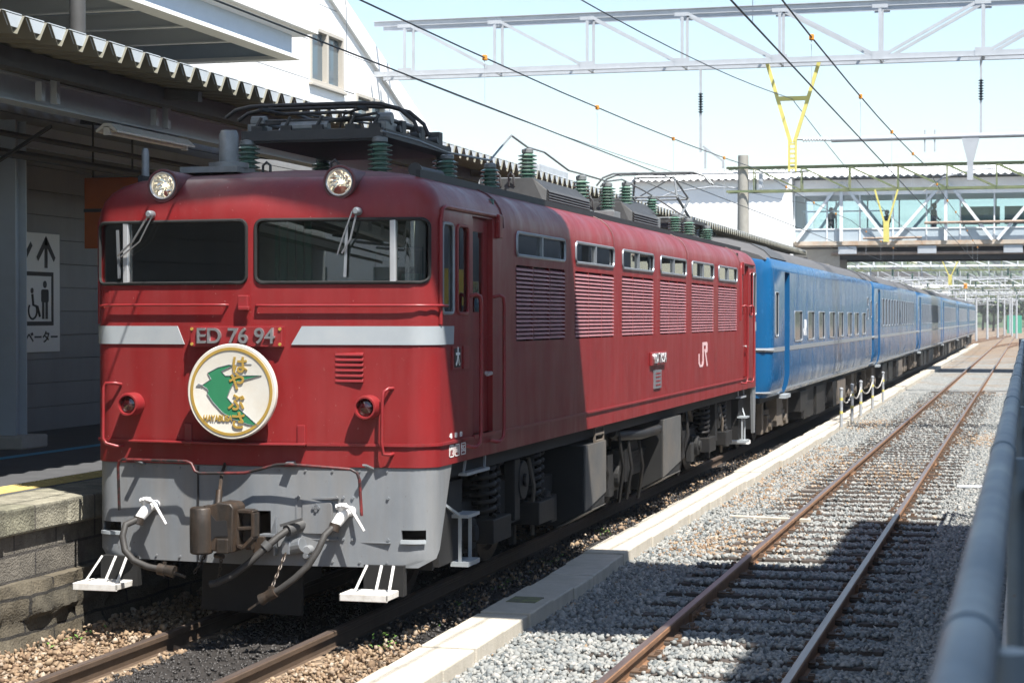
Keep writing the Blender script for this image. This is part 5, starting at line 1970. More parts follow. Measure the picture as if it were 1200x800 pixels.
# ------------------------------------------------------------------ the blue sleeping coaches
CW = 1.45
CL = 21.05
C0 = 31.12
def coach_section():
    s = [(CW - 0.10, 0.975), (CW - 0.03, 1.12), (CW, 1.30), (CW, 3.10), (CW - 0.02, 3.20), (CW - 0.075, 3.28)]
    return s
def coach_body(windows, doors, smallw=()):
    m = MB()
    sec = coach_section()
    full = sec + [(0.9, 3.36), (-0.9, 3.36)] + [(-a, b) for a, b in reversed(sec)]
    rings = [(0.0, 0.22), (0.03, 0.10), (0.10, 0.03), (0.20, 0.0), (CL - 0.20, 0.0), (CL - 0.10, 0.03), (CL - 0.03, 0.10), (CL, 0.22)]
    vs, fs = [], []
    n = len(full)
    for y_, ins in rings:
        for x_, z in full:
            k_ = (CW - ins) / CW
            vs.append((x_ * k_, y_, z - (ins * 0.5 if z > 3.0 else 0)))
    for r in range(len(rings) - 1):
        for i in range(n):
            fs.append((r * n + i, r * n + (i + 1) % n, (r + 1) * n + (i + 1) % n, (r + 1) * n + i))
    fs.append(tuple(range(n)))
    fs.append(tuple(range((len(rings) - 1) * n, len(rings) * n)))
    m.add(vs, fs)
    m.cur = 0
    o = m.build('body', [M['blue'], M['black']], None)
    cut = MB()
    for (ya, yb, za, zb) in windows:
        for s in (-1, 1):
            a, b = sorted((s * (CW - 0.022), s * (CW + 0.2)))
            cut.prism(rrect(ya, yb, za, zb, 0.05), 'x', a, b)
    for (ya, yb) in doors:
        for s in (-1, 1):
            a, b = sorted((s * (CW - 0.13), s * (CW + 0.2)))
            cut.prism([(ya, 0.9), (yb, 0.9), (yb, 3.08), (ya, 3.08)], 'x', a, b)
    boolean_diff(o, cut.build('cut', [M['blue'], M['black']]))
    smooth_mesh(o, 35)
    return o
def make_coach(name, label, windows, doors, jr=False, vent=()):
    root = empty(name, (TC, C0, 0), label, 'coach', 'blue sleeping coaches of the train')
    b = coach_body(windows, doors)
    b.parent = root
    r = MB()
    sec = [(CW - 0.07, 3.275), (CW - 0.19, 3.40), (CW - 0.42, 3.52), (CW - 0.8, 3.61), (0, 3.66)]
    full = sec + [(-a, c) for a, c in reversed(sec[:-1])]
    rings = [(0.05, 0.985), (0.35, 1.0), (CL - 0.35, 1.0), (CL - 0.05, 0.985)]
    vs, fs = [], []
    n = len(full)
    for y_, k_ in rings:
        for x_, z in full:
            vs.append((x_ * k_, y_, 3.2 + (z - 3.2) * (k_ if k_ == 1 else 0.6)))
    for q in range(len(rings) - 1):
        for i in range(n - 1):
            fs.append((q * n + i, q * n + i + 1, (q + 1) * n + i + 1, (q + 1) * n + i))
    for q in (0, len(rings) - 1):
        fs.append(tuple(range(q * n, q * n + n)))
    r.add(vs, fs)
    ro = r.build('roof', M['coachroof'], root, smooth=35)
    v = MB()
    for (ya, yb) in vent:
        vs = []
        for y_, k_ in ((ya, 1.004), (yb, 1.004)):
            for x_, z in full:
                vs.append((x_ * k_, y_, z + 0.02))
        fs = [(i, i + 1, n + i + 1, n + i) for i in range(n - 1)] + [tuple(range(n)), tuple(range(n, 2 * n))]
        v.add(vs, fs)
    if vent:
        v.build('roof_hatch', M['darksteel'], ro)
    for (ya, yb, za, zb) in windows:
        w = MB()
        for s in (-1, 1):
            a, b_ = sorted((s * (CW - 0.018), s * (CW - 0.012)))
            w.box(a, b_, ya - 0.005, yb + 0.005, za - 0.005, zb + 0.005)
        wo = w.build('window', M['coachglass'], root)
        if yb - ya > 0.3:
            f = MB()
            f.tube([(CW + 0.002, p_, q_) for p_, q_ in rrect(ya, yb, za, zb, 0.05, 3)], 0.011, 5, closed=True)
            f.build('frame', M['belt'], wo)
    for (ya, yb) in doors:
        d = MB()
        d.box(CW - 0.125, CW - 0.10, ya + 0.01, yb - 0.01, 0.99, 3.07)
        d.box(-CW + 0.10, -CW + 0.125, ya + 0.01, yb - 0.01, 0.99, 3.07)
        do = d.build('door', M['blue'], root)
        d = MB()
        d.box(CW - 0.102, CW - 0.092, ya + 0.2, yb - 0.2, 2.0, 2.75)
        d.build('door_window', M['coachglass'], do)
        d = MB()
        d.box(CW - 0.10, CW + 0.02, ya, yb, 0.90, 0.965)
        d.build('door_step', M['silver'], do)
    l_ = MB()
    for za, zb in ((1.725, 1.80), (1.035, 1.075)):
        cuts = sorted([(ya - 0.01, yb + 0.01) for ya, yb in doors])
        a = 0.2
        for (ya, yb) in cuts + [(CL - 0.2, None)]:
            dx = 0.0 if za > 1.3 else -0.045
            for s in (-1, 1):
                p_, q_ = sorted((s * (CW + dx - 0.02), s * (CW + dx + 0.006)))
                if ya > a:
                    l_.box(p_, q_, a, ya, za, zb)
            a = yb
    k_ = (CW - 0.06) / CW
    l_.tube([(CW + 0.002, 0.2, 1.762), (CW - 0.028, 0.10, 1.762), (CW - 0.10, 0.022, 1.762), (0.6, -0.012, 1.762)], 0.036, 6)
    l_.tube([(CW - 0.045, 0.2, 1.055), (CW - 0.075, 0.10, 1.055), (CW - 0.14, 0.02, 1.055), (0.6, -0.012, 1.055)], 0.02, 6)
    l_.build('silver_line', M['belt'], root)
    if jr:
        j = MB()
        def let(poly, y0_, z0_, w_, h_):
            j.prism([(y0_ + p_[0] * w_, z0_ + p_[1] * h_) for p_ in poly], 'x', CW + 0.001, CW + 0.004)
        J = [(0.7, 1), (1, 1), (1, 0.25), (0.75, 0), (0.25, 0), (0, 0.25), (0, 0.45), (0.3, 0.45), (0.3, 0.25), (0.7, 0.25)]
        let(J, 4.63, 1.96, 0.22, 0.30)
        Rr = [(0, 0), (0.3, 0), (0.3, 0.4), (0.45, 0.4), (0.72, 0), (1.05, 0), (0.75, 0.42), (1, 0.55), (1, 0.85), (0.8, 1), (0, 1)]
        let(Rr, 4.90, 1.96, 0.25, 0.30)
        j.build('operator_logo', M['white'], root)
    g_ = MB()
    g_.box(-0.55, 0.55, -0.13, 0.05, 1.0, 3.0)
    g_.box(-0.55, 0.55, CL - 0.05, CL + 0.13, 1.0, 3.0)
    g_.build('gangway', M['darksteel'], root, bevel=0.03)
    u = MB()
    u.box(-1.25, 1.25, 0.1, CL - 0.1, 0.88, 0.975)
    u.build('underframe', M['under'], root)
    rs_ = random.Random(5)
    eq = MB()
    eq2 = MB()
    yq = 5.4
    while yq < CL - 6.2:
        L_ = rs_.choice([0.5, 0.8, 1.2, 1.7])
        (eq if rs_.random() < 0.5 else eq2).box(0.75, rs_.uniform(1.2, 1.34), yq, yq + L_, rs_.uniform(0.28, 0.5), 0.88)
        (eq if rs_.random() < 0.5 else eq2).box(-1.3, -0.75, yq, yq + L_, rs_.uniform(0.28, 0.5), 0.88)
        yq += L_ + rs_.choice([0.12, 0.3, 0.7])
    eq.build('equipment_box', M['dusty'], root, bevel=0.01)
    eq2.build('equipment_box', M['undergrey'], root, bevel=0.01)
    for yc in (3.1, CL - 3.1):
        b = MB()
        for s in (-1, 1):
            b.box(s * 1.0 - 0.06, s * 1.0 + 0.06, -1.7, 1.7, 0.52, 0.68)
            for q in (-1, 1):
                b.box(s * 1.06 - 0.08, s * 1.06 + 0.08, q * 1.05 - 0.16, q * 1.05 + 0.16, 0.3, 0.6)
                b.cyl((s * 1.1, q * 1.05, 0.43), (s * 1.2, q * 1.05, 0.43), 0.10, n=12)
                b.box(s * 1.08 - 0.05, s * 1.08 + 0.05, q * 1.75 - 0.1, q * 1.75 + 0.1, 0.3, 0.85)
            b.box(s * 1.1 - 0.1, s * 1.1 + 0.1, -0.4, 0.4, 0.36, 0.86)
        bo = b.build('bogie', M['dusty'], root, bevel=0.01, loc=(0, yc, 0))
        for q in (-1, 1):
            for s in (-1, 1):
                w = MB()
                wheel_mb(w, s * HG, q * 1.05, 0.43)
                w.build('wheel', M['rustcast'], bo, smooth=35)
    return root

def off_all(lst, d):
    return lst
w1 = [(3.22 + 2.05 * i, 3.22 + 2.05 * i + 1.12, 1.87, 2.41) for i in range(8)]
w1 = [(34.34, 35.51), (36.49, 37.57), (38.45, 39.55), (40.6, 41.71), (42.58, 43.69), (44.75, 45.86), (46.56, 47.76), (48.77, 49.82)]
w1 = [(a - C0, b - C0, 1.87, 2.41) for a, b in w1] + [(0.50, 0.92, 1.98, 2.72), (19.25, 19.65, 2.62, 2.82), (20.3, 20.75, 2.30, 2.75), (19.25, 19.65, 2.25, 2.52)]
ca = make_coach('sleeping_coach', 'blue sleeping coach right behind the red locomotive, white mark between its first windows', w1, [(1.78, 2.50)], jr=True, vent=[(0.5, 2.6), (18.6, 19.9)])
w2 = [(3.3 + 1.24 * i, 3.3 + 1.24 * i + 0.66, 2.05, 2.84) for i in range(13)] + [(1.0, 1.4, 2.2, 2.7)]
cb_ = make_coach('sleeping_coach', 'second blue coach of the train with a row of tall narrow windows', w2, [(1.78, 2.50)], vent=[(0.6, 2.9), (17.5, 20.5)])
cb_.location.y = C0 + 21.3
for i, lab in ((2, 'third blue coach of the train under the footbridge'), (3, 'fourth blue coach beyond the footbridge, two coaches from the tail'), (4, 'fifth blue coach, last but one of the train'), (5, 'sixth and last blue coach at the tail of the train')):
    c = copy_tree(cb_)
    c.location.y = C0 + 21.3 * i
    c['label'] = lab
cpl = MB()
cpl.box(-0.15, 0.15, 0, 1.3, 0.75, 1.0)
cpl.cyl((-0.35, 0.0, 0.7), (-0.35, 1.2, 0.7), 0.03)
cpo = cpl.build('coupling', M['rustcast'], loco, loc=(0, 17.0, 0))

# ------------------------------------------------------------------ station: canopy, wall, column, lamp, sign
def canopy(name, label, xe, xi, z_e, slope, y0, y1, pitch=0.33, rise=0.145):
    """folded-plate roof: eave at xe, inner edge at xi"""
    root = empty(name, (0, y0, 0), label, 'canopy')
    s = 1 if xe > xi else -1
    n = int((y1 - y0) / pitch)
    m = MB()
    prof = []
    for i in range(n):
        b = i * pitch
        prof += [(b, rise), (b + 0.03, rise), (b + pitch / 2 - 0.028, 0), (b + pitch / 2 + 0.028, 0), (b + pitch - 0.03, rise)]
    vs, fs = [], []
    for x in (xe, xi):
        for (yy_, h_) in prof:
            z = z_e + h_ + abs(x - xe) * slope
            vs.append((x, yy_, z))
    k_ = len(prof)
    for i in range(k_ - 1):
        fs.append((i, i + 1, k_ + i + 1, k_ + i))
    m.add(vs, fs)
    sh = m.build('roof_sheet', M['sheet'], root, fixn=False)
    so = sh.modifiers.new('thick', 'SOLIDIFY')
    so.thickness = 0.004
    fl = MB()
    for i in range(n):
        c = i * pitch + pitch / 2
        x = xe - s * 0.02
        fl.prism([(c - 0.075, z_e + 0.05), (c + 0.075, z_e + 0.05), (c + pitch / 2 - 0.018, z_e + rise - 0.004), (c - pitch / 2 + 0.018, z_e + rise - 0.004)], 'x', x - 0.002, x + 0.002)
        fl.box(min(x, x - s * 0.12), max(x, x - s * 0.12), c - pitch / 2 + 0.035, c + pitch / 2 - 0.035, z_e + rise + 0.004, z_e + rise + 0.012)
    fl.build('eave_flashing', M['flash'], root)
    return root
can = canopy('platform_canopy', 'folded plate canopy with zigzag eave over the left platform', -7.1, -11.45, 4.36, 0.10, -30, 64)
def can_part(name, m_, f, **kw):
    b = MB()
    f(b)
    return b.build(name, m_, can, loc=(0, 30, 0), **kw)
def f_purlin(b):
    for xx in (-7.75, -9.9):
        z = 4.36 + (-7.1 - xx) * 0.10 - 0.012
        b.box(xx - 0.06, xx + 0.06, -30, 64, z - 0.15, z)
can_part('purlin', M['darksteel'], f_purlin)
def f_beam(b):
    b.box(-8.33, -8.27, -30, 64, 4.13, 4.33)
    b.box(-8.40, -8.20, -30, 64, 4.115, 4.13)
    b.box(-8.40, -8.20, -30, 64, 4.33, 4.345)
    b.box(-10.86, -10.78, -30, 64, 4.20, 4.45)
can_part('eave_beam', M['bluegrey'], f_beam)
def f_posts(b):
    for i in range(-12, 30):
        y_ = 1.35 + i * 2.2
        b.box(-8.14, -8.08, y_, y_ + 0.06, 4.14, 4.30)
        b.box(-8.14, -8.08, y_ + 0.26, y_ + 0.32, 4.14, 4.44)
can_part('hanger', M['bluegrey'], f_posts)
def f_raft(b):
    for i in range(-8, 14):
        y_ = 1.6 + i * 5.0 - 0.45
        b.bar((-7.35, y_, 4.325), (-11.2, y_, 4.71), 0.08, 0.09)
can_part('rafter', M['darksteel'], f_raft)
def f_pipe(b):
    b.cyl((-9.4, -30, 4.05), (-9.4, 64, 4.05), 0.03, n=8)
    b.cyl((-9.9, -30, 3.95), (-9.9, 64, 3.95), 0.045, n=8)
    b.bar((-8.9, 16.2, 4.1), (-10.7, 17.2, 3.5), 0.03, 0.03)
can_part('conduit', M['darksteel'], f_pipe)

# columns carrying the canopy
for i, y_ in enumerate((18.0, 28.0, 38.0)):
    c = empty('column', (-10.35, y_, PZ), ['blue grey steel column on a concrete base left of the elevator sign', 'blue grey steel column behind the locomotive cab on the left platform', 'blue grey steel column far along the left platform behind the train'][i], 'column')
    b = MB()
    b.box(-0.11, 0.11, -0.115, -0.1, 0.14, 3.45)
    b.box(-0.11, 0.11, 0.1, 0.115, 0.14, 3.45)
    b.box(-0.02, 0.02, -0.1, 0.1, 0.14, 3.45)
    b.build('post', M['bluegrey'], c)
    b = MB()
    b.box(-0.27, 0.27, -0.27, 0.27, 0, 0.14)
    b.build('base', M['concrete'], c, bevel=0.02)
dp = empty('drain_pipe', (-11.0, 18.97, PZ), 'dark drain pipe beside the blue grey column at the left edge', 'pipe')
b = MB()
b.tube([(0, 0, 3.4), (0, 0, 0.25), (0.03, 0, 0.15), (0.12, 0, 0.08)], 0.055, 12)
b.build('pipe', M['darksteel'], dp, smooth=50)
b = MB()
for zq in (0.55, 1.55, 2.6):
    b.cyl((0, 0, zq - 0.02), (0, 0, zq + 0.02), 0.065, n=14)
    b.box(0.05, 0.10, -0.02, 0.02, zq - 0.015, zq + 0.015)
b.build('clip', M['steel'], dp)

# the grey sided building along the platform
sw = empty('station_wall', (-11.6, 0, PZ), 'grey horizontally sided station wall behind the column and elevator sign', 'wall')
b = MB()
for i in range(15):
    z = i * 0.292
    b.box(-0.05, 0.0 + (0.004 if i % 2 else 0), -30, 60, z, z + 0.284)
b.box(-0.2, -0.05, -30, 60, 0, 4.4)
b.build('siding', M['siding'], sw)

es = empty('elevator_sign', (-11.575, 20.62, 1.98), 'white elevator sign with arrow and wheelchair pictogram on the grey wall', 'sign')
W2, H0, H1 = 0.62, 0.88 - 0.02, 2.30
b = MB()
b.box(0.0, 0.02, -W2, W2, -0.10, 1.34)
b.build('panel', M['sign'], es)
def sgn(polys, name='pictogram'):
    m = MB()
    for q in polys:
        m.prism(q, 'x', 0.021, 0.024)
    return m.build(name, M['signblack'], es)
SG = Matrix.Identity(4)
def circ(cy_, cz_, r, n=14):
    return [(cy_ + r * math.cos(2 * math.pi * i / n), cz_ + r * math.sin(2 * math.pi * i / n)) for i in range(n)]
yc_ = 0.28
sgn([[(yc_ - 0.035, 0.92), (yc_ + 0.035, 0.92), (yc_ + 0.035, 1.28), (yc_ - 0.035, 1.28)],
     [(yc_ - 0.23, 1.05), (yc_ - 0.19, 1.0), (yc_ + 0.02, 1.22), (yc_, 1.31)], [(yc_ + 0.23, 1.05), (yc_ + 0.19, 1.0), (yc_ - 0.02, 1.22), (yc_, 1.31)]], 'arrow')
yd_ = -0.28
sgn([[(yd_ - 0.035, 0.95), (yd_ + 0.035, 0.95), (yd_ + 0.035, 1.28), (yd_ - 0.035, 1.28)],
     [(yd_ - 0.23, 1.18), (yd_ - 0.19, 1.23), (yd_ + 0.02, 1.01), (yd_, 0.92)], [(yd_ + 0.23, 1.18), (yd_ + 0.19, 1.23), (yd_ - 0.02, 1.01), (yd_, 0.92)]], 'arrow')
sgn([[(-0.5, 0.22), (0.46, 0.22), (0.46, 0.27), (-0.5, 0.27)], [(-0.5, 0.82), (0.46, 0.82), (0.46, 0.87), (-0.5, 0.87)], [(-0.5, 0.27), (-0.45, 0.27), (-0.45, 0.82), (-0.5, 0.82)], [(0.41, 0.27), (0.46, 0.27), (0.46, 0.82), (0.41, 0.82)]], 'frame')
sgn([circ(0.25, 0.72, 0.045), rrect(0.16, 0.34, 0.50, 0.66, 0.03), [(0.18, 0.30), (0.235, 0.30), (0.235, 0.5), (0.18, 0.5)], [(0.262, 0.30), (0.32, 0.30), (0.32, 0.5), (0.262, 0.5)]], 'person_pictogram')
wc = MB()
wc.tube([(0.0225, -0.05 + 0.1 * math.cos(t), 0.40 + 0.1 * math.sin(t)) for t in [R(-220 + i * 20) for i in range(14)]], 0.013, 6)
wc.tube([(0.0225, -0.06, 0.60), (0.0225, -0.04, 0.47), (0.0225, 0.06, 0.45), (0.0225, 0.12, 0.33)], 0.018, 6)
wc.cyl((0.012, -0.06, 0.64), (0.024, -0.06, 0.64), 0.035, n=12)
wc.build('wheelchair_pictogram', M['signblack'], es)
text('lettering', 'エレベーター', 0.155, 0.001, M['signblack'], es, SIDE(0.022, -0.02, 0.07), bold=0.004, sx=1.28)

og = empty('orange_panel', (-10.25, 20.1, 3.10), 'orange hanging panel partly hidden behind the left edge of the locomotive', 'sign')
b = MB()
b.box(-0.35, 0.35, -0.03, 0.03, 0.0, 0.82)
b.build('panel', M['signorange'], og, bevel=0.01)
b = MB()
b.box(-0.352, 0.352, -0.036, 0.036, 0.42, 0.46)
for xx in (-0.25, 0.25):
    b.cyl((xx, 0, 0.82), (xx, 0, 1.5), 0.012, n=6)
b.build('hanger', M['darksteel'], og)

fl = empty('fluorescent_lamp', (-8.2, 0, 0), 'white fluorescent lamp fitting under the canopy beam above the cab', 'lamp')
b = MB()
b.prism([(-0.11, 4.02), (-0.03, 4.09), (0.03, 4.09), (0.11, 4.02), (0.105, 4.005), (0.02, 4.05), (-0.02, 4.05), (-0.105, 4.005)], 'y', 15.96, 17.66)
b.build('reflector', M['white'], fl)
b = MB()
b.cyl((0, 16.0, 4.005), (0, 17.62, 4.005), 0.019, n=10)
b.build('tube', M['white'], fl)
b = MB()
for y_ in (15.98, 17.64):
    b.box(-0.03, 0.03, y_ - 0.02, y_ + 0.02, 3.98, 4.06)
for y_ in (16.3, 17.3):
    b.cyl((0, y_, 4.08), (-0.08, y_, 4.13), 0.012, n=6)
b.build('end_cap', M['sign'], fl)

# ------------------------------------------------------------------ white station building above the canopy
wb = empty('white_building', (-14, 0, 0), 'white station building with two windows and a slanting end above the platform canopy', 'building')
b = MB()
SL0, SL1 = (36.7, 9.25), (45.6, 5.95)
sl_ = (SL1[1] - SL0[1]) / (SL1[0] - SL0[0])
top = 12.5
ytop = SL0[0] + (top - SL0[1]) / sl_
poly = [(-40, 3.0), (52, 3.0), (52, SL1[1] + sl_ * (52 - SL1[0])), (ytop, top), (-40, top)]
wmb = MB()
wmb.prism(poly, 'x', -6.0, 0.0)
wall = wmb.build('wall', M['wall'], wb)
cut = MB()
WIN = [(36.04, 37.97, 7.05, 8.20), (38.77, 40.63, 6.15, 7.15)]
for (ya, yb, za, zb) in WIN:
    cut.box(-0.25, 0.3, ya, yb, za, zb)
boolean_diff(wall, cut.build('cut', M['wall']))
b = MB()
for zq in (3.9, 4.7, 5.5, 6.3, 7.1, 7.9, 8.7, 9.5, 10.3):
    yq = SL0[0] + (zq - SL0[1]) / sl_
    segs = [(-40, yq)]
    for (ya, yb, za, zb) in WIN:
        if za - 0.05 < zq < zb + 0.05:
            segs = [(a, c) for s_ in segs for a, c in ((s_[0], ya - 0.1), (yb + 0.1, s_[1]))]
    for a, c in segs:
        if c > a:
            b.box(-0.002, 0.0025, a, c, zq - 0.008, zq + 0.008)
b.build('panel_joint', M['siding'], wall)
b = MB()
b.bar((0.0, ytop, top), (0.0, 52, SL1[1] + sl_ * (52 - SL1[0])), 0.42, 0.16, up=(1, 0, 0))
b.build('gable_trim', M['wall'], wb)
for (ya, yb, za, zb) in WIN:
    f = MB()
    for a, c, d, e in ((ya, ya + 0.08, za, zb), (yb - 0.08, yb, za, zb), (ya + 0.08, yb - 0.08, za, za + 0.08), (ya + 0.08, yb - 0.08, zb - 0.08, zb), ((ya + yb) / 2 - 0.05, (ya + yb) / 2 + 0.05, za + 0.08, zb - 0.08)):
        f.box(-0.12, 0.03, a, c, d, e)
    f.box(-0.1, 0.08, ya - 0.06, yb + 0.06, za - 0.06, za)
    fo = f.build('window', M['winframe'], wb, bevel=0.008)
    w = MB()
    w.box(-0.09, -0.08, ya + 0.05, yb - 0.05, za + 0.05, zb - 0.05)
    w.build('pane', M['winglass'], fo)
# projecting upper floor with an open framed soffit
b = MB()
b.box(4.0, 4.06, 2, 24.9, 5.95, 6.24)
b.box(0, 4.0, 24.84, 24.9, 5.95, 6.24)
bf = b.build('fascia', M['soffit'], wb)
b = MB()
b.box(3.9, 4.16, 2, 25.0, 5.90, 5.95)
b.box(0, 3.9, 24.8, 25.0, 5.90, 5.95)
b.box(3.95, 4.20, 2, 25.1, 6.24, 6.30)
b.build('flange', M['wall'], wb)
b = MB()
for i in range(16):
    y_ = 23.3 - i * 1.35
    b.box(0, 3.98, y_ - 0.05, y_ + 0.05, 5.93, 5.95)
    b.box(0, 3.98, y_ - 0.012, y_ + 0.012, 5.95, 6.14)
b.build('joist', M['wall'], wb)
b = MB()
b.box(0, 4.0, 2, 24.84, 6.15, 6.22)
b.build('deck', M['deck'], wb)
b = MB()
b.box(0, 4.30, 2, 25.3, 6.30, 10.0)
b.build('upper_storey', M['wall'], wb)
dpp = MB()
dpp.cyl((4.45, 17.95, 4.6), (4.45, 17.95, 6.3), 0.085, n=12)
dpp.build('down_pipe', M['darksteel'], wb, smooth=40)

# shelter roof and grey box beyond the canopy
bx_ = empty('grey_plant_box', (-12.0, 44.5, 4.6), 'pale grey plant box with a curved hood above the canopy behind the insulators', 'box')
b = MB()
b.box(-0.30, 0.62, 0, 3.0, 0.2, 1.42)
b.build('casing', M['galv'], bx_, bevel=0.03)
b = MB()
b.prism([(0.62, 0.2), (1.0, 0.2), (1.0, 0.9), (0.9, 1.15), (0.62, 1.25)], 'y', 0.2, 2.8)
b.build('end_hood', M['galv'], bx_)

# ------------------------------------------------------------------ overhead line
def lattice(mb, y, x0, x1, zb, zt, pitch, d0=0.5, chord=0.12, web=0.07, xs=None, flip=None):
    for yy_ in (y - d0 / 2, y + d0 / 2):
        mb.box(x0, x1, yy_ - chord * 0.1, yy_ + chord * 0.1, zb, zb + chord)
        mb.box(x0, x1, yy_ - chord * 0.4, yy_ + chord * 0.4, zb, zb + 0.015)
        mb.box(x0, x1, yy_ - chord * 0.1, yy_ + chord * 0.1, zt - chord, zt)
        mb.box(x0, x1, yy_ - chord * 0.4, yy_ + chord * 0.4, zt - 0.015, zt)
    n = len(xs)
    for i, xq in enumerate(xs):
        for yy_ in (y - d0 / 2, y + d0 / 2):
            mb.bar((xq, yy_, zb + 0.02), (xq, yy_, zt - 0.02), web, web * 0.5, up=(0, 1, 0))
        mb.bar((xq, y - d0 / 2, zt - 0.03), (xq, y + d0 / 2, zt - 0.03), web * 0.7, web * 0.7)
        mb.bar((xq, y - d0 / 2, zb + 0.03), (xq, y + d0 / 2, zb + 0.03), web * 0.7, web * 0.7)
        if i + 1 < n:
            for yy_ in (y - d0 / 2, y + d0 / 2):
                if (flip and flip(xq)):
                    a, c = (xq, yy_, zb + 0.05), (xs[i + 1], yy_, zt - 0.05)
                else:
                    a, c = (xq, yy_, zt - 0.05), (xs[i + 1], yy_, zb + 0.05)
                mb.bar(a, c, web, web * 0.5, up=(0, 1, 0))
gy = 40.0
ga = empty('catenary_gantry', (0, gy, 0), 'large grey lattice gantry across the sky with a yellow vee bracket', 'gantry')
b = MB()
xs = [-13.2 + 2.052 * i for i in range(12)]
lattice(b, 0, -13.9, 9.6, 7.58, 8.80, 2.05, d0=0.62, chord=0.12, web=0.062, xs=xs, flip=lambda x: -3.3 < x < -1.5 or -1.2 < x < 9)
for xq in xs:
    for yq in (-0.325, 0.325):
        b.box(xq - 0.16, xq + 0.16, yq - 0.006, yq + 0.006, 7.60, 7.76)
        b.box(xq - 0.16, xq + 0.16, yq - 0.006, yq + 0.006, 8.64, 8.79)
gb = b.build('lattice_beam', M['galv'], ga)
b = MB()
for s in (-1, 1):
    b.box(9.3 - 0.2 + s * 0.3 - 0.08, 9.1 + s * 0.3 + 0.08, -0.3, 0.3, GZ, 8.8)
b.build('mast', M['galv'], ga)
b = MB()
b.bar((-5.29, 0, 7.62), (-4.80, 0, 5.95), 0.075, 0.05, up=(0, 1, 0))
b.bar((-4.21, 0, 7.62), (-4.72, 0, 5.95), 0.075, 0.05, up=(0, 1, 0))
b.box(-5.08, -4.44, -0.03, 0.03, 6.83, 6.92)
b.box(-4.85, -4.81, -0.04, 0.04, 5.35, 6.0)
b.box(-4.71, -4.67, -0.04, 0.04, 5.35, 6.0)
for q in range(6):
    b.box(-4.81, -4.71, -0.03, -0.02, 5.40 + q * 0.1, 5.44 + q * 0.1)
b.build('vee_bracket', M['vyellow'], ga)
def rod_insul(x, z0, z1, zi0, zi1):
    b = MB()
    b.box(x - 0.025, x + 0.025, -0.02, 0.02, z0, zi0)
    b.box(x - 0.025, x + 0.025, -0.02, 0.02, zi1, z1)
    h = b.build('hanger_rod', M['galv'], ga)
    i_ = MB()
    n = 8
    prof = [(0.02, zi0)]
    for q in range(n):
        z = zi0 + (zi1 - zi0) * (q + 0.2) / n
        prof += [(0.022, z), (0.065, z + 0.02), (0.022, z + 0.035)]
    prof.append((0.02, zi1))
    i_.lathe(prof, (x, 0, 0), 'z', 10)
    i_.build('insulator', M['wire'], h)
rod_insul(-6.70, 5.80, 7.56, 6.62, 7.05)
rod_insul(-0.93, 5.98, 7.62, 6.72, 7.15)
b = MB()
b.bar((-6.65, 0, 5.92), (-6.22, 0, 5.60), 0.045, 0.04)
b.bar((-6.60, 0, 5.90), (-6.60, 0, 5.45), 0.05, 0.04)
b.bar((-6.22, 0, 5.62), (-6.22, 0, 5.45), 0.05, 0.04)
b.build('steady_arm', M['galv'], ga)
b = MB()
b.cyl((-3.95, 0, 5.99), (3.2, 0, 6.02), 0.055, n=12)
b.cyl((-4.72, 0, 6.03), (-3.95, 0, 5.99), 0.025, n=8)
for xq in (-2.05, -1.85):
    b.bar((xq, 0, 6.15), (xq, 0, 5.70), 0.035, 0.03)
b.prism([(-1.32, 5.98), (-0.95, 5.98), (-1.07, 5.50), (-1.20, 5.50)], 'y', -0.04, 0.04)
b.box(-1.20, -1.08, -0.05, 0.05, 5.1, 5.52)
b.build('cross_tube', M['galv'], ga, smooth=40)
i_ = MB()
prof = []
for q in range(9):
    x_ = -4.55 + q * 0.06
    prof += [(0.025, x_), (0.06, x_ + 0.02), (0.025, x_ + 0.04)]
i_.lathe(prof, (0, 0, 6.01), 'x', 10)
i_.build('insulator', M['galvlight'], ga)

# concrete mast with its green truss
gm = empty('green_truss_gantry', (0, 62, 0), 'weathered green truss on a round concrete mast before the footbridge', 'gantry')
b = MB()
b.cyl((-8.98, 0, GZ), (-8.98, 0, 7.58), 0.24, 0.17, n=20)
b.cyl((9.0, 0, GZ), (9.0, 0, 7.58), 0.24, 0.17, n=20)
b.build('mast', mat('old concrete pole', (0.27, 0.26, 0.23), 0.85, var=0.2, vscale=3, dirt=(0.16, 0.15, 0.12), dirt_amt=0.5, streak=1), gm, smooth=40)
b = MB()
xs = [-8.6 + 1.53 * i for i in range(12)]
lattice(b, 0, -9.5, 9.3, 6.36, 7.20, 1.5, d0=0.45, chord=0.075, web=0.045, xs=xs)
b.build('truss', M['greensteel'], gm)
b = MB()
b.cyl((-12, 0.1, 7.02), (-7.4, 0.1, 7.02), 0.035, n=8)
b.cyl((-7.4, 0.1, 7.02), (-6.8, 0.1, 7.06), 0.05, n=8)
b.bar((-8.4, 0, 7.0), (-8.4, 0, 6.5), 0.2, 0.12)
b.tube([(-12.2, 0, 6.1), (-11.2, 0, 6.45), (-10, 0, 6.58), (-8.9, 0, 6.5)], 0.025, 6)
b.tube([(-3.2, 0, 6.3), (-2.6, 0, 6.75), (-1.6, 0, 6.98), (-1.0, 0, 7.0)], 0.025, 6)
b.build('cantilever', M['galv'], gm, smooth=40)

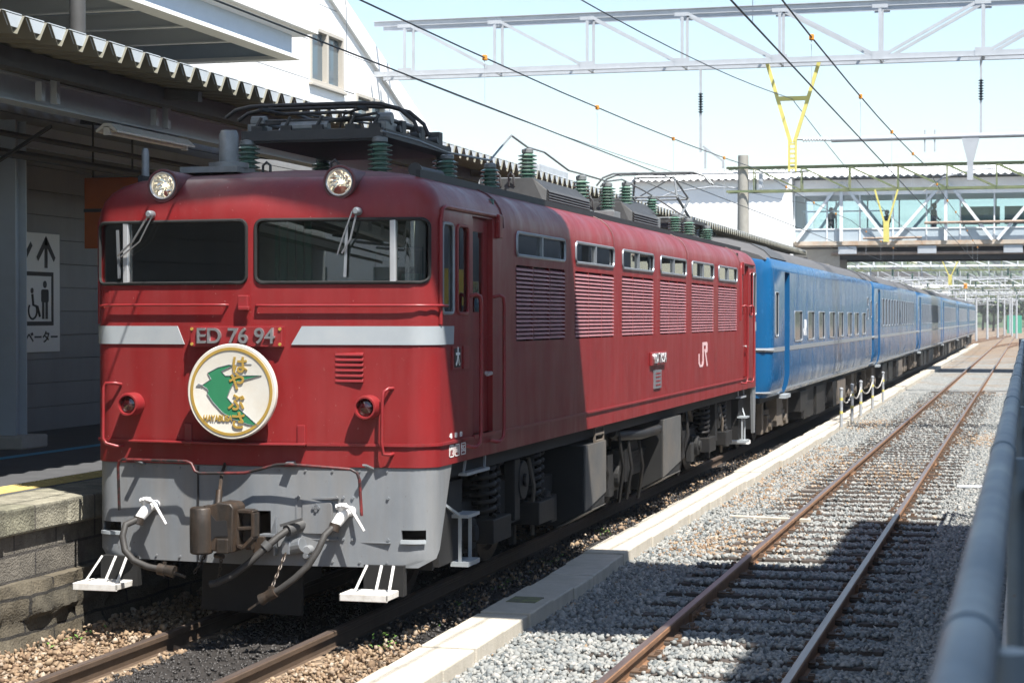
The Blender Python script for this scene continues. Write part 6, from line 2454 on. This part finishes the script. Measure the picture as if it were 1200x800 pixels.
# yellow vee brackets under the bridge side
def vee(name, x, y, zt, zb, w, label):
    b = MB()
    b.bar((x - w, 0, zt), (x - 0.05, 0, zb + (zt - zb) * 0.35), 0.055, 0.05, up=(0, 1, 0))
    b.bar((x + w, 0, zt), (x + 0.05, 0, zb + (zt - zb) * 0.35), 0.055, 0.05, up=(0, 1, 0))
    b.box(x - 0.09, x + 0.09, -0.03, 0.03, zb, zb + (zt - zb) * 0.4)
    o = b.build(name, M['vyellow'])
    o.location = (0, y, 0)
    tag(o, label, 'bracket')
vee('vee_bracket', -4.35, 61.6, 6.36, 4.7, 0.36, 'yellow vee bracket hanging from the green truss in front of the footbridge glass')
vee('vee_bracket', -3.72, 97.0, 5.20, 3.9, 0.42, 'yellow vee bracket seen below the black footbridge beam')

def wire(name, pts, r, label, clip=None):
    b = MB()
    b.tube(pts, r, 6)
    o = b.build(name, M['wire'], smooth=60)
    tag(o, label, 'wire')
    return o
def sagged(p0, p1, n=16, sag=0.3):
    p0, p1 = Vector(p0), Vector(p1)
    return [p0.lerp(p1, i / n) + Vector((0, 0, -sag * 4 * (i / n) * (1 - i / n))) for i in range(n + 1)]
def catenary(xc, y0, y1, zc, zm0, label_m, label_c, drop_ys, zend=None, dx=0.0):
    cw = [(xc + dx, y0, zc), (xc, 20, zc), (xc, 62, zc), (xc, y1, zc)]
    wire('contact_wire', cw, 0.0078, label_c)
    ms = []
    spans = [(-12, 40.0), (40.0, 62.0), (62.0, 97.0), (97, 130), (130, 165)]
    for a, c in spans:
        for i in range(12):
            t = i / 12
            ms.append((xc + dx * 0.2, a + (c - a) * t, zm0 - 0.42 * 4 * t * (1 - t) * ((c - a) / 52) ** 2))
    ms.append((xc, 165, zm0))
    m_ = wire('messenger_wire', ms, 0.0085, label_m)
    b = MB()
    d = MB()
    for yq in drop_ys:
        zz = None
        for (p, q) in zip(ms, ms[1:]):
            if p[1] <= yq <= q[1]:
                t = (yq - p[1]) / (q[1] - p[1])
                zz = p[2] + (q[2] - p[2]) * t
                xx = p[0] + (q[0] - p[0]) * t
        b.box(xx - 0.022, xx + 0.022, yq - 0.03, yq + 0.03, zz - 0.028, zz + 0.028)
        d.tube([(xx, yq, zz - 0.02), (xx, yq - 0.03, zz - 0.07), (xx, yq, zz - 0.12), (xc, yq, zc)], 0.003, 5)
    b.build('dropper_clip', M['orange'], m_, bevel=0.005)
    d.build('dropper', M['galv'], m_)
def zc_drops(xc):
    return [4.5, 9.0, 13.5, 19.5, 25.5, 31.5, 45, 51, 57, 68, 75, 82, 90]
catenary(-5.5, -14, 166, 4.52, 5.42, 'messenger wire with orange clips over the locomotive', 'contact wire over the locomotive track', [5, 10, 15.0, 19.2, 24.6, 30.2, 35.5, 45, 51, 57, 68, 75, 82, 90])
catenary(-2.03, -14, 166, 4.54, 5.42, 'messenger wire with orange clips over the empty track', 'contact wire over the empty track', [5, 10, 14.5, 18.6, 24.2, 29.9, 35.5, 45, 51, 57, 68, 75, 82, 90])
wire('feeder_wire', sagged((-5.9, -8, 6.7), (-4.76, 39.9, 6.86), 20, 0.75) + sagged((-4.76, 40, 6.86), (-4.4, 84, 5.6), 14, 0.35)[1:], 0.0085, 'feeder wire slung from the yellow vee bracket over the train')
wire('return_wire', sagged((-9.2, 28, 6.0), (-6.4, 62, 5.9), 14, 0.3), 0.006, 'thin pale return wire between canopy and concrete mast')

# ------------------------------------------------------------------ footbridge
BY = 84.0
fb = empty('footbridge', (0, BY, 0), 'glazed footbridge with white diagonal bracing and corrugated roof across the tracks', 'footbridge')
X0, X1 = -9.9, 9.0
b = MB()
b.box(X0, X1, 0, 4.2, 5.36, 5.56)
b.box(X0, X1, -0.12, 0.0, 5.44, 5.62)
b.build('deck_edge', mat('weathered deck edge', (0.42, 0.36, 0.29), 0.7, var=0.25, vscale=2, dirt=(0.35, 0.17, 0.06), dirt_amt=0.8, dirt_scale=3), fb)
b = MB()
b.box(X0 + 1.6, X1, 0.25, 0.5, 4.82, 5.12)
b.box(X0 + 1.6, X1, 3.7, 4.0, 4.82, 5.12)
b.box(X0 + 1.6, X1, 0.6, 3.6, 5.12, 5.36)
b.build('girder', M['black'], fb)
b = MB()
for xq in (-7.6, -4.2, -0.6, 3.0, 6.6):
    b.box(xq - 0.4, xq + 0.4, -0.05, 0.25, 5.05, 5.40)
b.build('bearing', M['galv'], fb, bevel=0.02)
b = MB()
b.cyl((X0 + 1.6, 0.1, 5.08), (X1, 0.1, 5.08), 0.07, n=8)
b.cyl((-6.9, -0.3, 5.72), (-4.4, -0.3, 5.74), 0.05, n=8)
b.cyl((-4.3, -0.3, 6.36), (9, -0.3, 6.42), 0.06, n=8)
b.build('service_pipe', M['rusty'], fb)
# glazed walls on both sides
for yq, nm in ((0.0, 'front'), (4.1, 'back')):
    b = MB()
    b.box(X0, X1, yq, yq + 0.012, 6.16, 7.62)
    b.build('glazing', M['bridgeglass'], fb)
    b = MB()
    b.box(X0, X1, yq - 0.01, yq + 0.03, 5.56, 6.12)
    b.build('spandrel', mat('spandrel panel', (0.36, 0.42, 0.46), 0.4, var=0.06) if nm == 'front' else M['soffit'], fb)
    b = MB()
    xq = X0
    while xq < X1:
        b.box(xq - 0.03, xq + 0.03, yq - 0.04, yq + 0.05, 5.56, 7.62)
        xq += 1.42
    b.box(X0, X1, yq - 0.045, yq + 0.055, 6.12, 6.18)
    b.build('mullion', M['galvlight'], fb)
    b = MB()
    b.box(X0, X1, yq - 0.03, yq + 0.04, 7.62, 8.32)
    b.build('header', mat('bridge header', (0.78, 0.78, 0.79), 0.6, var=0.05), fb)
b = MB()
xs = [-9.9, -7.85, -5.75, -3.4, -1.35, 0.9, 2.9, 5.1, 7.2]
for i in range(0, 8, 2):
    c = xs[i + 1]
    b.bar((xs[i] + 0.1, -0.22, 5.62), (c - 0.06, -0.22, 8.15), 0.13, 0.10, up=(0, 1, 0))
    b.bar((c + 0.06, -0.22, 8.15), (xs[i + 2] - 0.1 if i + 2 < len(xs) else c + 2, -0.22, 5.62), 0.13, 0.10, up=(0, 1, 0))
    b.bar((c, -0.20, 5.6), (c, -0.20, 8.2), 0.14, 0.1, up=(0, 1, 0))
    b.bar((xs[i] + 0.1, 4.35, 5.62), (c - 0.06, 4.35, 8.15), 0.13, 0.10, up=(0, 1, 0))
    b.bar((c + 0.06, 4.35, 8.15), (xs[i + 2] - 0.1 if i + 2 < len(xs) else c + 2, 4.35, 5.62), 0.13, 0.10, up=(0, 1, 0))
b.build('diagonal_brace', M['galvlight'], fb)
b = MB()
b.box(-9.6, -6.0, 0.4, 0.46, 6.92, 6.98)
b.box(X0, X1, 0.25, 3.9, 5.56, 5.62)
b.build('handrail', M['galvlight'], fb)
b = MB()
b.box(-2.95, -1.2, 3.6, 3.7, 6.45, 7.25)
b.box(-1.0, 0.6, 3.6, 3.7, 6.45, 7.25)
b.build('notice_board', mat('notice board', (0.10, 0.22, 0.20), 0.5, var=0.3, vscale=1.5), fb)
# corrugated roof
def corr_roof(mb, x0, x1, ye, yr, ze, zr, pitch, amp):
    n = int((x1 - x0) / pitch * 4)
    vs, fs = [], []
    for y_, z in ((ye, ze), (yr, zr), (2 * yr - ye, ze)):
        for i in range(n + 1):
            x = x0 + (x1 - x0) * i / n
            vs.append((x, y_, z + amp * math.cos(2 * math.pi * i / 4)))
    for r in range(2):
        for i in range(n):
            fs.append((r * (n + 1) + i, r * (n + 1) + i + 1, (r + 1) * (n + 1) + i + 1, (r + 1) * (n + 1) + i))
    mb.add(vs, fs)
b = MB()
corr_roof(b, X0 - 0.05, X1, -0.75, 2.1, 8.42, 9.06, 0.31, 0.045)
rf = b.build('roof', M['wall'], fb, fixn=False)
sm = rf.modifiers.new('thick', 'SOLIDIFY')
sm.thickness = 0.03
b = MB()
for i in range(60):
    xq = X0 + 0.31 * i
    b.box(xq - 0.035, xq + 0.035, 1.3, 1.4, 8.93, 8.99)
b.build('roof_bolt', M['darksteel'], rf)
b = MB()
b.box(X0, X1, -0.045, -0.03, 8.30, 8.36)
b.build('eave_soffit', M['darksteel'], fb)

st2 = empty('stair_house', (-9.95, BY, 0), 'white stair house at the left end of the footbridge', 'building')
b = MB()
b.prism([(-1.2, 3.0), (8, 3.0), (8, 8.3), (3.0, 8.95), (-1.2, 8.3)], 'x', -7.0, 0.0)
b.build('wall', M['wall'], st2)
b = MB()
n = int(7.2 / 0.31 * 4)
vs, fs = [], []
for y_, z in ((-1.6, 8.30), (3.0, 9.02), (8.3, 8.30)):
    for i in range(n + 1):
        vs.append((-7.1 + 7.15 * i / n, y_, z + 0.04 * math.cos(math.pi * i / 2)))
for r in range(2):
    for i in range(n):
        fs.append((r * (n + 1) + i, r * (n + 1) + i + 1, (r + 1) * (n + 1) + i + 1, (r + 1) * (n + 1) + i))
b.add(vs, fs)
r2 = b.build('roof', M['wall'], st2, fixn=False)
b = MB()
for i in range(22):
    xq = -6.8 + 0.31 * i
    b.box(xq - 0.035, xq + 0.035, -1.25, -1.15, 8.36, 8.42)
    b.box(xq - 0.035, xq + 0.035, 2.2, 2.3, 8.90, 8.96)
b.build('roof_bolt', M['darksteel'], r2)
b = MB()
b.box(-0.1, 2.0, 0.2, 3.8, 4.4, 5.3)
b.build('landing_panel', mat('tan panel', (0.33, 0.29, 0.24), 0.7, var=0.15), st2)
b = MB()
b.box(-6.9, -6.0, -1.3, 4.0, 0.9, 3.0)
b.box(-1.2, -0.2, -1.0, 4.0, 0.9, 3.0)
b.build('pier', M['wall'], st2)

# people behind the footbridge glass
def person(x, y, z, h, face, cloth, label):
    def blob(pts, edges, rad):
        me = bpy.data.meshes.new('person')
        me.from_pydata(pts, edges, [])
        o = bpy.data.objects.new('person', me)
        COL.objects.link(o)
        sk_ = o.modifiers.new('skin', 'SKIN')
        for i, r in enumerate(rad):
            me.skin_vertices[0].data[i].radius = (r, r * 0.85)
        me.skin_vertices[0].data[0].use_root = True
        ss = o.modifiers.new('sub', 'SUBSURF')
        ss.levels = 1
        ss.render_levels = 1
        return o
    k_ = h / 1.7
    P_ = [(0, 0, 0.95), (0, 0, 1.15), (0, 0, 1.36), (0, 0, 1.46), (0, -0.02, 1.55), (0, -0.02, 1.66),
          (0.19, 0, 1.38), (0.24, -0.02, 1.12), (0.20, -0.18, 0.98), (0.17, -0.27, 1.0), (-0.19, 0, 1.38), (-0.24, 0.0, 1.12), (-0.23, -0.05, 0.88), (-0.22, -0.08, 0.80),
          (0.09, 0, 0.86), (0.10, -0.02, 0.48), (0.10, 0.02, 0.08), (0.10, -0.12, 0.04), (-0.09, 0, 0.86), (-0.10, -0.02, 0.48), (-0.10, 0.02, 0.08), (-0.10, -0.12, 0.04)]
    E_ = [(0, 1), (1, 2), (2, 3), (3, 4), (4, 5), (2, 6), (6, 7), (7, 8), (8, 9), (2, 10), (10, 11), (11, 12), (12, 13), (0, 14), (14, 15), (15, 16), (16, 17), (0, 18), (18, 19), (19, 20), (20, 21)]
    r_ = [0.15, 0.14, 0.15, 0.06, 0.095, 0.09, 0.07, 0.05, 0.038, 0.04, 0.07, 0.05, 0.038, 0.04, 0.095, 0.065, 0.045, 0.04, 0.095, 0.065, 0.045, 0.04]
    P_ = [(a * k_, b_ * k_, c_ * k_) for a, b_, c_ in P_]
    o = blob(P_, E_, [q * k_ for q in r_])
    o.data.materials.append(cloth)
    o.location = (x, y, z)
    o.rotation_euler = (0, 0, face)
    tag(o, label, 'person')
    hd = MB()
    hd.lathe([(0.001, 0.11), (0.06, 0.10), (0.10, 0.05), (0.108, -0.01), (0.10, -0.05)], (0, 0.0, 1.64 * k_), 'z', 14)
    hd.build('hair', M['hair'], o, smooth=60)
    fc = MB()
    fc.lathe([(0.03, -0.10), (0.065, -0.08), (0.085, -0.03), (0.085, 0.03), (0.05, 0.06)], (0, -0.035, 1.60 * k_), 'z', 12)
    fc.build('face', M['skin'], o, smooth=60)
person(-8.42, BY + 1.2, 5.62, 1.50, 0.3, M['cloth'], 'dark clothed person behind the left end of the footbridge glass')
person(-6.0, BY + 1.4, 5.62, 1.36, -0.5, M['cloth'], 'person in dark clothes halfway along the footbridge, by its first upright')
person(-3.95, BY + 1.0, 5.62, 1.62, 1.2, M['cloth'], 'person standing beside the yellow vee on the footbridge')

# ------------------------------------------------------------------ pipe fence at the camera's right
fe = empty('pipe_fence', (-0.048, 0, PZ), 'blue grey pipe fence running along the right platform edge', 'fence')
zr = 2.018 - PZ
b = MB()
b.tube([(0, 0.5 + i * 0.5, zr) for i in range(46)], 0.0245, 20)
tr_ = b.build('top_rail', M['fence'], fe, smooth=60)
b = MB()
for i in range(10):
    yq = 1.72 + i * 2.36
    b.cyl((0, yq - 0.025, zr), (0, yq + 0.025, zr), 0.0268, n=20)
b.build('pipe_joint', M['fence'], tr_, smooth=40)
b = MB()
for i in range(10):
    yq = 1.72 + i * 2.36
    b.cyl((0.03, yq, -0.2), (0.03, yq, zr - 0.01), 0.022, n=12)
b.cyl((0.0, 23.2, -0.2), (0.0, 23.2, zr + 0.03), 0.05, n=14)
b.build('post', M['fence'], fe, smooth=40)
b = MB()
b.box(0.045, 0.06, 0.5, 23.1, 0.06, 0.09)
b.box(0.045, 0.06, 0.5, 23.1, zr - 0.10, zr - 0.07)
yq = 0.5
while yq < 23.1:
    b.box(0.05, 0.056, yq, yq + 0.012, 0.06, zr - 0.08)
    yq += 0.06
b.build('infill_bars', M['darksteel'], fe)
rp = empty('right_platform', (0, 0, 0))
tag(rp, kind='structure')
b = MB()
b.box(-0.02, 7.5, -40, 110, GZ - 0.1, PZ)
b.build('platform_surface', M['asphalt'], rp)
b = MB()
b.box(-0.10, -0.022, -40, 110, PZ - 0.22, PZ + 0.003)
b.build('edge_beam', M['concrete'], rp)

# unseen structures round the photographer; slabs and buildings added to shape the light
ob = empty('shade_overbridge', (0, 0, 0), 'unseen overbridge slab shaped to cast the shade on the track', 'building')  # caster guessed from the shade on the track, placed and cut to give it
b = MB()
b.prism([(-4.2, 10.41), (2.36, 10.11), (2.36, 14.36), (-4.2, 14.46)], 'z', 9.5, 9.95)
b.build('deck', M['concrete'], ob)
b = MB()
b.box(2.37, 7.4, -2.5, 18.66, 9.5, 9.95)  # unseen slab sized to shade the fence and the right-hand ballast
b.build('shade_slab', M['concrete'], ob)
b = MB()
for (x_, y_) in ((7.0, -2), (7.0, 18.2)):
    b.box(x_ - 0.2, x_ + 0.2, y_ - 0.2, y_ + 0.2, 0.9, 9.5)
b.build('pier', M['concrete'], ob)
canopy('platform_canopy', 'folded plate canopy over the right platform outside the picture', 2.0, 6.5, 4.4, 0.08, 22.0, 75)
cc = empty('reflection_building', (0, -75, 0), 'unseen pale building added for its reflection in the windscreens', 'building')  # unseen, put in to give the windscreens a grey reflection
b = MB()
b.box(-60, 14, -12, 0, GZ, 15)
b.build('wall', M['wall'], cc)
b = MB()
for i in range(12):
    b.box(-58 + i * 6, -54.5 + i * 6, -0.02, 0.03, 3.0, 5.0)
    b.box(-58 + i * 6, -54.5 + i * 6, -0.02, 0.03, 7.5, 9.5)
b.build('window', M['winglass'], cc)
b = MB()
for i in range(7):
    b.bar((-58 + i * 10, 0.2, 1), (-48 + i * 10, 0.2, 11), 0.5, 0.4)
b.build('brace', M['darksteel'], cc)
rbd = empty('sky_block_building', (8.2, 0, 0), 'unseen grey building added along the right platform to block sky light', 'building')  # unseen, put in to cut the sky light on the locomotive side
b = MB()
b.box(0, 6, -45, 80, PZ, 5.2)
b.build('wall', M['siding'], rbd)
b = MB()
for i in range(20):
    b.box(-0.03, 0.02, -40 + i * 6, -37 + i * 6, 2.0, 3.4)
b.build('window', M['winglass'], rbd)
cr_ = empty('canopy_column_row', (4.2, 24, PZ), 'steel column under the right platform canopy', 'column')
b = MB()
b.box(-0.1, 0.1, -0.1, 0.1, 0, 3.55)
b.build('post', M['bluegrey'], cr_)
for i in range(1, 6):
    c = copy_tree(cr_)
    c.location = (4.2, 24 + i * 10, PZ)
tag(cr_, group='columns under the right canopy')
for o in [q for q in COL.objects if q.name.startswith('canopy_column_row.')]:
    o['group'] = 'columns under the right canopy'

ys = empty('yellow_sign', (3.3, 37.0, 2.55), 'yellow hanging sign over the right platform, mirrored in the cab side windows', 'sign')
b = MB()
b.box(-0.05, 0.05, -1.6, 1.6, 0.0, 0.75)
b.build('panel', mat('sign yellow', (0.75, 0.50, 0.02), 0.5), ys)
b = MB()
for yq in (-1.2, 1.2):
    b.cyl((0, yq, 0.75), (0, yq, 1.9), 0.02, n=6)
b.build('hanger', M['darksteel'], ys)
person(2.6, 33.2, PZ, 1.72, R(60), mat('light blue shirt', (0.35, 0.48, 0.62), 0.8), 'person in a light blue shirt on the right platform, mirrored in the cab side window')

# ------------------------------------------------------------------ chain posts along the kerb
PP = [(-3.80, 40.67), (-3.79, 43.13), (-3.79, 45.44), (-3.79, 48.95), (-3.82, 53.0)]
order = ['nearest', 'second', 'middle', 'fourth', 'farthest']
for (x_, y_), od in zip(PP, order):
    ps = empty('chain_post', (x_, y_, -0.02), '%s of the five grey posts with yellow bands on the kerb' % od, 'post', 'chain posts on the kerb')
    b = MB()
    b.cyl((0, 0, 0), (0, 0, 0.78), 0.035, n=12)
    b.lathe([(0.035, 0.78), (0.045, 0.79), (0.045, 0.82), (0.001, 0.84)], (0, 0, 0), 'z', 12)
    b.build('post', M['galv'], ps, smooth=40)
    b = MB()
    for zq in (0.28, 0.56):
        b.cyl((0, 0, zq), (0, 0, zq + 0.06), 0.0365, n=12)
    b.build('reflector_band', M['vyellow'], ps)
for i, od in enumerate(('nearest', 'second', 'third', 'farthest')):
    a, c = PP[i], PP[i + 1]
    b = MB()
    pts = sagged((a[0], a[1], 0.66), (c[0], c[1], 0.66), 12, 0.22)
    b.tube(pts, 0.014, 6)
    o = b.build('chain', M['concrete'], smooth=60)
    tag(o, '%s length of pale chain slung between the kerb posts' % od, 'chain', 'chains between the kerb posts')

# small things on the ballast
b = MB()
b.box(-0.5, 0.5, -0.04, 0.04, 0, 0.05)
o = b.build('concrete_strip', M['kerbc'], bevel=0.01)
o.location = (-2.95, 22.6, GZ + 0.01)
o.rotation_euler = (0, 0, R(-12))
tag(o, 'thin pale concrete strip lying on the grey ballast', 'strip')
b = MB()
b.cyl((0, 0, 0), (1.3, 0.1, 0), 0.03, n=10)
o = b.build('conduit_pipe', M['galv'], smooth=40)
o.location = (-0.95, 27.5, GZ + 0.04)
tag(o, 'pale grey pipe end lying on the ballast by the fence', 'pipe')
b = MB()
b.box(-0.22, 0.22, -0.3, 0.3, 0, 0.02)
o = b.build('mossy_plate', mat('mossy plate', (0.12, 0.12, 0.08), 0.9, var=0.3, dirt=(0.22, 0.26, 0.05), dirt_amt=0.9, dirt_scale=6))
o.scale = (0.55, 0.5, 0.5)
o.location = (-3.93, 14.9, 0.004)
tag(o, 'small mossy inset plate on the kerb beside the locomotive', 'plate')

# ------------------------------------------------------------------ the yard beyond the footbridge
def far_gantry(y, x0, x1, z, zt, m_, label, posts=True):
    g_ = empty('yard_gantry', (0, y, 0), label, 'gantry', 'lattice gantries beyond the footbridge')
    b = MB()
    n = int((x1 - x0) / 1.4)
    xs_ = [x0 + (x1 - x0) * i / n for i in range(n + 1)]
    lattice(b, 0, x0, x1, z, zt, 1.4, d0=0.4, chord=0.10, web=0.06, xs=xs_)
    b.build('beam', m_, g_)
    b = MB()
    for x_ in (x0, x1):
        b.cyl((x_, 0, GZ), (x_, 0, zt + 0.4), 0.12, n=10)
    for x_ in (-8.2, -5.5, -2.0):
        b.bar((x_, 0, z), (x_ + 0.1, 0, z - 0.9), 0.07, 0.05)
        b.cyl((x_ - 0.9, 0, z - 0.75), (x_ + 0.8, 0, z - 0.65), 0.035, n=6)
    b.build('mast', M['galv'], g_)
    b = MB()
    for x_ in (-7.0, -3.6, -1.0):
        prof = []
        for q in range(6):
            prof += [(0.03, z - 0.5 + q * 0.07), (0.08, z - 0.47 + q * 0.07)]
        b.lathe(prof, (x_, 0, 0), 'z', 8)
    b.build('insulator', M['porcelain'], g_)
for i, (y_, x0_, x1_, z_, zt_) in enumerate(((104, -11, 7, 5.0, 5.6), (122, -13, 7, 5.2, 5.9), (141, -12, 7, 5.0, 5.8), (163, -13, 8, 4.9, 5.7), (188, -12, 9, 5.0, 5.9), (200, -12, 9, 4.6, 5.2), (216, -14, 10, 5.0, 5.9), (232, -13, 9, 4.7, 5.5), (250, -15, 12, 5.2, 6.2), (270, -15, 12, 4.8, 5.6), (292, -16, 14, 5.4, 6.5), (320, -16, 14, 5.0, 6.0))):
    nth = ['first', 'second', 'third', 'fourth', 'fifth', 'sixth', 'seventh', 'eighth', 'ninth', 'tenth', 'eleventh', 'twelfth'][i]
    far_gantry(y_, x0_, x1_, z_, zt_, [M['galvlight'], M['greensteel'], M['galv']][i % 3], '%s pale lattice gantry seen through the gap below the footbridge' % nth)
for i, (x_, y_, h_) in enumerate(((-5.05, 200, 4.6), (-4.05, 205, 4.6), (-3.35, 230, 5.0), (-3.0, 265, 5.2), (-2.5, 290, 5.4), (-1.9, 250, 5.0), (-6.4, 180, 4.8), (-1.2, 225, 5.0))):
    o = MB()
    o.cyl((0, 0, 0), (0, 0, h_), 0.13, 0.10, n=12)
    oo = o.build('yard_mast', M['galv'], smooth=40)
    oo.location = (x_, y_, GZ)
    tag(oo, 'pale post in the yard beyond the tail of the train', 'post', 'pale posts in the yard beyond the train')
def yard_tree(x, y, h, label):
    root = empty('yard_tree', (x, y, GZ), label, 'tree', 'trees at the end of the yard')
    t = MB()
    t.tube([(0, 0, 0), (0.1, 0, h * 0.3), (0, 0.1, h * 0.6)], [0.22, 0.16, 0.08], 8)
    for q in range(5):
        a = q * 1.3
        t.tube([(0.05, 0, h * 0.35 + q * 0.2), (math.cos(a) * h * 0.2, math.sin(a) * h * 0.2, h * 0.65)], [0.08, 0.03], 5)
    t.build('trunk', M['wood'], root, one=True)
    c = MB()
    rt = random.Random(int(x * 10) + int(y))
    for q in range(420):
        a, e, r = rt.uniform(0, 6.28), rt.uniform(-0.6, 1.5), rt.uniform(0.4, 1.0) ** 0.5
        rad = h * 0.36 * (1 + 0.3 * math.sin(a * 3 + x))
        p_ = (math.cos(a) * math.cos(e) * rad * r, math.sin(a) * math.cos(e) * rad * r, h * 0.64 + math.sin(e) * h * 0.34 * r)
        for w_ in range(2):
            d_ = Vector((rt.gauss(0, 1), rt.gauss(0, 1), rt.gauss(0, 1)))
            leaf(c, p_, d_, rt.uniform(0.5, 1.0), rt.uniform(0.2, 0.38))
    c.build('crown', M['leaf'], root, fixn=False, one=True)
for i, (x_, y_, h_) in enumerate(((-2.6, 335, 7.0), (-0.4, 360, 8.5), (-5.8, 345, 6.5), (-8.2, 372, 9.0), (1.5, 340, 7.5), (-13, 350, 8), (-3.9, 390, 10))):
    yard_tree(x_, y_, h_, ['green tree low at the end of the right hand yard tracks', 'broad tree right of the far masts', 'small tree just beyond the last coach', 'taller tree left of the far masts', 'tree at the right edge beyond the yard', 'tree before the far white building', 'tallest tree in the middle of the far yard'][i])
for i, (x_, z_) in enumerate(((-7.8, 5.3), (-6.6, 5.9), (-4.2, 5.7), (-3.1, 5.1), (-0.9, 5.5), (-9.0, 5.0))):
    wire('yard_wire', sagged((x_, 88, z_ + 0.4), (x_ * 0.9 - 0.5, 163, z_), 10, 0.4) + sagged((x_ * 0.9 - 0.5, 163, z_), (x_ * 0.7, 292, z_), 10, 0.5)[1:], 0.016,
         ['outer left yard wire beyond the footbridge', 'high yard wire over the train tail', 'yard wire over the gap between the tracks', 'low yard wire beside the far vee bracket', 'yard wire above the empty track', 'lowest left yard wire beyond the footbridge'][i])
# diverging rails at the far end of the yard
for i, (xa, xb, ya, yb, sw_) in enumerate(((RC - HG, 3.0, 150, 230, 1), (RC + HG, 4.1, 150, 230, 1), (TC - HG, -3.0, 168, 260, 1), (TC + HG, -1.9, 168, 260, 1))):
    b = MB()
    pts = []
    for q in range(18):
        t = q / 17
        e = t * t * (3 - 2 * t)
        pts.append((xa + (xb - xa) * e, ya + (yb - ya) * t, -0.03))
    for p_, q_ in zip(pts, pts[1:]):
        b.bar(p_, q_, 0.07, 0.12)
    o = b.build('rail', M['railside'])
    tag(o, ['left rail of the turnout leading right in the far yard', 'right rail of the turnout leading right in the far yard', 'left rail curving across beyond the tail of the train', 'right rail curving across beyond the tail of the train'][i], 'rail')
b = MB()
b.box(-2.4, 2.4, 0, 0.3, 0, 3.4)
o = b.build('green_net', M['net'])
o.location = (-1.9, 300, GZ)
o.scale = (0.45, 1, 0.8)
tag(o, 'green safety net at the far end of the yard', 'net')
sg_ = empty('signal', (-4.6, 150, 0), 'small orange signal lamp box on a slim post in the yard', 'signal')
b = MB()
b.cyl((0, 0, GZ), (0, 0, 4.6), 0.05, n=8)
b.build('post', M['galvlight'], sg_)
b = MB()
b.box(-0.13, 0.13, -0.12, 0.12, 4.5, 4.9)
b.cyl((0, -0.12, 4.78), (0, -0.18, 4.78), 0.07, n=10)
b.build('lamp_box', M['orange'], sg_, bevel=0.02)
fhs = empty('far_house', (-22, 330, GZ), 'white building far off in the gap below the footbridge', 'building')
b = MB()
b.box(-9, 9, 0, 10, 0, 9.0)
b.build('wall', M['wall'], fhs)
b = MB()
b.prism([(-9.4, 9.0), (9.4, 9.0), (0, 11.0)], 'y', -0.4, 10.4)
b.build('roof', M['coachroof'], fhs)
b = MB()
for q in range(5):
    for r in range(2):
        b.box(-7.5 + q * 3.4, -6.0 + q * 3.4, -0.05, 0.02, 2 + r * 3.5, 3.4 + r * 3.5)
b.build('window', M['winglass'], fhs)

# wooded hill
hm_ = MB()
vs, fs = [], []
nx, ny = 60, 14
def hill_z(x, y):
    t = max(0, min(1, (y - 430) / 320))
    return GZ - 0.5 + 23 * (t * t * (3 - 2 * t)) * (0.75 + 0.35 * noise.noise(Vector((x * 0.006, y * 0.004, 2))))
for j in range(ny + 1):
    for i in range(nx + 1):
        x_ = -620 + 1240 * i / nx
        y_ = 420 + 380 * j / ny
        vs.append((x_, y_, hill_z(x_, y_)))
for j in range(ny):
    for i in range(nx):
        a = j * (nx + 1) + i
        fs.append((a, a + 1, a + nx + 2, a + nx + 1))
hm_.add(vs, fs)
tag(hm_.build('hill', M['hill'], smooth=80), kind='structure')
fo = MB()
rf_ = random.Random(3)
base = []
bmx = bmesh.new()
bmesh.ops.create_icosphere(bmx, subdivisions=1, radius=1)
bv_ = [v.co.copy() for v in bmx.verts]
bf_ = [[v.index for v in f.verts] for f in bmx.faces]
bmx.free()
for i in range(900):
    x_ = rf_.uniform(-230, 60)
    y_ = 440 + 320 * rf_.random()
    z_ = hill_z(x_, y_)
    hgt = rf_.uniform(4, 9)
    for q in range(6):
        cx, cy, cz = x_ + rf_.gauss(0, 1.6), y_ + rf_.gauss(0, 1.6), z_ + hgt * rf_.uniform(0.3, 1.0)
        rr = rf_.uniform(1.0, 2.2)
        fo.add([(cx + v.x * rr * rf_.uniform(0.6, 1.3), cy + v.y * rr, cz + v.z * rr * rf_.uniform(0.6, 1.2)) for v in bv_], bf_)
tag(fo.build('forest', M['leaf'], fixn=False), 'wooded hillside far behind the yard below the footbridge', 'forest', kind='stuff')

# ------------------------------------------------------------------ thin summer haze
hz_ = MB()
hz_.box(-640, 640, -60, 830, GZ - 1.5, 60)
hm2 = bpy.data.materials.new('haze')
hm2.use_nodes = True
nt = hm2.node_tree
for n_ in list(nt.nodes):
    nt.nodes.remove(n_)
ho2 = nt.nodes.new('ShaderNodeOutputMaterial')
pv = nt.nodes.new('ShaderNodeVolumePrincipled')
pv.inputs['Color'].default_value = (0.95, 0.975, 1.0, 1)
pv.inputs['Density'].default_value = 0.0005
pv.inputs['Anisotropy'].default_value = 0.3
nt.links.new(pv.outputs[0], ho2.inputs['Volume'])
tag(hz_.build('haze', hm2), kind='stuff')
